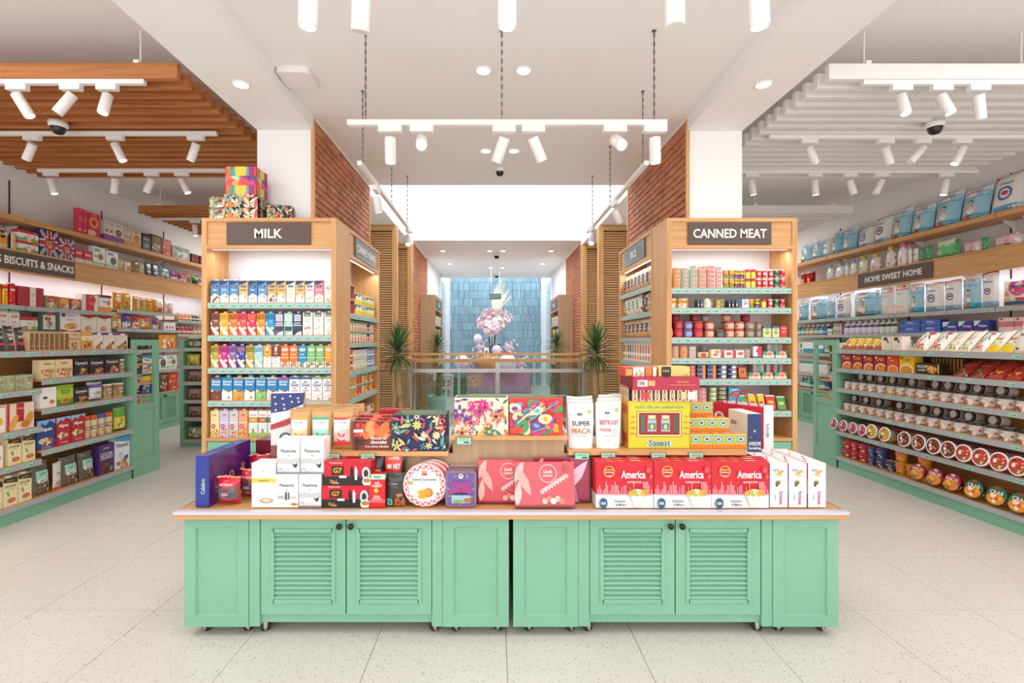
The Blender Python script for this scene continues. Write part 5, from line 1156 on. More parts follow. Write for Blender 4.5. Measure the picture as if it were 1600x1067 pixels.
for k, c, nm in (('orange', 'd8582c', 'orange'), ('blue', '3a5ab0', 'blue')): D('can_'+k, 'jar', 'd9c8a8', [El(.5, .55, .6, .2, 'a8744c'), T('OATS', .55, .1, 'f4f0e6', w=.7), Fd(.1, .1, .9, .35, NUT, 6)], 'tan oat canister with %s lid' % nm, name='food_canister', lid=c)
D('tropic', 'bag', '5fa83c', [Bd(.1, .6, 'e8c848'), Fd(.1, .1, .9, .55, ['f0d870', 'e8a83c', '5f9a3c', 'f8f0d0'], 12), Bd(.03, .1, '2a2a2a')], 'green and yellow dried fruit bag', crimp='a8c83c')
D('bread', 'bag', '6a6658', [('r', .15, .42, .85, .72, 'a8d8c8'), T('SEED', .62, .08, '2c6a5c', w=.5), ('r', .2, .36, .8, .46, 'f4f4f0'), T('BREAD', .41, .06, '3a3a3a', w=.5), Fd(.1, .06, .9, .36, ['6a3a2c', '8a5a3c', 'c8a888'], 10), El(.5, .82, .25, .07, '4a5a3a')], 'clear bag of seeded bread with mint label', crimp='8a887c')
D('beetchip', 'bag', 'd8d0c8', [Bd(.0, .12, 'd8502c'), T('pita', .6, .1, '7a3a4a', w=.6), Fd(.1, .15, .9, .45, ['8a4a5a', 'b87a8a'], 8)], 'pale bag with red foot', crimp='c8c0b8')
bxp('cocoa', '4f2a72', [T('LOVELY', .86, .06, 'f0d850', w=.6), T('COCOA', .66, .12, 'f4f0f8', w=.8), T('CRUNCH', .54, .1, 'f4f0f8', w=.8), Fd(.05, .05, .95, .42, ['6a3420', '8a4a2c', '5a2a1c'], 16), El(.78, .14, .12, .12, '5f9a4a')], 'purple cocoa cereal box', depth=.07, name='cereal_box')
bxp('fitn', 'e8f0f4', [('p', [(0, .9), (1, .8), (1, 1), (0, 1)], '3f9fd0'), T('Fitness', .74, .14, '2a3440', w=.8), El(.4, .42, .18, .2, 'c8d8e0'), Fd(.02, .02, .98, .28, ['c88a50', 'b87a40', 'e0b080'], 14), El(.75, .32, .16, .12, '4a6a98', .4)], 'white cereal box with flakes and blue corner', depth=.07, name='cereal_box')
def flor(base, n, cols, seed, r=(.05, .12)):
    R = random.Random(seed); o = []; nx = max(3, int(n**.5*1.25)); ny = max(2, int(n/nx))
    cells_ = [((i+.5+R.uniform(-.35, .35))/nx, (j+.5+R.uniform(-.35, .35))/ny) for i in range(nx) for j in range(ny)]; R.shuffle(cells_)
    for x, y in cells_[::3]: o.append(('ln', x, max(0, y-.3), min(1, x+R.uniform(-.12, .12)), y, .010, '2c4a3c'))
    for i, (x, y) in enumerate(cells_):
        if i % 3 == 0: o.append(('fl', x, y, R.uniform(*r)*1.15, R.choice((5, 6, 8)), R.choice(cols), R.choice(('f0c040', '3a2a4c', 'f4e8c8'))))
        else: o.append(('lf', x, y, R.uniform(*r)*2.1, R.uniform(0, 6), R.choice(cols)))
    return o
bxp('garden', 'a8b890', flor('', 18, ['c86a6a', 'e8a0a0', '6a8a5a', 'f0e0d0', 'd88a50'], 5), 'long floral printed biscuit box', depth=.09)
bxp('wafer', 'f0d8c0', [('r', 0, .0, .1, 1, 'c82434'), ('r', .34, .3, .62, 1, 'b81f30'), T('Crêpes', .8, .08, 'f8e8d0', .48, .24), El(.24, .3, .12, .3, 'e8a850', -.5), El(.8, .34, .14, .3, 'd89440', -.4), El(.66, .2, .16, .12, 'c87a30', .3)], 'red and cream wafer box', depth=.08)
bxp('fruity', 'f4efe0', [T('la', .85, .06, 'c83a4a', w=.4), El(.5, .45, .36, .3, 'e8b83c'), El(.4, .5, .14, .14, '7a3a5c')], 'white and yellow fruit bar box', depth=.08)
D('stock', 'carton', 'efe0b0', [('p', [(0, .86), (1, .78), (1, 1), (0, 1)], '3a2a1c'), T('Kitchen', .9, .06, 'd8a850', w=.7), T('STOCK', .7, .09, '5a3a24', w=.8), T('vegetable', .6, .05, '7fae8c', w=.6), El(.3, .45, .08, .2, '7fae5c', .3), El(.55, .2, .4, .26, 'f4f0e6'), El(.55, .2, .33, .2, 'd8742c'), Fd(.3, .1, .8, .28, ORG+GRN, 7)], 'cream stock carton with soup bowl', depth=.08)
S = Shelf('L', -3.95, 1.42, 'top of left gondola', .01)
S.row([(1, 13, 'trailr', .19, 1, -.15), (13.6, 29, 'trail', .21, 1, -.15), (30, 45, 'trailr', .2, 1, -.15)]+[(47+i*7.8, 54+i*7.8, 'bar' if i not in (5, 6) else 'barg', .16, 1, 0) for i in range(8)]+[(110, 128, 'cookt', .17), (129, 146.5, 'cooka', .165), (147, 163, 'bisc_purple', .165), (163.6, 181.6, 'bisc_navy', .165), (182.2, 201, 'bisc_magenta', .165)])
S = Shelf('L', -3.95, 1.17, 'second shelf of left gondola'); S.row([(66, 89, 'village', .165), (90, 117, 'village', .165), (119, 142, 'carm_blue', .17), (143, 165.6, 'carm_pink', .165), (166.5, 190, 'carm_plum', .17), (191, 201, 'mdo', .14)])
S = Shelf('L', -3.95, .91, 'third shelf of left gondola'); S.row([(66, 92, 'whitecook', .18), (93, 118, 'crunchy', .19), (119, 141, 'carm_gold', .155), (142.5, 167.5, 'oatsbag', .19), (168.5, 183.5, 'mdo', .15), (184.5, 202, 'mdo', .15)])
S = Shelf('L', -3.95, .549, 'fourth shelf of left gondola'); S.row([(61, 90, 'alpenn', .255), (91.5, 113.5, 'alpenr', .255), (114, 136.5, 'alpenr', .255), (137.5, 147.5, 'can_orange', .22), (148.2, 159, 'can_orange', .22), (159.8, 170, 'can_blue', .22), (171, 183, 'can_orange', .22), (184, 203, 'tropic', .25)])
S = Shelf('L', -3.95, .149, 'lowest shelf of left gondola'); S.row([(59, 87, 'bread', .29, 1, -.1), (88, 102, 'beetchip', .25), (104, 131, 'bread', .27, 1, -.1), (132, 155, 'bread', .27, 1, -.1), (157, 181.5, 'cocoa', .30), (182.3, 205.5, 'fitn', .335)])
S = Shelf('L', -3.95, 1.093, 'upper near shelf of left gondola'); S.row([(-24, 1, 'garden', .125), (2, 27, 'garden', .125), (28, 55, 'garden', .125)])
S = Shelf('L', -3.95, .763, 'middle near shelf of left gondola'); S.row([(-14, 12.5, 'fruity', .2), (14, 57, 'wafer', .22)])
S = Shelf('L', -3.95, .48, 'lower near shelf of left gondola'); S.row([(-8, 9, 'fruity', .18), (16, 37.5, 'stock', .23), (38.5, 59, 'stock', .23)])
S = Shelf('L', -3.95, .149, 'near deck of left gondola'); S.row([(-16, 8, 'stock', .24), (9, 31.5, 'stock', .25), (32.5, 53, 'stock', .25)])
# ---- left wall shelves
def cer(c, ops, nm, k): D(k, 'box', c, ops, nm, depth=.07, name='cereal_box')
cer('d83a5c', [El(.5, .6, .4, .4, 'e8a050'), El(.5, .6, .2, .2, 'c8402c'), El(.3, .15, .4, .2, 'f0b8a0'), T('hoops', .92, .07, 'f4e8e0', w=.5)], 'pink cereal box with orange ring', 'hoop')
cer('e6dcd4', [T('Organic', .88, .09, '5a4a5a', w=.7), El(.5, .5, .32, .3, '8a5a3c'), Fd(.25, .35, .75, .62, NUT, 8), Bd(0, .3, '8a4a9a')], 'white and purple granola box', 'granp')
cer('e4cfae', [T('Organic', .88, .09, '5a4a3a', w=.7), El(.5, .52, .32, .3, 'b8703c'), Fd(.25, .35, .75, .62, NUT, 8), Bd(0, .3, 'd89428')], 'cream and amber granola box', 'grana')
cer('4a2c24', [T('Choco', .7, .16, 'e8e4e0', w=.7), El(.5, .3, .34, .2, '8a8a90'), Bd(.9, 1, '2c2424')], 'dark brown cereal box', 'choc')
cer('5a3020', [T('Cookie', .84, .12, 'f0d030', w=.8), T('Crisp', .7, .12, 'f0d030', w=.7), Fd(.05, .05, .95, .55, ['e8c890', 'c88a4a', 'f4e8c8', '8a5a30'], 16)], 'brown cookie cereal box with yellow words', 'cook')
cer('d3282c', [T('Puffs', .8, .14, 'f0d040', w=.8), Fd(.05, .05, .95, .6, ['e85a4a', 'c82420', 'f0c060', '7fae3c'], 16)], 'red puffed cereal box', 'puff')
cer('eef0e8', [('r', .1, .75, .6, .92, '8fc8a4'), T('Veg', .84, .1, '3a7a4a', .35, .4), Bd(.1, .2, '8fd09c'), El(.62, .5, .26, .26, 'c8a888'), El(.62, .5, .16, .16, '8a5a4a'), ('r', .1, .45, .35, .55, '7fb0c0')], 'white cereal box with green print', 'vegc')
cer('f0f2ee', [('r', .1, .75, .6, .92, 'c8a4d8'), T('Seed', .84, .1, '5a3a7a', .35, .4), Bd(.1, .2, '8fd09c'), El(.6, .45, .26, .26, '6a5a5a')], 'white cereal box with purple print', 'vegp')
cer('efa032', [T('granola', .8, .12, 'f8f0d8', w=.8), Fd(.05, .05, .95, .66, ['f8e0a0', 'd8702c', 'e8502c', 'f8f0e0'], 20)], 'orange granola box with loops', 'oran')
cer('2c5a9c', [Bd(.7, 1, 'e8c83c'), Fd(.05, .05, .95, .6, ['f0e0b0', 'c88a3c'], 10)], 'blue and yellow cereal box', 'bluey')
bxp('jarbox', 'aab0a4', [Fd(.05, .1, .95, .9, ['8a948c', 'c8ccc4', '7a8478', 'd8dcd8'], 20)], 'long grey glass storage pack', depth=.1)
bxp('dkred', '6a2428', [Bd(.3, .5, '8a3a3c')], 'dark red packet', depth=.08)
S = Shelf('L', WL_, 2.985, 'top left wall shelf', .03); S.row([(126, 133, 'hoop', .34), (133.6, 140, 'hoop', .34), (140.6, 159.5, 'hoop', .33), (167, 173.5, 'granp', .29), (174, 180.5, 'granp', .29), (181, 196, 'granp', .29), (197, 202.5, 'grana', .27), (203, 208.5, 'grana', .27), (209, 223.5, 'grana', .27), (225.5, 238, 'choc', .27), (239.5, 255.5, 'cook', .30), (256.5, 270, 'puff', .28), (272, 299, 'jarbox', .22), (302, 313, 'dkred', .17), (315, 326, 'dkred', .17)])
D('egg', 'bag', 'f2efe4', [El(.5, .45, .42, .42, 'e8981c'), ('r', .3, .5, .6, .9, '2a2a2a'), T('NOODLE', .7, .08, 'f4f0e0', .45, .26), El(.75, .9, .14, .1, 'e83a8a')], 'white bag with an orange circle', crimp='f4f0e8')
D('almbag', 'bag', 'e0c49c', [Fd(.1, .1, .9, .8, NUT, 12)], 'narrow clear bag of pale nuts', crimp='e8dcc8')
bxp('paris', 'f2f0ee', [Bd(.75, 1, 'c8283a'), ('r', .0, .0, 1, .3, '8aa860'), T('Paris', .55, .12, '5a5a6a', w=.4), El(.8, .45, .03, .3, 'b8a8a0'), Fd(.05, .05, .95, .3, ['7fa050', 'd88a50', 'e8e0d0'], 10)], 'white and red tin with a city picture', depth=.09, name='biscuit_tin', mat='gloss')
bxp('jack', '233a6a', [('ln', 0, 0, 1, 1, .14, 'f4f0f0'), ('ln', 0, 1, 1, 0, .14, 'f4f0f0'), ('ln', 0, 0, 1, 1, .06, 'c02434'), ('ln', 0, 1, 1, 0, .06, 'c02434'), Bd(.36, .64, 'f4f0f0'), ('r', .38, 0, .62, 1, 'f4f0f0'), Bd(.41, .59, 'b8202f'), ('r', .42, 0, .58, 1, 'b8202f'), El(.52, .48, .32, .32, 'a82834'), T('British', .56, .07, 'f0dcb0', w=.4), T('biscuits', .46, .07, 'f0dcb0', w=.4), El(.52, .36, .14, .06, 'e8a060')], 'tin printed with a Union flag and red circle', depth=.08, name='biscuit_tin', mat='gloss')
bxp('amer', 'cc2838', [Bd(0, .28, 'eef2f4'), T('America', .7, .2, 'ffffff', .5, .7), El(.6, .25, .16, .12, 'd8a850'), El(.2, .15, .08, .08, '2c4a7c')], 'small red and white cookie box', depth=.08)
for k, c, o, nm in (('seed', '9a7a50', [Fd(.1, .1, .9, .7, ['b8945c', '7a5a34', 'd8b880'], 10)], 'brown seed pouch'), ('pale', 'd8c8a0', [Fd(.1, .1, .9, .6, NUT, 9), T('bio', .8, .1, '6a5a3a', w=.5)], 'pale grain pouch'), ('grey', '54585c', [('r', .15, .5, .85, .85, 'c8ccd0'), El(.5, .3, .3, .2, 'd8dce0')], 'grey pouch with pale label'), ('whiteo', 'f2ece0', [El(.5, .4, .3, .3, 'e89a3c'), Fd(.1, .1, .9, .4, ORG, 6)], 'white pouch with orange picture'), ('blue', '8fb0cc', [Fd(.1, .1, .9, .5, ['d8e4ec', '7fa060', 'f0f0e8'], 9)], 'pale blue crinkled bag'), ('violet', 'a85a9c', [Bd(0, .4, 'e8dce8'), El(.5, .6, .3, .2, '6a2a7c')], 'violet and white bag'), ('crimson', '9c2a4a', [Bd(0, .35, 'e8d8d8'), El(.5, .6, .3, .2, 'd86a7c')], 'crimson and white bag'), ('greenb', '3f8a2c', [Bd(0, .45, '2a2a24'), El(.5, .7, .3, .16, '9ad04a')], 'green and black bag')):
    D('b_'+k, 'bag', c, o, nm, crimp=c)
S = Shelf('L', WL_, 2.583, 'ledge above left wall fascia', .03); S.row([(-2, 20, 'egg', .23), (22, 31, 'almbag', .2), (33, 64, 'paris', .13, 2), (66, 94.5, 'jack', .33), (95.5, 120, 'jack', .28), (121, 133, 'amer', .19), (134, 147.5, 'amer', .18), (148.5, 167.5, 'vegc', .27), (169, 187.5, 'vegp', .25), (189, 198, 'b_pale', .18), (199.5, 210, 'b_whiteo', .16), (211, 221, 'b_seed', .2), (222, 230, 'b_pale', .18), (231, 240.5, 'b_grey', .22), (241.5, 252, 'b_grey', .22), (255, 270, 'b_blue', .2), (271, 283, 'b_violet', .17), (284, 296, 'b_crimson', .16), (297, 304, 'b_seed', .16), (305, 314, 'b_greenb', .17), (316, 326, 'b_violet', .16)])
D('pring_y', 'can', 'f0a420', [Bd(.75, .9, 'c8202a'), El(.5, .75, .25, .12, 'f4f0e8'), El(.5, .78, .2, .04, '1e1e1e'), Fd(.1, .05, .9, .4, ['f8d060', 'e8b83c'], 6)], 'tall yellow crisp tube', name='crisp_tube')
D('pring_r', 'can', 'd62a28', [El(.5, .7, .3, .14, 'f4f0e8'), El(.5, .76, .24, .04, '1e1e1e'), Fd(.1, .05, .9, .4, ['f8d060', 'e86a3c'], 6)], 'tall red crisp tube', name='crisp_tube')
bxp('crimbox', 'b82440', [('ln', .05, .1, .4, .9, .012, '8a1830'), ('ln', .1, .9, .5, .2, .012, '8a1830'), ('ln', .0, .5, .5, .6, .012, '8a1830'), ('ln', .7, .1, .95, .9, .012, '8a1830'), ('ln', .65, .8, 1, .3, .012, '8a1830'), ('r', .44, 0, .68, 1, 'f0e4d4'), El(.56, .6, .08, .1, 'e0cdb8'), T('GIFT', .24, .06, 'a87a3c', .56, .16)], 'crimson gift box with cream sleeve', depth=.08)
for k, c, nm in (('green', '8a9a50', 'green'), ('orange', 'd8782c', 'orange'), ('plum', '8a3c68', 'plum')):
    bxp('gt_'+k, c, [El(.5, .66, .42, .3, 'c8402c' if k == 'green' else 'f0a040'), Fd(.1, .08, .9, .4, ['e8d8a8', '8fae60', 'c87a4a', 'f0e8d0'], 12), T('Bistro', .7, .09, 'f8f0e0', w=.5)], 'rounded %s biscuit tin' % nm, depth=.07, name='biscuit_tin', mat='gloss')
bxp('redcream', 'f0e2cc', [('r', .22, 0, .72, 1, 'cf2c34'), ('r', .5, .5, .8, .8, 'cf2c34'), T('Gift', .85, .08, 'f8f0e0', .5, .3), El(.55, .45, .18, .1, 'e85a50')], 'cream box with red steps', depth=.09)
bxp('whor', 'f4f4f2', [Bd(0, .3, 'f0a02c'), T('Snack', .6, .12, '3a5a8a', w=.5), El(.75, .55, .14, .2, 'e08a20'), Bd(.84, 1, '7a2c30')], 'white box with orange foot', depth=.08)
D('chip_o', 'bag', 'e0901c', [El(.5, .6, .36, .24, 'f4e8d0'), Fd(.1, .1, .9, .45, ['c8503c', 'f0c860', '8a9a3c'], 10)], 'orange snack bag', crimp='f0b030')
D('chip_y', 'bag', 'e8a828', [('p', [(.1, .85), (.9, .85), (.5, .45)], 'd8e0c0'), Fd(.1, .08, .9, .5, ['b8783c', 'e8d090', '7fa050', 'c85a3c'], 11)], 'yellow snack bag with pale triangle', crimp='f0b82c')
D('chip_g', 'bag', 'd8a032', [Bd(0, .18, '9ac83c'), Fd(.1, .2, .9, .8, ['b87a3c', 'e8d8a0', '8a5a2c', 'c8c860'], 11)], 'yellow nut bag with green foot', crimp='d8b03c')
D('chip_w', 'bag', 'f0e8e4', [('ring', .5, .6, .25, .3, '6a3a8a'), Fd(.1, .06, .9, .4, ORG, 8)], 'white snack bag with purple ring', crimp='e8dce0')
S = Shelf('L', WL_, 1.93, 'lit shelf under left fascia', .03); S.row([(-4, 8.5, 'pring_y', .25), (9.5, 19.5, 'pring_y', .24), (20.5, 31, 'pring_r', .26), (32, 72, 'crimbox', .235), (74.5, 94.5, 'gt_green', .155), (95.5, 112.5, 'gt_orange', .15), (113.5, 130, 'gt_plum', .145), (131.5, 157.5, 'redcream', .23), (158.5, 177.5, 'whor', .245)])
S = Shelf('L', WL_, 1.99, 'lit shelf of snack bags', .03); S.row([(182, 195.5, 'chip_o', .25), (196, 211, 'chip_y', .26), (212, 222, 'chip_g', .23), (222.5, 232, 'chip_g', .22), (232.5, 243, 'chip_g', .22), (244, 262, 'chip_o', .23), (263, 276, 'chip_w', .21)])
bxp('oatw', 'f2e8e4', [El(.34, .72, .16, .16, 'e89a6c'), El(.66, .72, .16, .16, 'e0884c'), Bd(.9, 1, '9cc8a0'), T('oaty', .42, .1, '8a6a3c', w=.5), El(.5, .25, .3, .12, 'e8c8c0')], 'white oat box with two round biscuits', depth=.08)
bxp('greent', '17503f', [('r', .2, .1, .8, .86, 'e8e0cc'), El(.5, .9, .16, .08, 'c83a3a'), Fd(.24, .16, .76, .7, ['8a5a34', 'c8a070', '5a3a24', 'e8d0a0', '3a5a2c'], 22)], 'dark green tin with a picture of nuts', depth=.09, name='biscuit_tin', mat='gloss')
bxp('usab', 'f4f0ea', [T('Farmhouse', .84, .08, 'b83a34', w=.5), T('American', .64, .1, '6a9a8a', w=.7), El(.5, .3, .32, .14, 'e8a83c', .1), Fd(.2, .16, .8, .4, ORG+NUT, 9), ('p', [(0, 0), (1, 0), (1, .12), (.5, .02), (0, .14)], 'c82434'), El(.14, .86, .1, .08, '2c4a7c')], 'white cookie box with red lower edge', depth=.08)
bxp('crmr', 'efe6d4', [('p', [(0, .9), (.5, .78), (1, .9), (1, 1), (0, 1)], 'b8202c'), T('Golden', .7, .06, 'c8a060', w=.4), El(.45, .2, .22, .16, 'e0a080'), Fd(.25, .05, .75, .3, ['e8b890', 'd8886a'], 7)], 'cream cookie box with red scalloped top', depth=.08)
S = Shelf('L', WL_, 1.63, 'second left wall shelf', .03); S.row([(0.5, 17, 'oatw', .235), (17.6, 34.5, 'oatw', .23), (35.5, 63, 'paris', .17), (64, 96.5, 'greent', .24), (97.5, 129.5, 'usab', .255), (130, 154, 'crmr', .245), (154.6, 177, 'crmr', .245)])
for k, c, nm in (('yel', 'f0b020', 'yellow'), ('bluew', '2c5aa8', 'blue'), ('redw', 'b8344a', 'red'), ('oran', 'ecb464', 'pale orange'), ('purp', '6a3a98', 'purple')):
    D('cb_'+k, 'bag', c, [Bd(.0, .45, 'f0e8dc') if k != 'oran' else Bd(.8, .9, 'd84a4a'), El(.5, .72, .28, .12, 'c83a48'), Fd(.1, .08, .9, .6, ['f4f0e0', 'e8c048', 'c84a3a', c], 12)], '%s and white breakfast snack bag' % nm, crimp=c)
D('tinyprint', 'box', 'f6f4f2', [El(.25, .35, .08, .1, 'c8503c'), El(.5, .35, .08, .1, '8a8aa8'), El(.75, .35, .08, .1, 'c85a7a')], 'white box with three small dots', depth=.09)
S = Shelf('L', WL_, 1.70, 'shelf below the snack bags', .03); S.row([(181, 196, 'cb_yel', .225), (196.6, 211, 'cb_bluew', .225), (211.6, 222, 'cb_redw', .22), (222.6, 242, 'cb_oran', .22), (243, 252, 'cb_purp', .19), (259, 277, 'tinyprint', .13)])
for k, c, nm in (('or', 'e88a3c', 'orange'), ('bk', '3a3634', 'black'), ('gr', 'aeb4a8', 'grey'), ('rd', 'd8404c', 'red'), ('tn', 'd8b890', 'tan')): D('sb_'+k, 'bottle', c, [Bd(.3, .7, 'f0e8dc')], 'small %s bottle' % nm, cap='e8e4dc')
seq('L', WL_, 8.7, 9.75, 1.89, 'deepest upper left shelf', ['sb_or']*4+['sb_bk']*2+['sb_gr']*4, .13)
seq('L', WL_, 8.7, 9.75, 1.64, 'deepest lower left shelf', ['sb_rd']*4+['sb_tn']*5, .13)
bxp('bkbox', '2a2624', [T('Belgian', .7, .12, 'e8d8b0', w=.6), El(.5, .35, .18, .14, 'c89a4a')], 'black chocolate box', depth=.08)
S = Shelf('L', WL_, 1.37, 'shelf just above the mint wing', .03); S.row([(206, 221, 'bkbox', .2), (222, 231, 'bkbox', .2), (232, 240, 'carm_blue', .2), (240.6, 249.5, 'carm_pink', .2), (251, 276.5, 'oran', .25)])
S = Shelf('L', WL_, 1.02, 'shelf behind the mint wing', .03); S.row([(212, 225, 'bkbox', .22), (226, 240, 'fitn', .24), (247, 264.5, 'vegp', .24), (265.2, 279, 'vegc', .24)])
S = Shelf('L', WL_, .64, 'left wall cabinet top', .03); S.row([(212, 224, 'trail', .24), (225, 238, 'bluey', .3), (239, 251, 'bluey', .31), (252, 265.5, 'cook', .32), (266, 280.5, 'puff', .31)])
# end rack goods
D('grain', 'bag', '7a5a50', [('r', .25, .55, .75, .85, 'a88a80'), Fd(.1, .1, .9, .5, ['8a6a5c', '5a4038', 'a88878'], 8)], 'brown grain bag', crimp='9a7a70')
D('yelbag', 'bag', 'c8b83c', [Fd(.1, .1, .9, .8, ['d8cc5c', 'a89a2c', 'e8e0a0', '6a8a3c'], 10)], 'yellow green snack bag', crimp='b8b03c')
D('veg', 'bag', '8a9a70', [Fd(.1, .1, .9, .8, ['e8e8d8', '6a8a4c', 'c8a090', 'a8b88c'], 12)], 'green vegetable bag', crimp='7a8a60')
D('olive', 'jar', '5a6a4a', [Bd(.2, .7, 'd8dcc8'), El(.5, .45, .3, .24, '4a5a34')], 'dark green jar', lid='c8c8b8')
for z, w_, ks in ((1.41, 'top', ['olive', 'olive', 'olive', 'bar', 'olive']), (1.16, 'second', ['yelbag']*5), (.93, 'third', ['grain']*4), (.67, 'fourth', ['grain']*4), (.42, 'fifth', ['grain']*4), (.11, 'lowest', ['veg']*4)):
    S = Shelf('F', 6.86, z, w_+' shelf of mint end rack', .03); n = len(ks); S.row([(287+i*110/n, 287+(i+1)*110/n-1, k, .16 if z > 1 else .17) for i, k in enumerate(ks)])
# ---- right gondola
WG = 'right gondola'
D('ndl', 'bag', 'e0b84c', [Bd(.0, .2, 'b83a2c'), Fd(.08, .15, .92, .7, ['e8d8a0', 'c85a3c', '5a8a3c', 'f0e8c8'], 11), Bd(.84, .95, '4a7a3c')], 'yellow noodle packet leaning back', crimp='6a4a2c', name='noodle_packet')
bxp('coff', 'ecdfd2', [El(.45, .82, .24, .16, '6a3a24'), El(.7, .62, .08, .14, '3a2a24', .4), T('coffee', .3, .07, 'a89888', w=.5)], 'cream coffee box with brown scoop', depth=.09)
D('ricew', 'bag', 'f2ece2', [('ln', .2, .7, .35, .4, .05, '1e1e1e'), ('ln', .5, .66, .44, .34, .05, '1e1e1e'), ('ln', .66, .7, .82, .5, .05, '1e1e1e'), El(.72, .8, .16, .1, 'd8384a'), Fd(.06, .05, .94, .36, ['e0603c', '7fa85c', 'f4f0e0', 'c83a34'], 12), Bd(.92, .99, '5aa08a')], 'large white rice cake bag with red print', crimp='e8e4d8')
D('ricer', 'bag', 'ece4d4', [('p', [(.35, .95), (.8, .95), (.62, .5), (.3, .5)], 'd84050'), ('ln', .2, .8, .3, .5, .05, '2a2a2a'), Fd(.06, .04, .94, .4, ['8ac04a', '5a9a3c', 'e0e8b8', 'f0e8c0'], 12)], 'rice cake bag with red ribbon and green foot', crimp='e8e4d8')
D('ricey', 'bag', 'ece6d8', [('p', [(.3, .95), (.8, .95), (.7, .5), (.25, .5)], 'e05a60'), Fd(.06, .22, .94, .42, ['a8c84a', 'f0e8c0'], 8), Bd(.02, .24, 'f0c820')], 'rice cake bag with red ribbon and yellow foot', crimp='e8e4d8')
D('congee', 'bag', 'ece8e2', [T('Congee', .62, .1, '3a3a3a', w=.6), T('classic', .48, .08, '3a3a3a', w=.6), El(.2, .1, .08, .06, '3a3a3a')], 'plump white bag with dark script', crimp='e0dcd4')
S = Shelf('R', 4.07, 1.41, 'top of right gondola', .02)
S.row([(1309, 1321, 'ndl', .19, 1, -.7), (1322, 1333, 'ndl', .19, 1, -.7), (1334, 1345, 'ndl', .19, 1, -.7), (1346, 1358, 'ndl', .18, 1, -.7), (1359, 1372, 'ndl', .18, 1, -.7), (1374, 1389, 'coff', .14), (1390, 1406, 'coff', .14), (1413, 1440, 'ricew', .25, 1, -.75), (1441, 1466, 'ricew', .25, 1, -.75), (1467, 1488, 'ricer', .25, 1, -.75), (1489, 1508, 'ricer', .25, 1, -.75), (1509, 1531, 'ricew', .24, 1, -.75), (1532, 1552, 'ricey', .25, 1, -.75), (1553, 1574, 'ricey', .25, 1, -.75), (1575, 1606, 'congee', .30, 1, -.3)])
bxp('curryr', 'a81f28', [El(.16, .84, .1, .08, 'e8d8c0'), T('CARI', .72, .2, 'f0c030', w=.8), El(.6, .1, .52, .4, 'f4ece0'), El(.6, .12, .44, .3, 'd8702c'), Fd(.2, .04, .98, .34, ORG, 8)], 'dark red curry box', depth=.09)
bxp('curryo', 'd84a24', [El(.2, .84, .1, .08, 'f0d8a0'), T('spicy', .68, .14, 'f4d070', w=.7), El(.55, .1, .48, .36, 'f4ece0'), El(.55, .12, .4, .28, 'e8862c')], 'orange curry box', depth=.09)
bxp('curryy', 'ecc420', [El(.16, .84, .1, .08, 'c8402c'), T('CARI', .72, .18, 'a8641c', w=.8), El(.5, .1, .5, .4, 'f4ece0'), El(.5, .12, .42, .3, 'e0902c')], 'yellow curry box', depth=.09)
bxp('golden', '2e2018', [T('GOLDEN', .68, .26, 'f4f0e8', .3, .5), T('CURRY', .34, .2, 'f4f0e8', .26, .4), El(.68, .45, .2, .14, 'e8b84c'), Fd(.5, .15, .9, .85, ORG+BR, 12), ('r', .92, .1, .97, .9, 'd8c84c')], 'wide dark curry box with white words', depth=.09)
bxp('currys', '4a2c18', [('r', .2, .1, .5, .9, 'd8a43c'), ('r', .6, .1, .8, .9, '8a6a2c')], 'narrow brown curry box on its side', depth=.09)
D('kimb', 'bag', 'b83a34', [('p', [(.3, .98), (.9, .98), (.8, .55), (.3, .55)], 'd8d0c0'), Fd(.1, .05, .9, .45, ['3a6a3c', '2a4a2c', '7a9a5c'], 9)], 'red and dark green noodle bag lying back', crimp='8a2c28', name='noodle_packet')
D('kimo', 'bag', 'c0403a', [('p', [(.2, .98), (.7, .98), (.6, .55), (.2, .55)], 'e0d8c8'), Fd(.1, .05, .9, .4, ['e8a83c', 'd8782c', 'f0d890'], 9)], 'red and orange noodle bag lying back', crimp='8a2c28', name='noodle_packet')
S = Shelf('R', 4.07, 1.19, 'second shelf of right gondola', .03)
S.row([(1311, 1326.5, 'curryr', .165), (1327.5, 1343, 'curryr', .165), (1344, 1360, 'curryr', .165), (1361, 1380, 'curryr', .165), (1381, 1399, 'curryo', .165), (1400.5, 1423, 'curryy', .17), (1426, 1464, 'golden', .105), (1478, 1502, 'kimb', .22, 1, -.9), (1503, 1528, 'kimb', .22, 1, -.9), (1529, 1556, 'kimo', .22, 1, -.9), (1557, 1585, 'kimo', .22, 1, -.9), (1586, 1615, 'kimb', .22, 1, -.9)])
for i in range(9): good('currys', .03, .165, (4.07+.15, 4.64-.035*i+.0, 1.191), 'narrow brown curry box behind the wide one, %s from the left' % ORD[i], 'goods on second shelf of right gondola', -pi/2, d=.09)
for k, fo, nm in (('r', ['c8502c', 'a83a24', 'e8a070'], 'red stew'), ('y', ['e8b82c', 'd89a24', 'f0d870'], 'yellow curry'), ('b', ['a8623c', '8a4a2c', 'd8a070'], 'brown noodles')):
    D('bk_'+k, 'jar', 'cfc6bc', [T('jajang', .74, .13, '3a3230', .36, .5), T('bowl', .56, .1, '8a7a70', .32, .36), El(.36, .22, .34, .24, 'f0ebe2'), Fd(.05, .04, .66, .36, fo, 9), El(.84, .5, .06, .06, 'b83a2c')], 'grey cup bowl with %s picture' % nm, name='cup_bowl', lid='2e2c2c', lidtop=[El(.5, .5, .34, .34, 'd8cec4')], mat='paper')
S = Shelf('R', 4.07, .954, 'third shelf of right gondola', .03)
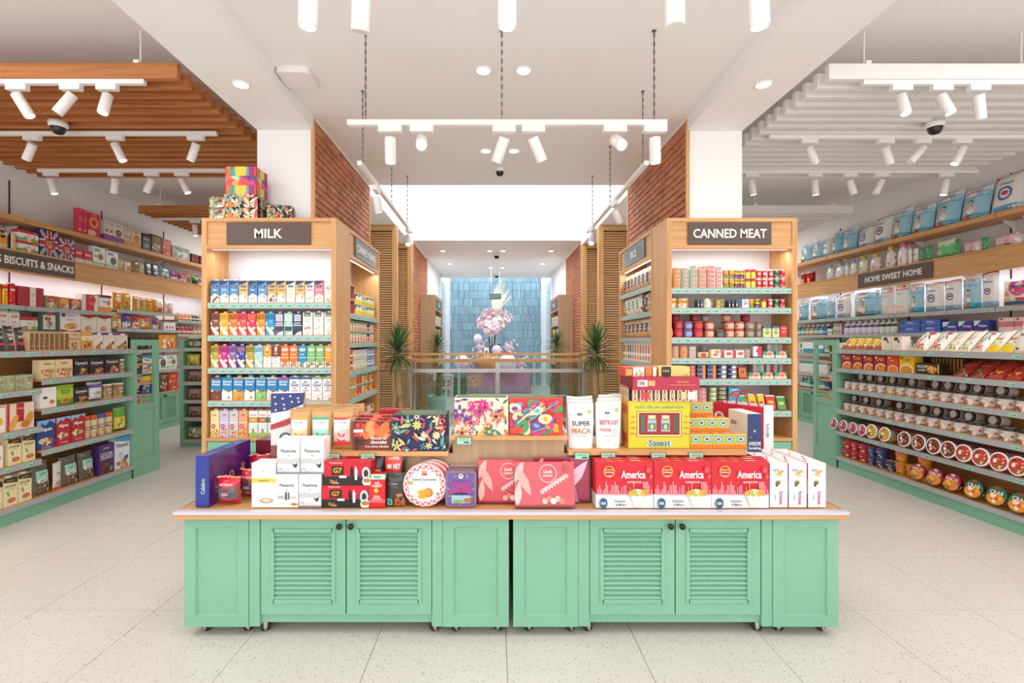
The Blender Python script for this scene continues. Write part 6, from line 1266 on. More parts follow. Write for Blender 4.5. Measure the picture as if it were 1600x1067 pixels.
ed = [1312, 1322, 1333.5, 1346, 1360.5, 1375.5, 1390.5, 1405.5, 1421.5, 1437.5, 1456.5, 1476, 1496.5, 1519, 1543, 1572, 1604]
S.row([(a, b, k, .104) for a, b, k in zip(ed[:-1], ed[1:], ['bk_r']*5+['bk_y']*4+['bk_r']*4+['bk_b']*3)], gap=.008)
S = Shelf('R', 4.07, .70, 'fourth shelf of right gondola', .03)
ed = [1310.5, 1321.5, 1333, 1346, 1359.5, 1373.5, 1387.5, 1402.5, 1419, 1437, 1456.5, 1476.5, 1500, 1524.5, 1549, 1575, 1604]
S.row([(a, b, k, .104) for a, b, k in zip(ed[:-1], ed[1:], ['bk_b', 'bk_r']+['bk_b']*2+['bk_y']+['bk_r']*7+['bk_b']*4)], gap=.008)
def onside(key, side, X, y, z, w, h, lab, grp, back=0, tilt=pi/2-.12, d=None):
    # lying cup with its lid toward the aisle
    r = w/2*1.04
    lift = h*abs(math.cos(tilt))*0
    zz = z+r*math.sin(tilt)+0 - r + .001
    xx = X+(h*1.06+back)*(1 if side == 'R' else -1)
    good(key, w, h, (xx, y, z+.003), lab, grp, -pi/2 if side == 'R' else pi/2, tilt)
bkr = [(1354, 1), (1368, 1), (1385, 1), (1404, 1), (1435, 1), (1472, 1), (1492, 1), (1516, 1), (1539, 1), (1576, 1)]
for zi, (z, nm) in enumerate(((.954, 'third'), (.70, 'fourth'))):
    for i, (u, _) in enumerate(bkr):
        u2 = u-(26 if zi else 0)+(i*1.5 if zi else 0)
        good(('bk_b', 'bk_r')[i % 2], .1, .074, (4.07+.145, F*4.25/(u2-UX), z+.001), 'short cup bowl under the lying one, %s from left, %s right gondola shelf' % (ORD[i], nm), 'goods on %s shelf of right gondola' % nm, -pi/2)
        onside(('bk_r', 'bk_b', 'bk_y')[(i+zi) % 3], 'R', 4.07, F*4.25/(u2-UX), z+.076, .098, .11, 'black lidded cup lying in the rear row, %s from left, %s shelf of right gondola' % (ORD[i], nm), 'goods on %s shelf of right gondola' % nm, .10)
for k, c, fo, nm in (('pink', 'b8506a', ['8a3048', 'e8c8c0', 'd88a90', '5a2a34'], 'pink'), ('yellow', 'd8a824', ['8a5a1c', 'f4e8c0', 'c88a2c', '4a3a1c'], 'yellow'), ('dark', '7a2f2c', ['c8603c', 'e8d0b0', '4a1c1c', 'd89060'], 'dark red'), ('red', 'c43a30', ['8a2420', 'f0d8b8', 'e8a060', '5a8a3c'], 'red')):
    D('tub_'+k, 'cup', 'e9e6e2', [Bd(.2, .8, c)], '%s topped white tub lying with its lid to the aisle' % nm, name='noodle_tub', cat='tub', lid='f4f3f1', lidops=[El(.5, .5, .44, .44, c), Fd(.14, .16, .86, .84, fo, 12), El(.32, .5, .1, .1, 'f4f0ea')], taper=.86)
S5 = [(1309, 'pink'), (1324, 'pink'), (1339, 'pink'), (1353.5, 'pink'), (1368.5, 'yellow'), (1389, 'yellow'), (1420, 'dark'), (1443, 'dark'), (1466.5, 'dark'), (1490, 'dark'), (1514, 'red'), (1541, 'red'), (1570, 'red'), (1600, 'red')]
for i, (u, k) in enumerate(S5):
    onside('tub_'+k, 'R', 4.07, F*4.09/(u-UX), .447, .148 if i > 3 else .125, .10, '%s, %s from left on fifth shelf' % (PR['tub_'+k]['desc'], ORD[i]) if False else '%s topped white tub lying on its side, %s from left, fifth right gondola shelf' % ({'pink': 'pink', 'yellow': 'yellow', 'dark': 'dark-red', 'red': 'bright-red'}[k], ORD[i]), 'goods on fifth shelf of right gondola', -.05, pi/2-.16)
D('tubback', 'cup', 'b8484c', [Fd(.1, .2, .9, .8, ['d87a5c', '8a2c34', 'e8c8a0'], 6)], 'red noodle tub', name='noodle_tub', cat='tub', lid='d8a8a0')
D('tubbacky', 'cup', 'c88a2c', [Fd(.1, .2, .9, .8, ['e8b84c', '8a5a24', 'f0d8a0'], 6)], 'amber noodle tub', name='noodle_tub', cat='tub', lid='d8c8a0')
seq('R', 4.07+.17, 3.75, 5.62, .447, 'fifth shelf rear row, right gondola', ['tubback']*5+['tubbacky']*2+['tubback']*3, .12)
for k, c, o, nm in (('pink', 'd0405a', [Fd(.1, .1, .9, .4, ['e8d070', '8a4a2c', 'f0b040'], 6), T('Spicy', .7, .2, 'f4e0e0', w=.7)], 'pink'), ('navy', '46508c', [Fd(.1, .1, .9, .4, ['c8d070', 'd88a5c', 'e8e0b0'], 6), T('Katsu', .7, .2, 'e8b0c8', w=.7)], 'navy'), ('amber', 'e09a2c', [El(.5, .7, .4, .18, 'e8705c'), Fd(.1, .05, .9, .35, ['8a5a2c', 'f0c860', 'c8742c'], 7)], 'amber')):
    D('cup_'+k, 'cup', c, o, '%s cup noodle' % nm, lid=c, lidops=[El(.5, .5, .4, .4, 'e8d0a0')], taper=.74)
S = Shelf('R', 4.07, .149, 'lowest shelf of right gondola', .03)
S.row([(1307, 1321, 'cup_pink', .10, 2), (1322, 1331.5, 'cup_pink', .10, 2), (1332, 1346, 'cup_pink', .10, 2), (1347.5, 1358, 'cup_navy', .10, 2), (1358.5, 1373, 'cup_navy', .105, 2), (1373.5, 1388, 'cup_navy', .10), (1388.5, 1403.5, 'cup_amber', .125, 2), (1404.5, 1421.5, 'cup_amber', .125), (1422.5, 1440, 'cup_amber', .13, 2)])
for k, c, fo, w_, nm in (('red', 'b0243c', ['e8902c', 'f0c050', 'd8502c', '5a8a3c'], 'KIMCHI', 'red'), ('green', '2c6a48', ['e8902c', 'f0c050', 'd85a3c', 'f4ead0'], 'CRAB', 'green')):
    D('bowl_'+k, 'cup', c, [Bd(.3, .7, 'e8e4dc'), Fd(.1, .1, .9, .9, fo, 6)], '%s bowl noodle' % nm, name='bowl_noodle', cat='bowl', lid=c, lidops=[El(.5, .32, .46, .3, fo[0]), Fd(.1, .1, .9, .5, fo, 12), T(w_, .66, .2, 'f4f0ea', w=.7), El(.5, .88, .14, .06, 'c8283a' if k == 'green' else 'f0e8d8')], taper=.62)
for i, (u, k) in enumerate(((1436, 'red'), (1463, 'red'), (1490, 'red'), (1524, 'green'), (1560, 'green'), (1596, 'green'))):
    onside('bowl_'+k, 'R', 4.07, F*4.1/(u-UX), .149, .155, .075, 'tilted %s bowl noodle with white lettering, %s of its row on right gondola deck' % (k, ORD[i]), 'goods on lowest shelf of right gondola', -.02, pi/2-.3)
for i, (u, k) in enumerate(((1478, 'red'), (1496, 'red'), (1562, 'green'), (1590, 'green'))):
    good('bowl_'+k, .15, .08, (4.07+.21, F*4.28/(u-UX), .151), 'upright %s bowl noodle behind the tilted ones, %s from left on the deck' % (k, ORD[i]), 'goods on lowest shelf of right gondola', -pi/2)
# a few jars in the open window of each mint wing
for side, X, y, nm in (('L', -3.95, 5.5, 'left'), ('R', 4.07, 5.95, 'right')):
    sg = -1 if side == 'L' else 1
    for zi, z in enumerate((.80, 1.03, 1.25)):
        for q in range(2):
            good('olive' if zi == 2 else 'bk_r', .1, .12, (X+sg*.12, y-.06+q*.13, z+.001), 'small jar on the %s ledge inside the %s mint wing, %s one' % (['lowest', 'middle', 'upper'][zi], nm, ['nearer', 'farther'][q]), 'jars inside the %s mint wing' % nm, sg*-pi/2)
# ---- right wall shelves
def diaper(c1, c2, red=False, head='8a4a34'):
    o = [Bd(.0, .16, c2)]
    if red: o += [('p', [(0, .84), (1, .9), (1, 1), (0, 1)], 'c02434'), ('ring', .5, .45, .14, .2, '3f7ab8'), El(.5, .46, .1, .06, 'd8384a'), T('Dreams', .72, .07, '5a8a9c', w=.6)]
    else: o += [El(.5, .92, .62, .3, 'f4f2f0'), T('GOON+', .82, .1, 'c83a6a', w=.62), El(.5, .27, .13, .12, 'f4f0ea'), ('ln', .36, .3, .28, .4, .05, 'f2c8a8'), ('ln', .64, .3, .72, .4, .05, 'f2c8a8'), El(.5, .34, .11, .07, 'f2c8a8'), El(.5, .51, .11, .07, '3a2c28'), El(.5, .47, .105, .075, 'f2c8a8'), El(.5, .67, .5, .02, '7fc0dc'), ('r', .1, .07, .45, .15, 'e8582c'), T('XXL', .11, .05, 'ffffff', .27, .25)]
    return o
D('dia_b', 'bag', '9fd0e4', diaper(0, '1fa8c8'), 'blue diaper pack with a baby picture', crimp='1f9fc8', name='diaper_pack', cat='diaper pack')
D('dia_r', 'bag', 'f0ece8', diaper(0, '7fb8e0', True), 'white and red diaper pack', crimp='c82c3c', name='diaper_pack', cat='diaper pack')
D('dia_w', 'bag', 'f0ece4', [Bd(.8, .83, 'd84a5a'), ('r', .2, .35, .8, .75, 'e4e8ea'), ('r', .25, .2, .75, .3, 'f0d4b8'), T('pants', .66, .06, '5a8aa0', w=.4), El(.78, .9, .1, .06, 'd83a5c')], 'cream diaper pack with printed panel', crimp='e8e0d4', name='diaper_pack', cat='diaper pack')
D('dia_m', 'bag', 'f3ecda', [El(.62, .72, .3, .34, 'd84a8a'), T('Merries', .7, .12, '2c3a8a', .62, .62), Bd(.05, .16, '2f78b8'), ('r', .08, .36, .3, .5, 'f0902c'), ('r', .06, .18, .36, .3, 'f0c060'), ('r', .55, .18, .95, .28, 'd83a5c')], 'wide cream diaper pack with pink heart shape', crimp='f0e4c8', name='diaper_pack', cat='diaper pack')
S = Shelf('R', WR_, 2.985, 'top right wall shelf', .06)
S.row([(1240, 1257, 'dia_b', .36, 1, -.12), (1258, 1275, 'dia_b', .36, 1, -.12), (1276, 1288, 'dia_r', .34, 1, -.12), (1289, 1303, 'dia_b', .42, 1, -.12), (1304, 1325, 'dia_b', .42, 1, -.12), (1328, 1351, 'dia_r', .34, 1, -.15), (1352, 1378, 'dia_r', .42, 1, -.15), (1379, 1407, 'dia_b', .46, 1, -.15), (1408, 1442, 'dia_b', .40, 1, -.15), (1443, 1482, 'dia_b', .48, 1, -.2), (1483, 1527, 'dia_b', .42, 1, -.2), (1528, 1586, 'dia_r', .47, 1, -.2), (1587, 1640, 'dia_b', .44, 1, -.2)], d=.16)
D('softb', 'jug', 'eef0ea', [El(.5, .55, .4, .3, 'd8e4ec'), T('soft', .6, .2, '4a7ab0', w=.6)], 'white softener bottle with blue cap', cap='8ab8d4')
D('softy', 'jug', 'e2e4cc', [Fd(.1, .1, .9, .6, ['7fb070', 'e8e8d0', 'c8a8c8'], 7)], 'pale detergent jug with yellow green cap', cap='c8b83c')
D('softp', 'jug', 'e6dad4', [Fd(.1, .1, .9, .6, ['c890a8', '8a7ab0', 'e8d8c8'], 7)], 'beige detergent jug with yellow cap', cap='d8b848')
D('softk', 'jug', 'f4eee8', [Fd(.1, .1, .9, .7, ['d83a6a', '8ab060', 'e88aa8'], 8)], 'white detergent jug with pink cap', cap='e070a8')
D('redcan', 'can', 'b8202c', [El(.6, .3, .14, .14, 'e8c040'), Bd(.86, .94, 'e8d8c8')], 'red canister', name='canister')
D('grnroll', 'bag', '3f9a5a', [Fd(.1, .2, .9, .9, ['2c6a3c', '8ac89a', 'e0f0e0'], 8)], 'green wrapped roll', crimp='2c7a44', name='paper_roll_pack', cat='roll pack')
D('grnbig', 'bag', '6fc07a', [('r', .05, .7, .95, .95, 'e0e8dc'), ('ring', .3, .8, .12, .18, 'c8d8c0'), ('ring', .7, .8, .12, .18, 'c8d8c0'), T('eco', .3, .2, 'f0f8f0', .3, .3)], 'large green kitchen roll pack', crimp='d8e8d8', name='paper_roll_pack', cat='roll pack')
D('pinknet', 'bag', 'e8ccd0', [Fd(.02, .1, .98, .9, ['d8b0b8', 'f4e4e4', 'c8a0a8'], 16)], 'long pink wrapped bundle', crimp='e0c0c4', name='paper_roll_pack', cat='roll pack')
D('whtm', 'bag', 'efe6e2', [El(.5, .6, .3, .2, 'c88a7a'), Bd(0, .3, 'e0c8c8')], 'small white bag with tan mark', crimp='e8e0dc')
S = Shelf('R', WR_, 2.583, 'ledge above right wall fascia', .03)
S.row([(1246, 1254, 'redcan', .21), (1255, 1263, 'redcan', .21), (1286, 1298, 'softb', .24), (1299, 1315, 'softb', .24), (1316, 1322, 'softb', .22), (1323, 1334, 'softb', .24), (1335, 1351, 'softy', .27), (1352, 1371, 'softp', .27), (1377, 1394, 'softp', .32), (1395, 1413, 'softk', .33), (1414, 1421, 'softk', .28), (1422, 1430, 'whtm', .2), (1431, 1441, 'grnroll', .19), (1442, 1452, 'grnroll', .2), (1454, 1486, 'grnbig', .24), (1487, 1495, 'grnroll', .2), (1496, 1526, 'pinknet', .15), (1527, 1540, 'grnroll', .15), (1541, 1589, 'pinknet', .15), (1590, 1620, 'grnroll', .2)])
S = Shelf('R', WR_, 1.90, 'lit shelf of diapers', .02)
S.row([(1242, 1257, 'dia_b', .38), (1258, 1284, 'dia_b', .40), (1288, 1300, 'dia_b', .34), (1301, 1322, 'dia_r', .38), (1324, 1364, 'dia_b', .42), (1365, 1371, 'dia_b', .38), (1372, 1391, 'dia_w', .40), (1392, 1413.5, 'dia_w', .42), (1414, 1437, 'dia_b', .40), (1438, 1467, 'dia_r', .38), (1468, 1495.5, 'dia_r', .38), (1496.5, 1526, 'dia_b', .42), (1527, 1554, 'dia_r', .42), (1556, 1608, 'dia_m', .31)])
for k, c, o, nm in (('teal', '2f8aa0', [Bd(.2, .7, 'd8e4e0')], 'teal'), ('amber', 'a8905c', [Bd(.2, .7, 'e0d8c0')], 'amber'), ('dkblue', '24507a', [Bd(.2, .6, '8ab0c8')], 'dark blue'), ('lime', 'cfe0a8', [Bd(.3, .6, '8ab87a')], 'pale lime'), ('pinkb', 'e4c8dc', [Bd(.3, .6, 'b88ac0')], 'pale pink'), ('greenb', '7fae84', [Bd(.2, .6, 'd8e8d0')], 'green')):
    D('bt_'+k, 'bottle', c, o, 'small %s bottle' % nm, cap='e8e8e4')
D('pumpv', 'bottle', 'ece8f0', [Bd(.72, 1, '6a5a9a'), Bd(.0, .08, 'b8a8d0'), ('r', .25, .2, .75, .55, 'e0d0e8')], 'white and violet pump bottle', cap='f4f4f0', pump=True)
D('pumpg', 'bottle', 'e6e8e0', [Bd(.72, 1, '3a4a44'), ('r', .25, .2, .75, .55, 'd0e0c8')], 'white and dark green pump bottle', cap='d8e0dc', pump=True)
bxp('memo', '2050b8', [T('MEMO', .62, .36, 'dfe8f4', w=.5), ('ln', 0, .1, 1, .4, .03, '4a90e0'), ('ln', 0, .3, 1, .8, .02, '3a78d0')], 'blue facial tissue pack', depth=.11, name='tissue_pack', cat='tissue pack', mat='gloss')
bxp('tiss', '2c3c98', [('p', [(0, 1), (.5, 1), (.2, .6), (0, .5)], 'e0eaf0'), T('Tempo', .5, .3, 'f4f4f8', .6, .6), El(.9, .15, .08, .1, 'c83a5c')], 'blue and white tissue packet', depth=.09, name='tissue_pack', cat='tissue pack', mat='gloss')
bxp('pinkp', 'e8d4cc', [Bd(.3, .7, 'd87a80'), ('r', .1, .8, .3, .95, 'c83a44')], 'pale pink carton of pads', depth=.1)
bxp('smallw', 'dfe4e0', [Bd(.2, .5, '8aa8a0')], 'small white box', depth=.08)
seq('R', WR_, 8.42, 9.7, 1.62, 'third right wall shelf, far end', ['bt_dkblue', 'bt_teal', 'bt_teal', 'bt_amber', 'bt_amber', 'bt_teal', 'bt_teal', 'bt_teal', 'bt_greenb', 'bt_greenb'], .19)
S = Shelf('R', WR_, 1.62, 'third right wall shelf', .03)
S.row([(1290, 1297, 'smallw', .10)]+evenly(1298, 3.3, ['bt_lime', 'bt_lime', 'bt_pinkb', 'bt_pinkb'], .19)+evenly(1313, 9.2, ['pumpv']*6+['pumpg']*3, .235)+[(1403, 1434, 'memo', .085, 2), (1435, 1466, 'memo', .085, 2), (1469, 1492.5, 'tiss', .13), (1493.5, 1516.5, 'tiss', .13), (1517.5, 1541, 'tiss', .13), (1556, 1580, 'pinkp', .15), (1581, 1606, 'pinkp', .15)])
bxp('tealw', 'f0f2f0', [Bd(0, .4, '3f9ab8')], 'white and teal carton', depth=.06)
bxp('tp', 'e8eae4', [Bd(.7, .95, '4a9a7a'), ('r', .3, 0, .6, .6, 'c8ccc8')], 'slim white toothpaste carton', depth=.06)
seq('R', WR_, 8.42, 9.2, 1.29, 'fourth right wall shelf, far end', ['bt_greenb', 'tealw', 'tealw', 'tealw', 'tealw', 'tealw', 'slim_green'], .20)
seq('R', WR_, 8.42, 9.2, .93, 'fifth right wall shelf, far end', ['tp']*9, .23)
seq('R', WR_, 8.42, 9.2, .64, 'right wall cabinet top, far end', ['bt_dkblue', 'bt_teal', 'bt_greenb', 'bt_teal', 'bt_dkblue', 'bt_greenb', 'bt_teal', 'bt_teal'], .22)
seq('R', WR_, 7.0, 8.3, 1.29, 'fourth right wall shelf behind the wing', ['tealw', 'smallw', 'tp', 'tp', 'tealw', 'smallw', 'smallw', 'tp'], .19)
seq('R', WR_, 7.0, 8.3, .93, 'fifth right wall shelf behind the wing', ['bt_pinkb', 'bt_dkblue', 'smallw', 'smallw', 'bt_dkblue', 'tp', 'tp'], .19)
# ================================================================== ISLAND GOODS
def isl(key, u0, u1, v0, v1, y, label, d=None, rz=0, rx=0, z=None, name=None, cat=None, grp=None):
    """u, v: photograph pixels of the front face, y: its distance"""
    s_ = F/y; w_ = (u1-u0)/s_; h_ = (v1-v0)/s_
    o = good(key, w_-.002, h_, (((u0+u1)/2-UX)/s_, y, (H-(v1-VY)/s_) if z is None else z), label, grp, rz, rx, d=d)
    return o
Z0 = ZT+.005
# deep blue and purple confectionery boxes standing at the left end
m = M(); w_, d_, h_ = .07, .42, .262
m.box((-w_/2, 0, 0), (w_/2, d_, h_), '24358f', 'gloss', side='54237e')
Cv(m, lambda a, b, e: (a-w_/2, -e, b), w_, h_, 'gloss').run([T('Celebre', .4, .3, 'b8d8b8', .55, .3, pi/2), ('r', .06, .02, .1, .98, '4a5ab8')])
Cv(m, lambda a, b, e: (w_/2+e, a, b), d_, h_, 'gloss').run([('r', 0, 0, .5, 1, '4a1f6e'), T('SELECT', .8, .1, '8a3a8c', .5, .4), ('fl', .2, .3, .07, 5, 'e8a050', 'c86a3c'), ('ring', .5, .42, .03, .06, 'd89a5c'), ('fl', .78, .5, .06, 6, 'd8905c', 'f0c080'), ('ln', .05, .08, .6, .3, .02, '8a2c6e'), El(.35, .12, .05, .04, 'd8a060'), El(.62, .15, .04, .04, 'e8b070'), El(.9, .2, .04, .05, 'c87a4c')])
thing(m, 'gift_box', (-1.495, 2.475, Z0), 'tall blue and purple confectionery box at the left end of the counter', 'gift box', 'gift boxes on the island')
m = M(); m.box((-.045, 0, 0), (.045, .36, .25), '7a2436', 'gloss', side='a83248', top='8a3044')
Cv(m, lambda a, b, e: (.045+e, a, b), .36, .25, 'gloss').run([El(.5, .5, .3, .2, 'c8586a'), ('fl', .3, .6, .1, 6, 'e8b0a8', 'f0d8b0')])
Cv(m, lambda a, b, e: (a-.045, b, .25+e), .09, .36, 'gloss').run([('ln', .2, .1, .8, .9, .1, 'c85a5c'), ('ln', .8, .2, .3, .8, .08, 'd8a090')])
thing(m, 'gift_box', (-1.40, 2.93, Z0), 'dark red confectionery box behind the blue and purple one', 'gift box', 'gift boxes on the island')
D('pouchred', 'bag', 'd01f38', [('r', .04, .18, .96, .66, '6a6468'), ('r', .3, .28, .7, .58, '8a3a44'), T('PATTISON', .76, .08, 'f8e8e0', w=.7), Bd(.05, .12, 'c01830'), T('mix', .42, .1, 'f0d8d8', w=.4)], 'red candy pouch with grey window', name='candy_pouch', cat='pouch')
for i, (u0, u1, v0, v1, y, nm) in enumerate(((333, 371, 757, 799, 2.50, 'frontmost'), (371, 400, 748, 792, 2.60, 'middle'), (386, 418, 704, 752, 2.82, 'rear, taller'))):
    o = isl('pouchred', u0, u1, v0, v1, y, '%s red candy pouch with grey window beside the purple box' % nm, d=.07, z=Z0, grp='red candy pouches on the island')
    r = M(); s_ = F/y; ww = (u1-u0)/s_; hh = (v1-v0)/s_; R = random.Random(i)
    for k in range(5):
        a = -ww*.42+ww*.2*k; r.lathe([(.0, -.004), (ww*.11, -.003), (ww*.13, .003), (.0, .006)], R.choice(['e88a70', 'f0b0a0', 'd83a4a']), 10, (a, .035+R.uniform(-.01, .01), hh*.985+R.uniform(-.004, .006)), 'gloss')
    q = part(r, 'gathered_top', None); q.parent = o; q.location = (0, 0, 0)
D('passc', 'box', 'f1f0ee', [T('Passiona', .30, .001, 'f1f0ee'), Bd(.56, .66, 'd8c84c'), T('cappuccino', .61, .05, '8a7a2c', w=.7), El(.5, .82, .06, .04, 'b8b8b8'), T('coffee', .44, .02, 'a8a8a8', w=.5), El(.62, .16, .28, .1, '8a5a34'), El(.62, .165, .25, .085, 'e8b070'), El(.62, .165, .15, .05, 'f8ecd8')], 'white cappuccino box with a yellow band', name='coffee_box', depth=.10)
D('pass', 'box', 'f3f3f3', [El(.5, .84, .05, .03, 'c0c0c0'), T('Passiona', .67, .095, '3a3a3a', w=.84), El(.5, .53, .03, .025, '3a3a3a'), Bd(0, .42, 'dcdcdc'), ('p', [(0, .42), (.3, .46), (.6, .42), (1, .48), (1, .3), (0, .3)], 'c4c4c4'), Bd(0, .06, '8a8a8a'), El(.8, .26, .1, .12, '2a2a2a'), El(.79, .31, .06, .05, 'e8e4e0'), ('lf', .5, .16, .62, .35, 'f2f0ee'), ('lf', .8, .12, .3, -.6, 'f4f2f0'), ('ln', .3, .06, .62, .2, .03, 'b0b0b0'), El(.14, .1, .1, .05, 'fafafa'), ('ring', .14, .1, .07, .1, '9a9a9a')], 'white coffee box with a reclining woman in grey', name='coffee_box', depth=.10)
D('passb', 'box', 'f3f3f3', [El(.5, .84, .05, .03, 'c0c0c0'), T('Passiona', .67, .095, '3a3a3a', w=.84), El(.5, .53, .03, .025, '3a3a3a'), ('r', .42, .22, .5, .44, '4a4a4a'), El(.46, .46, .04, .03, '5a5a5a'), ('r', .54, .24, .62, .42, '6a6a6a'), El(.58, .44, .04, .03, '4a4a4a'), ('r', .1, .26, .38, .36, 'b4b4b4'), ('r', .66, .26, .92, .34, 'c4c4c4'), El(.84, .1, .16, .06, 'd89a5c'), El(.84, .11, .13, .04, 'b06a34')], 'white coffee box with two grey figures', name='coffee_box', depth=.10)
yf = 2.47
isl('passc', 393, 431, 731, 800, yf, 'white cappuccino box with a yellow band near the left end', z=Z0, grp='white coffee boxes on the island')
isl('passb', 430.5, 466, 748, 800, yf, 'white coffee box with two grey figures, bottom left of the stack', z=Z0, grp='white coffee boxes on the island')
isl('pass', 467, 502, 748, 800, yf, 'white coffee box with reclining woman, bottom right of the stack', z=Z0, grp='white coffee boxes on the island')
hb = 52/(F/yf)
isl('pass', 433, 468.5, 692, 746, yf, 'white coffee box with reclining woman, top left of the stack', z=Z0+hb+.001, grp='white coffee boxes on the island')
isl('pass', 469.5, 506, 692, 746, yf, 'white coffee box with reclining woman, top right of the stack', z=Z0+hb+.001, grp='white coffee boxes on the island')
g7 = [Bd(.86, 1, 'c8102c'), T('TRUNG HAU', .93, .07, 'e8c8c8', .25, .36), ('r', .0, .0, 1, .36, '1c1a1c'), ('r', .16, .42, .42, .8, '2a1c14'), T('G7', .62, .22, 'f0b428', .29, .2), T('3in1', .16, .14, 'e8a020', .2, .2), ('r', .33, .3, .48, .4, 'f0ece8'), T('COFFEE', .08, .06, 'e8e0d8', .25, .3),
      El(.59, .72, .018, .04, '1c1a1c'), ('p', [(.56, .68), (.63, .68), (.62, .2), (.57, .2)], '161416'), El(.68, .72, .018, .04, 'f0d8c8'), ('p', [(.655, .68), (.72, .68), (.71, .22), (.66, .22)], 'e8e4e4'), ('p', [(.76, .3), (.8, .6), (.9, .78), (1, .7), (1, .3)], '3a3c40'), El(.9, .5, .09, .14, 'c8ccd0'), El(.9, .5, .05, .08, '2a2c30'), El(.92, .16, .1, .1, 'f4f0ea'), El(.92, .2, .08, .05, 'b87a3c')]
D('g7', 'box', 'd0142e', g7, 'red and black coffee box', name='coffee_box', depth=.045, top='c8303c')
zz = Z0
for L, (u0, u1, v0, v1) in enumerate(((503, 577, 766, 800), (506, 580, 727, 764))):
    for k in range(3):
        dx = (k*6) if L else k*3
        isl('g7', u0+dx*.6, u1+dx*.6, v0, v1, yf+.004+k*.048, 'red and black coffee box, %s row, %s level' % (['front', 'middle', 'rear'][k], ['lower', 'upper'][L]), d=.045, z=zz, grp='red and black coffee boxes')
    zz += 34.5/(F/yf)+.001
D('realh', 'box', 'd21f28', [('r', 0, .84, 1, 1, 'b8dcc8'), T('SALE', .92, .07, '2a4a3c', w=.5), T('mê', .74, .08, 'f8e8e0', .5, .4), T('NGỌT', .64, .1, 'ffffff', w=.7), ('p', [(.28, .52), (.45, .60), (.62, .5), (.45, .42)], 'f0c020'), T('REAL', .34, .06, 'f8e8e0', w=.6), T('STRONG', .27, .05, 'f8e8e0', w=.6), Bd(.215, .225, 'f0d0c8'), Bd(.17, .18, 'f0d0c8')], 'narrow red coffee packet', name='coffee_packet', cat='packet', depth=.05)
isl('realh', 576.5, 602, 748, 800, yf, 'narrow red coffee packet beside the round tin', z=Z0, grp='coffee packets on the island')
hat = [('r', .0, .9, 1, 1, '262422'), ('p', [(.05, .46), (.5, .62), (.98, .42)], 'e8a868'), El(.72, .36, .18, .1, 'b87a54'), ('p', [(.5, .28), (.95, .28), (1, 0), (.4, 0)], 'c8602c'), ('ln', .7, .26, .8, .04, .06, '2c8a7c'), ('r', .04, .04, .34, .26, '5fc0b4'), T('3', .15, .12, '2a3a3c', .19, .2), Bd(.66, .74, '403c38'), T('CÀ PHÊ', .7, .04, 'c8c0b8', w=.6)]
D('hat', 'bag', '3c3834', hat, 'dark coffee pouch with a conical hat', name='coffee_pouch', cat='pouch', crimp='2c2a28')
D('hatr', 'bag', '34302e', [('r', .1, .62, .85, .98, 'e03a28'), T('COFFEE', .9, .05, 'f8e8d8', w=.5), T('MR NET', .74, .1, 'ffffff', w=.6), ('p', [(.05, .4), (.5, .58), (.98, .38)], 'd8a070'), El(.5, .32, .2, .1, 'b87a54')], 'dark coffee pouch with a red panel', name='coffee_pouch', cat='pouch', crimp='2c2a28')
isl('hat', 602, 633, 748, 801, yf, 'dark coffee pouch with a conical hat, front one by the round tin', z=Z0, d=.05, grp='coffee packets on the island')
isl('hatr', 597, 633, 711, 786, yf+.085, 'taller dark coffee pouch with a red panel, behind the front ones', z=Z0, d=.05, grp='coffee packets on the island')
D('yelp', 'bag', '3a3234', [('r', .2, .3, .8, .7, 'e8a82c'), T('Phin', .5, .14, '3a2a1c', w=.5)], 'dark pouch with yellow label', name='coffee_pouch', cat='pouch', crimp='2c2a28')
isl('yelp', 577, 600, 718, 790, yf+.09, 'dark pouch with yellow label peeking over the red packet', z=Z0, d=.05, grp='coffee packets on the island')
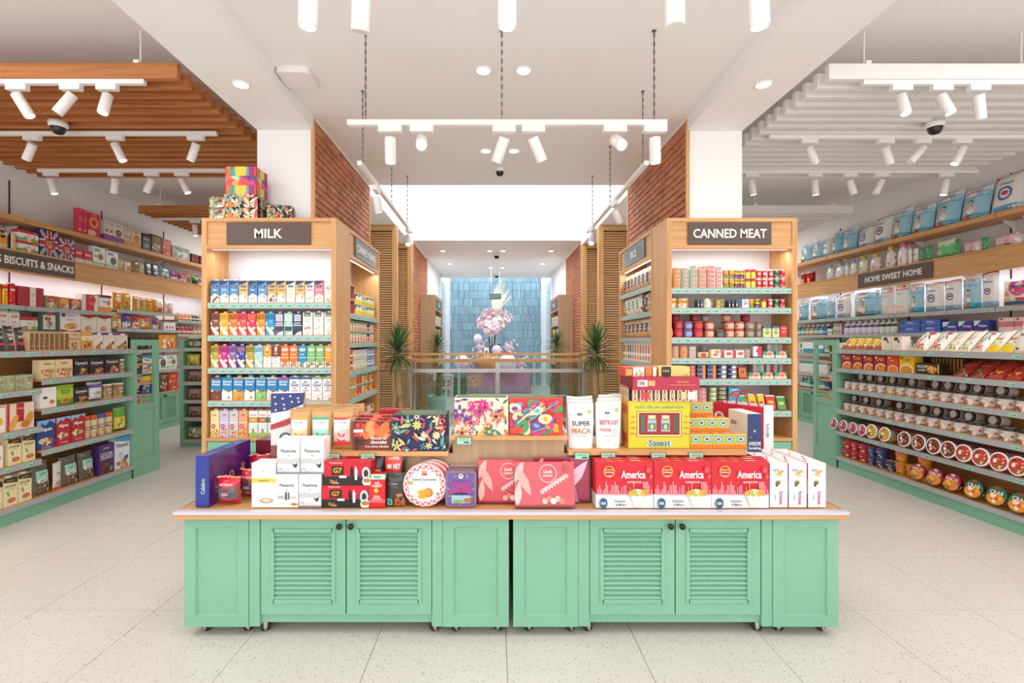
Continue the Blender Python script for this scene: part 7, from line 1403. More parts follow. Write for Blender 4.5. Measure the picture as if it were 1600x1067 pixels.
# round biscuit tins, three standing one behind the other
s_ = F/2.47; r = 34/s_
for k in range(3):
    m = M(); dd = .038
    m.lathe([(r*.97, 0), (r, .004), (r, dd-.004), (r*.97, dd)], ['e8c8c4', 'd8a8a8', 'c8b8b0'], 36, (0, 0, 0), 'gloss', axis='y')
    cv = Cv(m, lambda a, b, e: (a-r, -e, b-r), 2*r, 2*r, 'gloss')
    R = random.Random(4)
    n = 40
    cv.run([El(.5, .5, .485, .485, 'd8606a')])
    if k == 0:
        for ring_ in (.475, .448, .42, .392):
            cv.e += .0003
            for i in range(n):
                if (i+int(ring_*100)) % 2: continue
                t_, u_ = 2*pi*i/n, 2*pi*(i+1)/n
                cv.P([(r+2*r*q*math.cos(z), r+2*r*q*math.sin(z)) for q, z in ((ring_-.013, t_), (ring_+.013, t_), (ring_+.013, u_), (ring_-.013, u_))], 'f8e8e6')
        sc = []
        for i in range(56): t_ = 2*pi*i/56; q = .375+.012*math.cos(14*t_); sc.append((.5+q*math.cos(t_), .5+q*math.sin(t_)))
        cv.run([('p', sc, 'f6f4f0'), El(.5, .8, .06, .05, 'c8283a'), El(.5, .81, .04, .03, 'e8b050'), ('r', .42, .73, .58, .755, 'b83a40'), T('Galettes Gourmandes', .64, .05, '3a2a2a', .5, .56), T('pur beurre', .57, .03, 'a83a44', .5, .3), ('r', .13, .52, .24, .6, 'a8b45c'), El(.46, .3, .13, .11, 'e8a828'), El(.6, .34, .1, .11, 'c87a2c', .5), El(.58, .35, .07, .08, 'e8983c', .5), El(.3, .28, .08, .04, 'f4e8c0', .3), El(.8, .32, .04, .025, '7fae4a', 1)])
    else: cv.run([El(.5, .5, .44, .44, 'f0e0dc')])
    thing(m, 'biscuit_tin', ((663-UX)/s_+k*.016, 2.475+k*.042, Z0+r+k*.0), ['front round tin with a red checked rim on the counter', 'middle round tin leaning in the row behind the checked one', 'rearmost round tin in the row behind the checked one'][k], 'tin', 'round biscuit tins on the island')
# square embossed tin
m = M(); w_, h_, d_ = .158, .185, .07; q = []
for cx, cz, a0 in ((w_/2-.02, h_-.02, 0), (-w_/2+.02, h_-.02, pi/2), (-w_/2+.02, .02, pi), (w_/2-.02, .02, 1.5*pi)):
    for k in range(5): t_ = a0+k*pi/8; q.append((cx+.02*math.cos(t_), cz+.02*math.sin(t_)))
for i in range(len(q)): a, b = q[i-1], q[i]; m.poly([(a[0], 0, a[1]), (a[0], d_, a[1]), (b[0], d_, b[1]), (b[0], 0, b[1])], '7a5a60', 'gloss')
m.poly([(a, 0, b) for a, b in q], '8c6a88', 'gloss'); m.poly([(a, d_, b) for a, b in q][::-1], '6a5058', 'gloss')
Cv(m, lambda a, b, e: (a-w_/2, -e, b), w_, h_, 'gloss').run([('r', .06, .06, .94, .94, '6a5a9c')]+[('lf', .5+.4*math.cos(i*.52), .5+.4*math.sin(i*.52), .14, i*.9, 'c8964a') for i in range(12)]+[('r', .14, .36, .86, .72, '7a4a98'), El(.5, .86, .08, .08, 'f0e4d0'), El(.5, .88, .04, .04, 'b87a5c'), T('HISTOIRES', .64, .07, 'e0307c', w=.6), T('LA MERE', .55, .07, 'd8488c', w=.5), T('GOURMANDE', .46, .09, 'e0307c', w=.72), ('r', .2, .12, .8, .34, '9ac0d8'), El(.4, .17, .18, .06, '8aa850'), El(.72, .2, .14, .08, 'b0703c'), ('r', .3, .36, .7, .4, '3a2a4c')])
thing(m, 'biscuit_tin', ((720-UX)/306, 2.475, Z0), 'square purple and gold embossed tin between round tin and red boxes', 'tin', 'square biscuit tins on the island')
m = M(); m.box((-w_/2+.004, 0, 0), (w_/2-.004, .06, h_*1.02), '8c4a50', 'gloss', top='a89aa0'); thing(m, 'biscuit_tin', ((724-UX)/300, 2.548, Z0), 'reddish square tin directly behind the purple and gold one', 'tin', 'square biscuit tins on the island')
# chocolate gift boxes
def choc(c, c2): return [Bd(0, .05, c2), ('lf', .08, .8, .4, 1.2, 'f0b0a8'), ('lf', .16, .55, .5, -1.1, 'e8a098'), ('lf', .06, .3, .4, 1.5, 'f0b8b0'), ('ring', .56, .74, .14, .15, 'f4dcd4'), T('Lindt', .78, .07, 'fbf0ea', .56, .2), T('LINDOR', .69, .045, 'fbf0ea', .56, .22)]+[('fl', .86-.05*i, .68-.042*i, .045, 5, 'f6e2da', 'e8b8ac') for i in range(9)]+[El(.5+.07*i, .14+.05*(i % 2), .05, .05, ['f0b0a0', 'e8785c', 'f6d8cc'][i % 3]) for i in range(5)]+[El(.86, .85, .05, .05, 'a84a44')]
D('choca', 'box', 'd04a54', choc('d04a54', '8a2430'), 'coral red chocolate gift box', name='chocolate_box', cat='gift box', mat='gloss', top='b03444')
D('chocp', 'box', 'a82848', choc('a82848', '6a1a30')[:6]+[T('Lindt', .82, .09, 'fbf0ea', .42, .3), ('lf', .3, .35, .9, 1.2, 'e0b8d8'), ('lf', .6, .3, .9, -1.1, 'c878a8'), ('lf', .75, .6, .7, .9, 'e8c8e0')], 'dark pink chocolate gift box', name='chocolate_box', cat='gift box', mat='gloss')
isl('choca', 747, 832, 719, 786, 2.525, 'coral red chocolate box standing behind the tilted one', z=Z0, d=.035, rx=-.08, grp='chocolate gift boxes')
isl('chocp', 836, 922, 714, 782, 2.545, 'dark pink chocolate box behind and right of the tilted one', z=Z0, d=.035, rx=-.08, grp='chocolate gift boxes')
isl('choca', 804, 899, 731, 800, 2.45, 'coral red chocolate box tilted back in front of the others', z=Z0, d=.035, rx=-.22, grp='chocolate gift boxes')
# America cookie cartons
sky = []
R = random.Random(8); x = .02
while x < .97:
    hh = R.choice((.38, .42, .46, .5, .58)); sky.append(('r', x, .28, x+.02, hh, 'e89098')); x += R.choice((.025, .03, .04))
ame = [Bd(0, .3, 'e6eef2')]+sky+[('ring', .22, .80, .085, .1, 'f0b84c'), ('r', .13, .76, .31, .82, 'c8202c'), ('r', .14, .83, .3, .85, 'f0c860'), T('Farmhouse', .79, .045, 'f8e8c8', .22, .16), T('BAKERY', .71, .03, 'f4d0c8', .22, .2), T('America', .74, .17, 'ffffff', .64, .42), T('DISTINCTIVE', .575, .04, 'fbe0dc', .66, .34), El(.12, .12, .07, .09, '2c5a78'), T('USA', .12, .06, 'ffffff', .12, .09), T('Chessmen', .17, .05, '2a3440', .4, .2), T('& Milano', .09, .05, '2a3440', .42, .18), ('p', [(.58, .3), (.84, .3), (.76, .06), (.66, .06)], 'f0e8d8'), El(.71, .31, .14, .1, 'f4ecdc')]+[El(.60+.05*i, .33+.04*(i % 2), .05, .05, ['e8b04c', 'd8983c', 'a8b870', 'f0d088'][i % 4]) for i in range(6)]+[El(.9, .84, .04, .05, 'e05a60'), El(.94, .7, .03, .04, 'e05a60')]
D('usa', 'box', 'cf1f30', ame, 'red cookie carton', name='cookie_carton', cat='carton', top='c82836', tops=[('r', .1, .2, .9, .8, 'd8343c'), ('r', .2, .35, .3, .65, 'f0a848'), ('r', .4, .35, .5, .65, 'f0b860'), ('r', .62, .35, .8, .65, 'f0e0c0')])
for k in range(3):
    for j, (u0, u1) in enumerate(((931, 1021), (1022, 1111), (1112, 1201))):
        y = 2.462+k*.042
        s_ = F/y; isl('usa', u0+0-k*3+(0), u1-k*3, 728-0+k*1.0, 800, y, '%s red cookie carton with white lower band, %s row' % (['left', 'middle', 'right'][j], ['front', 'second', 'rear'][k]), d=.04, z=Z0, grp='red cookie cartons on the island')
# white and pale blue cartons
D('wbc', 'box', 'dfe8f4', [El(.35, .84, .16, .06, '2c6ab0'), T('USA', .84, .03, 'ffffff', .35, .2), El(.6, .8, .2, .09, 'd8a04c', .5), El(.5, .74, .2, .06, 'e8b860', -.3), El(.45, .56, .14, .12, '6a6c34', .4), El(.5, .6, .08, .05, 'c8a040'), El(.38, .5, .07, .06, '3a4424'), T('Farmhouse', .22, .2, 'c83a3a', .62, .3, -pi/2), T('cookies', .24, .08, '6a84a8', .3, .26, -pi/2)], 'white and pale blue carton', name='cookie_carton', cat='carton', side='c8b0b0', top='f0e8ea', sops=[Bd(.0, .3, 'b02c38'), Bd(.6, 1, 'c83a44')], tops=[('ln', .1, .1, .8, .5, .1, 'd88a88'), ('ln', .1, .5, .9, .9, .1, 'e0a8a0'), ('r', .1, .7, .6, .9, 'f4f0f0')])
for j, (u0, u1) in enumerate(((1202.5, 1231), (1232, 1261), (1262, 1291))):
    isl('wbc', u0, u1, 731, 800, 2.47, '%s of the three white and pale blue cartons at the right end' % ['left', 'middle', 'right'][j], d=.33, z=Z0, grp='white and pale blue cartons')
# ---- upper tiers
yl = 2.60; ZL, ZM, ZR = .918, 1.003, .923
# flag printed box
m = M(); w_, h_, d_ = .17, .29, .09
m.box((-w_/2, 0, 0), (w_/2, d_, h_), 'e9eaee', side='e9eaee')
cv = Cv(m, lambda a, b, e: (a-w_/2, -e, b), w_, h_)
cv.run([('p', [(0, 1), (0, .62), (.5, .66), (1, .78), (1, 1)], '2a3c78')]+[('star', x, y, .05, 'f4f4f4') for x, y in ((.12, .93), (.36, .9), (.6, .94), (.84, .9), (.15, .8), (.4, .78), (.65, .83), (.86, .83), (.15, .68), (.42, .7))]+[('p', [(0, .3), (.5, .38), (1, .55), (1, .64), (.5, .5), (0, .4)], 'b83a3c'), ('ring', .45, .13, .14, .19, '2c4a80'), T('USA', .13, .06, '2c4a80', .45, .24)])
Cv(m, lambda a, b, e: (w_/2+e, a, b), d_, h_).run([('p', [(.0, .55), (.55, .8), (.75, 1), (.9, 1), (.6, .72), (0, .44)], 'b83a3c'), ('p', [(0, .78), (.35, .86), (.5, 1), (0, 1)], '2a3c78')]+[('star', x, y, .025, 'f4f4f4') for x, y in ((.08, .93), (.2, .88), (.3, .95))])
thing(m, 'gift_box', (-1.165, 2.72, ZL+.001), 'white box printed with stars and stripes behind the kraft pouches', 'gift box', 'gift boxes on the island', rot=(0, 0, .22))
for k, c, nm in (('orange', 'eea850', 'orange'), ('mint', '3fae8c', 'mint'), ('red', 'e04440', 'red')):
    c2 = {'orange': 'f4d0a0', 'mint': 'a8dcc8', 'red': 'f4c8c4'}[k]
    D('kraft_'+k, 'bag', 'c99c66', [('r', .1, .1, .9, .8, 'f6f2ea'), ('r', .1, .74, .9, .8, c), ('r', .1, .1, .9, .52, c2), T('THE FARM', .68, .035, '8a8a8a', w=.6), T('granola', .61, .03, '8a8a8a', w=.4), ('ln', .3, .14, .55, .48, .012, c), ('lf', .4, .38, .3, 2.2, c), ('lf', .62, .36, .3, .8, c), ('lf', .36, .24, .3, 2.6, c), ('lf', .6, .22, .3, .5, c)]+([('r', .1, .1, .9, .2, c)] if k == 'red' else []), 'kraft pouch with %s label' % nm, name='kraft_pouch', cat='pouch', mat='paper', crimp='c09058')
for row in range(3):
    for j, (u0, k) in enumerate(((450, 'orange'), (483.5, 'mint'), (517, 'red'))):
        isl('kraft_'+k, u0+row*9, u0+33+row*9, 642-row*5, 705-row*5, yl+row*.065, 'kraft paper pouch with %s label, %s row' % (k, ['front', 'second', 'rear'][row]), d=.05, z=ZL, grp='kraft pouches on the riser')
D('maple', 'box', '7a3424', [('r', .06, .0, .14, 1, '4a241c'), ('r', .3, .3, .36, 1, '3a1e18'), ('r', .5, .35, .55, 1, '4a2a20'), ('r', .72, .3, .76, 1, '3a1c18'), ('r', .86, .4, .9, 1, '4a2820'), Fd(.0, .5, 1, .98, ['e8743c', 'd8503c', 'f0985c', 'c83c34'], 22), ('star', .15, .76, .09, 'c8202c'), ('r', .04, .62, .28, .72, 'f0e4dc'), Fd(.0, .02, .4, .45, ['4a1c18', '6a2a20', '38140f'], 9), T('Biscuits au', .42, .09, 'f8f0e8', .66, .4), T('chocolat', .29, .12, 'ffffff', .66, .5), T("à la crème d'érable", .14, .08, 'f8e8d8', .62, .66)], 'autumn forest chocolate biscuit box', name='biscuit_box', depth=.04, top='d84a4c')
for k in range(3): isl('maple', 550+k*5, 614+k*5, 659-k*4, 704-k*2, yl-.01+k*.043, 'chocolate biscuit box with autumn trees, %s of three' % ['front', 'middle', 'rear'][k], z=ZL, grp='autumn biscuit boxes')
D('yflower', 'box', 'bf1f2c', [El(.7, .5, .26, .3, 'f0c030'), El(.7, .5, .14, .14, '3a2a1c'), ('lf', .5, .3, .5, .3, '4a7a3c'), ('ln', .1, .3, .2, .8, .02, 'f4e0d0'), ('ln', .2, .3, .3, .8, .02, 'f4e0d0'), T('new', .6, .2, 'f4e0d0', .22, .2)], 'red box with a yellow flower', name='biscuit_box', depth=.05)
isl('yflower', 592, 640, 638, 690, 2.78, 'red box with a yellow flower behind the autumn biscuit boxes', z=ZL, grp='autumn biscuit boxes')
# open gift boxes
pal1 = ['e8e0d0', 'd8c070', 'c8706a', '7fb0a0', 'e0783c', 'c04a5c', 'f0d8a0', '5f9a8c']
D('gb_navy', 'gift', '24264f', flor('', 44, pal1, 2, (.05, .11)), 'navy floral gift box standing open')
pal2 = ['d81f7c', '5a3a8c', '2f7a70', 'e0443c', 'f0a030', '8a3a78', '4a6a3c', 'e8683c', 'c8487c']
D('gb_cream', 'gift', 'f4e6c8', flor('', 46, pal2, 9, (.05, .12)), 'cream gift box with bright painted flowers, standing open')
pal3 = ['e0482c', '7a3a98', '2c7ab0', 'f0a828', '3f9a5a', 'd83a7c', 'f4e4b0', '5ab0c0']
sw = []
R = random.Random(12)
for i in range(34):
    x, y = R.uniform(.05, .95), R.uniform(.1, .9); c = R.choice(pal3)
    sw += [('e', x, y, R.uniform(.05, .14), R.uniform(.05, .16), c, R.uniform(0, 3)), ('e', x, y, R.uniform(.02, .05), R.uniform(.03, .08), R.choice(pal3), R.uniform(0, 3))]
for i in range(8): sw.append(('ln', R.random(), R.random(), R.random(), R.random(), .02, R.choice(pal3)))
D('gb_swirl', 'gift', 'd8402c', [o if o[0] != 'e' else ('e', min(max(o[1], o[3]), 1-o[3]), min(max(o[2], .16), .84), o[3], min(o[4], .15), o[5], 0 if o[3] > .1 else o[6]) for o in sw], 'gift box with multicoloured swirls, standing open')
isl('gb_navy', 613, 697, 652, 708, 2.57, 'navy floral gift box standing open beside the middle tier', z=ZL, d=.19, grp='open floral gift boxes')
isl('gb_cream', 710, 794, 619, 677, 2.57, 'cream gift box with bright painted flowers standing open on middle tier', z=ZM, d=.14, grp='open floral gift boxes')
isl('gb_swirl', 796, 880, 619, 677, 2.57, 'multicoloured swirl gift box standing open on middle tier', z=ZM, d=.14, grp='open floral gift boxes')
for k, a, b, ca, cb, nm in (('maca', 'SUPER', 'MACA', '3a3a34', 'c07a3c', 'brown'), ('beet', 'BEETROOT', 'POWDER', 'b8385c', 'b8385c', 'pink')):
    D(k, 'bag', 'f1f0ec', [El(.45, .76, .1, .055, '2a2a2a'), T('YS', .76, .03, 'f4f4f4', .45, .1), ('r', .76, .78, .9, .86, '9ac060'), T(a, .56, .11 if k == 'maca' else .1, ca, .5, .74), T(b, .40, .13 if k == 'maca' else .07, cb, .5 if k == 'maca' else .36, .74 if k == 'maca' else .45), T('ORGANIC POWDER', .28, .03, '8a8a84', w=.5), T('300 g', .18, .03, '8a8a84', w=.3)]+([('ring', .72, .38, .07, .09, '8a8a8a'), ('ln', .72, .45, .84, .68, .012, '8a8a8a')] if k == 'beet' else []), 'white pouch with large %s capitals' % nm, name='powder_pouch', cat='pouch', kind='pouch', mat='gloss', crimp='e4e2dc')
for row in range(3):
    isl('maca', 888+row*3-(row*4), 929-row, 634-row*2, 704, yl+row*.06, 'white maca powder pouch, %s of the row beside the swirl box' % ['front', 'middle', 'rear'][row], z=ZR, d=.055, grp='white powder pouches')
    isl('beet', 932+row*2, 972+row*1, 631-row*2, 704, yl+row*.06, 'white beetroot powder pouch, %s of the row by the yellow box' % ['front', 'middle', 'rear'][row], z=ZR, d=.055, grp='white powder pouches')
# yellow bird's nest drink box with a window
m = M(); w_, h_, d_ = 96/290, 74/290, .14
m.box((-w_/2, 0, 0), (w_/2, d_, h_), 'cfc22a', side='d89a2c', top='d8b030')
cv = Cv(m, lambda a, b, e: (a-w_/2, -e, b), w_, h_)
cv.run([('r', .02, .02, .98, .98, 'd2c82c'), T('NƯỚC YẾN SÀO KHÁNH HÒA', .88, .085, '1f8a78', .5, .9), ('r', .13, .24, .87, .79, 'b8872c'), ('r', .15, .26, .85, .77, 'f0dc90'), ('r', .17, .29, .83, .75, '5a1a1c'), ('r', .19, .31, .81, .73, 'a01f28'), ('r', .2, .34, .26, .7, '4a6a5c'), ('r', .74, .34, .8, .7, '4a5a4c')]
       +[o for x in (.38, .6) for o in (('r', x-.07, .36, x+.07, .62, 'b0b8b0'), ('r', x-.05, .6, x+.05, .64, '8a8a80'), ('r', x-.06, .63, x+.06, .70, 'e0d4a8'), ('r', x-.06, .4, x+.06, .53, '3a7a9c'), El(x, .46, .03, .04, 'd8d040'))]
       +[T('Sanest', .12, .15, 'ffffff', .5, .44), T('Sanest', .12, .135, '1f6fb0', .5, .40)]+[T(t_, y, .05, 'c8402c', x, .09) for x in (.07, .93) for t_, y in (('YẾN', .68), ('SÀO', .56), ('KHÁNH', .44), ('HÒA', .32))])
Cv(m, lambda a, b, e: (-w_/2-e, d_-a, b), d_, h_).run([('r', .1, .1, .9, .9, 'c8502c'), ('r', .2, .3, .8, .7, 'e8b83c')])
thing(m, 'drink_gift_box', ((1030-UX)/290, 2.605, ZR+.001), 'yellow drink gift box with a window and green lettering', 'gift box', 'gift boxes on the island')
zt1 = ZR+h_+.002
# patterned maroon box on top
m = M(); w_, h_, d_ = 102/287, 37/287, .25
m.box((-w_/2, 0, 0), (w_/2, d_, h_), 'b02444', top='a82440', side='8a2c3c')
pat = [Bd(0, .46, '2c2a44')]
for i in range(9):
    for (yy, off) in ((.23, 0), (.02, .5), (.44, .5)):
        x = (i+off+.4)/9
        if x > .99: continue
        if yy == .23: pat += [('e', x, yy, .045, .19, 'e89a70'), ('e', x, yy, .032, .13, 'f4e8d0'), ('e', x, yy, .02, .08, '2c2a44'), ('e', x, yy, .01, .05, 'e8c060')]
        else: pat += [('star', x, yy+.02, .02, 'e06a4c')]
fr = pat+[('r', 0, .46, 1, 1, 'b02444'), ('r', .07, .62, .22, .88, 'f0ece4')]+[('r', .08+.013*i, .66, .086+.013*i, .84, '2a2a2a') for i in range(8)]+[('r', .23, .64, .33, .86, 'e8a860'), T('SAMYANG', .8, .08, 'e8a050', .75, .3), Bd(.0, .0, 'b02444'), ('r', .55, .66, .95, .70, 'd8704c'), ('r', .12, .1, .24, .38, 'c83c3c'), ('r', .72, .08, .8, .4, 'e8c090'), ('r', .82, .08, .94, .4, 'e8e4e0')]
Cv(m, lambda a, b, e: (a-w_/2, -e, b), w_, h_).run(fr)
Cv(m, lambda a, b, e: (-w_/2-e, d_-a, b), d_, h_).run(pat)
thing(m, 'gift_box', ((1036-UX)/287, 2.60, zt1), 'maroon box with a hexagon patterned band on top of the yellow one', 'gift box', 'gift boxes on the island')
zt2 = zt1+h_+.001
D('pkfood', 'box', 'efe6da', [('r', 0, .0, .26, 1, 'b8402c'), ('r', .04, .1, .22, .8, 'e8a050'), El(.75, .5, .14, .3, '5a2a1c'), El(.75, .5, .11, .24, 'd8782c'), Fd(.28, .1, .6, .9, RED+ORG, 8)], 'white and red ready meal packet', name='meal_packet', depth=.14, side='d8502c', top='e8683c')
D('pkgold', 'box', 'e2c66c', [El(.24, .55, .16, .42, '2a2622'), T('KOREA', .55, .2, 'e2c66c', .24, .22), T('curry', .12, .12, '6a5a2c', .88, .16)], 'gold packet with a black disc', name='meal_packet', depth=.10, top='ecd890')
isl('pkfood', 976, 1026, 577, 591, 2.64, 'white and red ready meal packet on the maroon box', z=zt2, d=.15, grp='packets on the maroon box')
isl('pkgold', 1029, 1078, 576, 591, 2.64, 'gold packet with a black disc on the maroon box', z=zt2, d=.12, grp='packets on the maroon box')
# small yellow boxes stepped up
D('nest', 'box', 'd9cc2e', [('r', .1, .38, .9, .9, '6ab0a0'), El(.5, .64, .26, .22, 'e8e4d0'), El(.5, .64, .18, .14, '8a5a4a'), Bd(.0, .3, 'e88a2c'), T('YẾN SÀO', .14, .14, 'c8302c', w=.8)], 'small yellow drink box', name='drink_box', depth=.06, top='e8683c', tops=[('r', .2, .2, .8, .8, 'e89a8a')])
z = ZR+.001
for rw, (n, y, z_) in enumerate(((5, 2.61, 0), (4, 2.68, 0), (3, 2.75, 0))):
    for L in range(rw+1):
        for i in range(n):
            last = (L == rw)
            good('nest', .058, .076, ((1088-UX)/290+i*.0605, y, z+L*.0765), '%s small yellow drink box, level %s, %s step' % (['leftmost', 'second', 'third', 'fourth', 'rightmost'][i], ['one', 'two', 'three'][L], ['front', 'middle', 'back'][rw]), 'small yellow drink boxes in steps', d=.06)
m = M(); m.box((-.045, 0, 0), (.045, .03, .09), 'f0eeea'); thing(m, 'card_box', ((1100-UX)/262, 2.87, ZR+.002), 'plain white box behind the small yellow drink boxes', 'box')
bpy.data.objects[-1] if False else None
# cream and navy box standing turned on the counter
m = M(); w_, h_, d_ = .08, .44, .22
m.box((-w_/2, 0, 0), (w_/2, d_, h_), '24386c', side='efdfd0', top='f4e8e0')
Cv(m, lambda a, b, e: (a-w_/2, -e, b), w_, h_).run([('star', .5, .78, .13, 'e8b878'), ('star', .25, .7, .05, 'f4f0ea'), T('AWESOME', .62, .05, 'f4f0ea', .5, .86), T('Something', .56, .05, 'f4f0ea', .5, .86), El(.45, .36, .22, .06, 'e8a850', .3), El(.6, .33, .2, .06, 'f0c070', -.3), ('star', .3, .2, .1, 'e8b878'), ('star', .75, .19, .08, 'e8b878'), T('ooo', .09, .02, 'c8d0e0', .5, .2)])
Cv(m, lambda a, b, e: (-w_/2-e, d_-a, b), d_, h_).run([T('MEOW', .84, .06, 'c8503c', .3, .3)]+[('r', .5, .66-.06*i, .9, .68-.06*i, 'b0a090') for i in range(9)]+[('r', .08, .2, .4, .22, 'd8a090')])
thing(m, 'gift_box', ((1179-UX)/277.6, 2.72, Z0), 'cream and navy box standing behind the pale blue cartons', 'gift box', 'gift boxes on the island', rot=(0, 0, .0))
# red paper carrier bag
m = M(); w_, h_, d_ = .31, .46, .13; t_ = .002
def wall(pts, c): m.poly(pts, c); 
fr_ = [(-w_/2, 0, 0), (w_/2, 0, 0), (w_/2, 0, h_), (-w_/2, 0, h_)]
m.poly(fr_, 'c81f38'); m.poly([(x, d_, z) for x, y, z in fr_][::-1], 'c81f38'); m.poly([(x, y+t_, z) for x, y, z in fr_][::-1], 'f0e8e4'); m.poly([(x, d_-t_, z) for x, y, z in fr_], 'f0e8e4')
for sx, c in ((-1, 'c81f38'), (1, 'f1efec')):
    x = sx*w_/2; m.poly([(x, 0, 0), (x, d_/2, 0), (x-sx*.012, d_/2, h_), (x, 0, h_)][::sx], c); m.poly([(x, d_/2, 0), (x, d_, 0), (x, d_, h_), (x-sx*.012, d_/2, h_)][::sx], c)
m.poly([(-w_/2, 0, 0), (-w_/2, d_, 0), (w_/2, d_, 0), (w_/2, 0, 0)], 'c81f38')
cv = Cv(m, lambda a, b, e: (a-w_/2, -e, b), w_, h_)
cv.run([('ring', .66, .68, .16, .18, 'f4d8b8'), T('joie', .68, .06, 'fbf0e8', .66, .2)]+[El(.66+.2*math.cos(i*.7), .68+.16*math.sin(i*.7), .03, .025, 'f0c8a8') for i in range(9)]+[T('Master', .4, .05, 'f4e4dc', .62, .4), El(.72, .14, .08, .04, 'e8806c'), ('lf', .6, .16, .3, .6, 'f0b8a0'), El(.14, .82, .1, .09, 'f0d8cc'), El(.14, .82, .05, .05, 'c8505c')])
Cv(m, lambda a, b, e: (w_/2+.0005+e, a, b), d_, h_).run([T('Lindt', .68, .22, '2a2a2a', .42, .3, -pi/2), T('MAITRE', .38, .06, '4a4a4a', .42, .24, -pi/2)])
bag = thing(m, 'paper_bag', (1.50, 2.98, Z0+.001), 'red paper carrier bag with a white side and twisted handles', 'bag', rot=(0, 0, -.92))
for yy in (.004, d_-.004):
    hd = M(); hd.tube([(-.07+.14*(.5-.5*math.cos(pi*i/12)), 0, h_-.02+.1*math.sin(pi*i/12)) for i in range(13)], .0035, 'b81c30', 'paper', 6)
    part(hd, 'handle', bag, (0, yy, 0))
# boxes stored on top of the milk unit
fl2 = flor('', 30, ['d8cca8', 'b8b48a', 'd8784c', 'e0d8c0', '8aa08c', 'c84a4c'], 21, (.06, .13))
D('st_dark', 'gift', '2a2530', fl2, 'dark floral storage box', name='storage_box', cat='storage box', opn=False)
hrt = lambda: [('r', 0, 0, .5, 1, 'c8283c'), ('r', .72, 0, 1, 1, 'd8384a'), ('e', .5, .5, .26, .44, '5a9ab0'), ('e', .44, .6, .12, .26, 'f0c030'), ('e', .56, .6, .12, .26, 'f0c030'), ('p', [(.33, .5), (.67, .5), (.5, .12)], 'f0c030'), ('e', .12, .6, .08, .3, 'e8702c'), ('e', .2, .3, .06, .2, '4a9a6a'), ('e', .86, .6, .08, .3, '8a2c6a')]
D('st_red', 'gift', 'd8324a', hrt(), 'red storage box with a yellow heart', name='storage_box', cat='storage box', opn=False)
D('st_mix', 'gift', 'c02c5c', [('r', 0, .5, .5, 1, '4aa07c'), ('e', .3, .55, .16, .36, 'a8d8b0'), ('r', .6, .3, 1, 1, '6a2c7c'), ('e', .12, .4, .1, .3, 'e8702c'), Fd(0, .02, 1, .35, ['e0443c', 'f0a040', 'd83a7c'], 10)], 'multicoloured storage box', name='storage_box', cat='storage box', opn=False)
zt_ = 2.517; s_ = F/4.0
def top(key, u0, u1, y, h, z, label, d, rz=0): return good(key, (u1-u0)/(F/y), h, (((u0+u1)/2-UX)/(F/y), y, z), label, 'decorated storage boxes on the milk unit', rz, d=d)
top('st_dark', 329, 404, 4.0, .088, zt_, 'lower dark floral storage box on the milk unit', .24)
top('st_dark', 329, 404, 4.0, .088, zt_+.089, 'upper dark floral storage box on the milk unit', .24)
good('st_dark', .2, .13, (-1.80, 4.06, zt_), 'dark floral storage box set back to the right of the pair', 'decorated storage boxes on the milk unit', .3, d=.22)
z = zt_+.179
for i, (k, lab) in enumerate((('st_dark', 'small dark floral box under the red heart boxes'), ('st_red', 'lower red storage box with a yellow heart'), ('st_mix', 'multicoloured storage box between the two heart boxes'), ('st_red', 'upper red storage box with a yellow heart, top of the pile'))):
    hh = .03 if i == 0 else .078
    top(k, 352, 400, 4.04, hh, z, lab, .2); z += hh+.001

# ================================================================== PLANTS AND PARTY TABLE
def leafm(L, W, droop):
    m = M(); n = 5; P = []
    for i in range(n+1):
        t_ = i/n; wd = W*(1-t_**2.2)*(.6+.8*min(t_*3, 1)*.5); y = L*t_*math.cos(droop*t_); z = -L*t_*math.sin(droop*t_)*.6
        P.append((wd, y, z))
    for i in range(n):
        (w0, y0, z0), (w1, y1, z1) = P[i], P[i+1]
        m.poly([(-w0, y0, z0+w0*.5), (0, y0, z0), (0, y1, z1), (-w1, y1, z1+w1*.5)], mat='foliage'); m.poly([(0, y0, z0), (w0, y0, z0+w0*.5), (w1, y1, z1+w1*.5), (0, y1, z1)], mat='foliage')
    return m
LM = [leafm(1, .035, d).mesh('leaf') for d in (.15, .5, .9)]
def yucca(x, y, heads, label, pot_r=.2, pot_h=.36, trunk=True):
    t = root('potted_yucca', (x, y, 0), label, 'plant', 'potted yuccas around the floor opening')
    p = M(); p.lathe([(pot_r*.8, 0), (pot_r*.92, pot_h*.4), (pot_r, pot_h), (pot_r*.9, pot_h), (pot_r*.88, pot_h*.9)], 'b9dccb', 28, mat='pot'); part(p, 'pot', t)
    s2 = M(); s2.lathe([(0, pot_h*.92), (pot_r*.885, pot_h*.92)], '3b2a1e', 20, mat='soil', caps=False); part(s2, 'soil', t)
    for (hx, hy, hz, r, n) in heads:
        R = random.Random(int(hz*1000+hx*100)); m = M(); K = 10; pts = []; rr = []
        for i in range(K+1): q = i/K; pts.append((hx*q+.02*math.sin(q*5+hx*9), hy*q, pot_h*.9+(hz-pot_h*.9)*q)); rr.append(.045-.012*q+.004*(i % 2))
        m.tube(pts, rr, mat='bark', n=9); part(m, 'trunk', t)
        for i in range(n):
            el = math.radians(-35+115*(i/n)**.75+R.uniform(-6, 6)); az = i*2.399+R.uniform(-.2, .2); L = r*R.uniform(.85, 1.1)
            o = part(LM[0 if el > .8 else (1 if el > .1 else 2)], 'leaf', t, (hx, hy, hz-.1+.16*i/n), (el, 0, az)); o.scale = (L*.9, L, L)
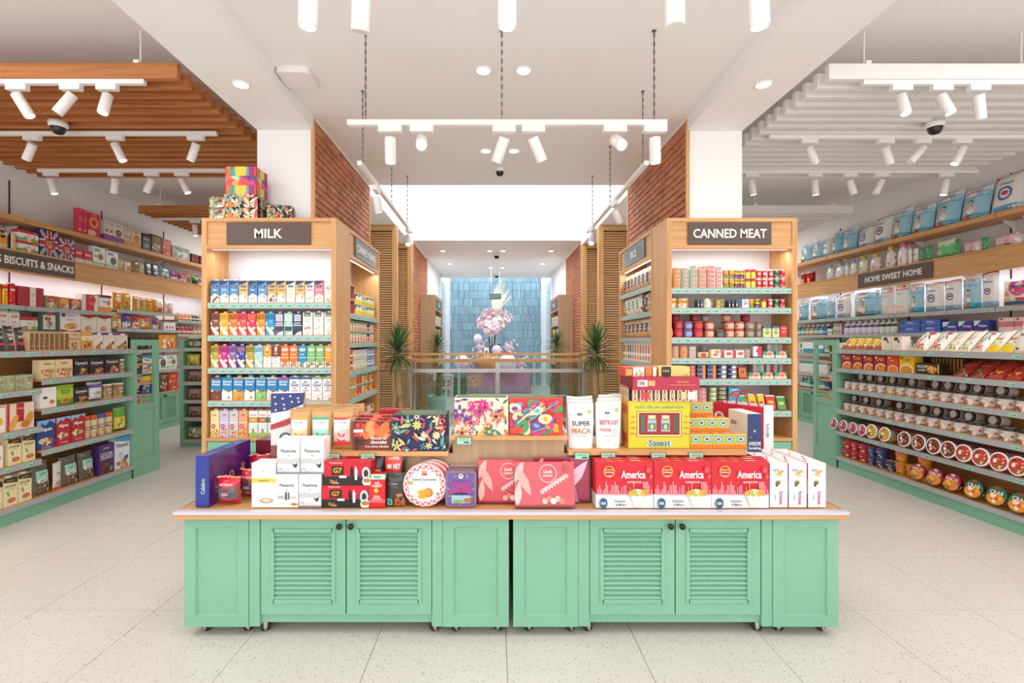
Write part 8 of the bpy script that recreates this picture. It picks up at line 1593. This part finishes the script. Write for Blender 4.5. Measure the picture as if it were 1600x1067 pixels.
yucca(-1.20, 6.02, [(.0, 0, 1.38, .36, 120)], 'large potted yucca by the left end of the glass balustrade')
yucca(1.27, 6.02, [(-.0, 0, 1.38, .36, 120)], 'large potted yucca by the right end of the glass balustrade')
yucca(-1.20, 10.22, [(.0, 0, 1.40, .36, 90), (.06, -.03, .75, .28, 36)], 'potted yucca beyond the floor opening on the left')
yucca(1.32, 10.22, [(.0, 0, 1.40, .36, 90), (-.06, -.03, .75, .28, 36)], 'potted yucca beyond the floor opening on the right')
# party table
TY = 14.4; t = root('party_table', (.08, TY, 0), 'party table with a pink fringe skirt before the tiled wall', 'table')
bx('table_top', (-.95, -.4, .56), (.95, .4, .60), 'fringe', t)
m = M(); R = random.Random(2)
for i in range(150):
    x = -.95+1.9*i/149; zb = R.uniform(.01, .05); dy = R.uniform(0, .02); m.poly([(x-.008, -.41-dy, .56), (x+.008, -.41-dy, .56), (x+.006+R.uniform(-.01, .01), -.43-dy, zb), (x-.006, -.43-dy, zb)], mat='fringe')
for sx in (-1, 1):
    for i in range(50): y = -.4+.8*i/49; m.poly([(sx*.96, y-.01, .56), (sx*.96, y+.01, .56), (sx*.98, y+.008, .03), (sx*.98, y-.008, .03)], mat='fringe')
part(m, 'fringe', t, kind='stuff')
bx('table_leg', (-.9, -.3, 0), (-.86, -.26, .56), 'steel', t); bx('table_leg', (.86, -.3, 0), (.9, -.26, .56), 'steel', t); bx('table_leg', (-.9, .26, 0), (-.86, .3, .56), 'steel', t); bx('table_leg', (.86, .26, 0), (.9, .3, .56), 'steel', t)
m = M(); m.lathe([(.52, 0), (.52, .46), (.5, .48)], 'd8a878', 32, mat='oakz')
thing(m, 'wooden_drum', (-.02, TY, .601), 'round wooden drum standing on the pink skirted table', 'stand')
zz = .601+.48
vs = root('flower_vase', (-.06, TY, zz), 'tall clear vase with pale pink blossom and cream plumes', 'vase')
m = M(); m.lathe([(.09, 0), (.09, .02), (.09, .35), (.12, .75)], 'ffffff', 24, mat='clear', caps=False); part(m, 'glass_body', vs)
R = random.Random(5); m = M()
for i in range(14): a = R.uniform(0, 6.28); m.tube([(.05*math.cos(a), .05*math.sin(a), .03), (.03*math.cos(a+1), .03*math.sin(a+1), .4), (.1*math.cos(a), .1*math.sin(a), .9)], .008, 'a8b89a', 'feather', 5)
part(m, 'stems', vs)
fm = M()
for k in range(5):
    a = 2*pi*k/5
    fm.poly([(0, 0, 0), (.03*math.cos(a-.5), .03*math.sin(a-.5), .014), (.062*math.cos(a), .062*math.sin(a), .026), (.03*math.cos(a+.5), .03*math.sin(a+.5), .014)], mat='petal')
fmm = fm.mesh('blossom')
for i in range(290):
    a, b = R.uniform(0, 6.28), R.uniform(-1.2, 1.5); rr_ = R.uniform(.55, 1.05)
    p = Vector((.5*math.cos(a)*math.cos(b)*rr_+(.08 if b > 0 else 0), .34*math.sin(a)*math.cos(b)*rr_, .98+.30*math.sin(b)*rr_+.12*math.cos(a*2)))
    q = (p-Vector((0, 0, .9))).to_track_quat('Z', 'Y').to_euler(); o = part(fmm, 'blossom', vs, p, q); o.scale = (1.7,)*3
for i, (tx, hz, by) in enumerate(((.10, 1.05, -.1), (.26, 1.25, .0), (.38, 1.15, .1), (.52, .95, 0), (.60, .75, .1), (.44, .8, -.1))):
    m = M(); n = 16; P = [(.05+tx*(q/n)**1.6*.9, by*q/n, 1.0+hz*(q/n)) for q in range(n+1)]
    m.tube(P, .008, 'f4efe2', 'feather', 5)
    for q in range(3, n):
        x, y, z = P[q]; w_ = .10*math.sin(pi*(q-2)/(n-2))+.02
        for sg in (-1, 1): m.poly([(x, y, z), (x+sg*w_*.6, y-.01, z+.06), (x+sg*w_, y-.02, z+.13), (x+sg*.01, y, z+.06)], mat='feather')
    part(m, 'plume', vs)
def balloon(x, y, z, r, lab):
    m = M(); P = [(r*math.sin(pi*i/14)*(1 if i < 8 else 1), -r*math.cos(pi*i/14)*1.08) for i in range(1, 14)]; m.lathe([(.01, -r*1.12)]+P+[(.004, r*1.08)], 'dccfe2', 24, mat='balloon')
    b = thing(m, 'balloon', (x, y, z), lab, 'balloon', 'lilac balloons at the party table')
    k = M(); k.lathe([(.02, -.02), (.006, 0)], 'dccfe2', 8, mat='balloon'); part(k, 'knot', b, (0, 0, -r*1.12))
s_ = F/(TY-.55)
for u, v, r, lab in ((722, 566, .22, 'large lilac balloon at the left of the wooden drum'), (793, 567, .26, 'largest lilac balloon at the right of the wooden drum')): balloon((u-UX)/s_, TY-.62 if r > .2 else TY, H-(v-VY)/s_, r, lab)
balloon((747-UX)/52.4, TY-.3, zz+.50, .13, 'small lilac balloon on the drum left of the vase'); balloon((776-UX)/52.4, TY-.35, zz+.165, .145, 'small lilac balloon on the drum right of the vase')
fx = M()
R = random.Random(6)
for i in range(60):
    p = Vector((R.gauss(0, .09), R.gauss(0, .07), R.gauss(0, .1)+.22)); b0 = len(fx.v)
    e = Matrix.Rotation(R.uniform(0, 6), 3, 'X') @ Matrix.Rotation(R.uniform(0, 6), 3, 'Y')
    for k in range(5):
        a = 2*pi*k/5; fx.poly([tuple(p+e @ Vector(v)) for v in ((0, 0, 0), (.03*math.cos(a-.5), .03*math.sin(a-.5), .014), (.06*math.cos(a), .06*math.sin(a), .026), (.03*math.cos(a+.5), .03*math.sin(a+.5), .014))], mat='petal')
fx.lathe([(.05, 0), (.07, .08), (.05, .14)], 'e8d8e0', 14, mat='balloon')
fxm = fx.mesh('posy')
thing(fxm, 'flower_posy', (-.78, TY-.2, .601), 'pink flower posy at the left edge of the party table', 'flowers', 'posies on the party table')
thing(fxm, 'flower_posy', (.78, TY-.2, .601), 'pink flower posy at the right edge of the party table', 'flowers', 'posies on the party table')
thing(fxm, 'flower_posy', (-.40, TY-.25, zz), 'pink flower posy on the drum left of the picture card', 'flowers', 'posies on the party table')
thing(fxm, 'flower_posy', (.42, TY-.1, zz), 'white flower posy on the drum by the red box', 'flowers', 'posies on the party table')
m = M(); m.box((-.09, 0, 0), (.09, .03, .24), 'f2efec'); Cv(m, lambda a, b, e: (a-.09, -e, b), .18, .24, 'paper', .002, .002).run([('r', 0, 0, .16, 1, '3a3438'), El(.6, .5, .2, .2, '5a4a50'), ('r', .4, .1, .85, .3, '8a7a80')])
thing(m, 'picture_card', (-.24, TY-.42, zz), 'white picture card with a dark edge on the wooden drum', 'card')
m = M(); m.box((-.08, 0, 0), (.08, .08, .34), '2f3a4c'); Cv(m, lambda a, b, e: (a-.08, -e, b), .16, .34, 'paper', .002, .002).run([El(.5, .7, .12, .06, 'd8c8a0')]); thing(m, 'bottle_box', (.11, TY-.15, zz), 'dark blue bottle box right of the vase', 'box')
m = M(); m.box((-.13, 0, 0), (.13, .1, .11), 'b81f3c'); Cv(m, lambda a, b, e: (a-.13, -e, b), .26, .11, 'paper', .002, .002).run([('r', .45, 0, .55, 1, 'd8a0a8')]); thing(m, 'gift_box', (.34, TY-.36, zz), 'small crimson box at the right of the wooden drum', 'gift box')
# low items beyond the balustrade
m = M(); m.box((-.19, 0, 0), (.19, .02, .34), 'e8a898'); Cv(m, lambda a, b, e: (a-.19, -e, b), .38, .34, 'paper', .002, .002).run([Fd(.05, .05, .95, .95, ['f0c8b8', 'd88a80', 'f4d8c8'], 12)])
b = thing(m, 'sign_board', ((741-UX)/56, F/56, .22), 'peach sign panel on legs in front of the pink fringe', 'sign')
for x in (-.15, .15): bx('leg', (x-.012, .0, -.218), (x+.012, .02, 0), 'steel', b)
bk = root('shopping_baskets', ((718-UX)/58, F/58, 0), 'pile of dark green shopping baskets beyond the floor opening', 'basket')
for i in range(4):
    m = M(); z = i*.09+.002
    for a, b_, c_ in (((-.2, -.15), (.2, -.15), 0), ((.2, -.15), (.2, .15), 0), ((.2, .15), (-.2, .15), 0), ((-.2, .15), (-.2, -.15), 0)):
        m.poly([(a[0]*.85, a[1]*.85, 0), (b_[0]*.85, b_[1]*.85, 0), (b_[0], b_[1], .25), (a[0], a[1], .25)], '2c5a4c', 'gloss'); m.poly([(a[0]*.84, a[1]*.84, 0), (a[0]*.99, a[1]*.99, .25), (b_[0]*.99, b_[1]*.99, .25), (b_[0]*.84, b_[1]*.84, 0)], '2c5a4c', 'gloss')
    m.tube([(-.2, -.15, .25), (.2, -.15, .25), (.2, .15, .25), (-.2, .15, .25)], .01, '3f7a64', 'gloss', 6, True); m.poly([(-.17, -.127, 0), (-.17, .127, 0), (.17, .127, 0), (.17, -.127, 0)], '2c5a4c', 'gloss')
    part(m, 'basket', bk, (0, 0, z))
rk = root('low_rack', ((692-UX)/60, F/60, 0), 'low white rack with small jars beyond the opening on the left', 'rack')
bx('frame', (-.26, 0, 0), (.26, .3, .06), 'whitemetal', rk); bx('shelf', (-.26, 0, .30), (.26, .3, .32), 'whitemetal', rk)
for x in (-.25, .23): bx('side', (x, 0, .06), (x+.02, .3, .62), 'whitemetal', rk)
bx('shelf', (-.23, 0, .6), (.23, .3, .62), 'whitemetal', rk)
for i in range(3):
    for j, zq in enumerate((.061, .321)): good(['nutc_yellow', 'olive', 'slim_pink'][i], .1, .2, ((692-UX)/60-.14+.14*i, F/60+.06, zq), '%s pack on the %s of the low white rack' % (['left', 'middle', 'right'][i], ['base', 'shelf'][j]), 'packs on the low rack', d=.09)
# hanging exit sign
ex = root('exit_sign', ((774-UX)/56, F/56, 2.68), 'green hanging EXIT sign before the blue tiled wall', 'sign')
bx('case', (-.16, 0, 0), (.16, .04, .15), 'dark', ex); eb = bx('face', (-.15, -.004, .01), (.15, 0, .14), 'signblue', ex)
m = M(); v_, f_, tw, th = text2d('EXIT'); sc = .085/th; m.v = [(x*sc*1.2, 0, y*sc) for x, y in v_]; [m.face(list(q), '7fd08a', 'exit') for q in f_]; part(m, 'lettering', ex, (0, -.006, .075))
for x in (-.12, .12): bx('hanger', (x-.004, .018, .15), (x+.004, .026, ZC-2.68), 'steel', ex)
# ------------------------------------------------------------------ tidy labels
import re
for o in bpy.data.objects:
    l = o.get('label')
    if l and o.parent is None:
        for a, b in ((' on its side', ''), (' with a ', ' with '), (' its ', ' '), ('the ', ''), (' with ', ', '), (' a ', ' '), (' and ', '-'), (' of left gondola', ', left gondola'), (' of right gondola', ', right gondola'), (' from left', ' from left'), ('-topped', ''), (' small ', ' '), (' shelf ', ' '), (' on ', ', ')):
            if len(re.split(r'\s+', l.strip())) <= 16: break
            l = l.replace(a, b)
        o['label'] = l.replace('leftmost from left', 'leftmost')
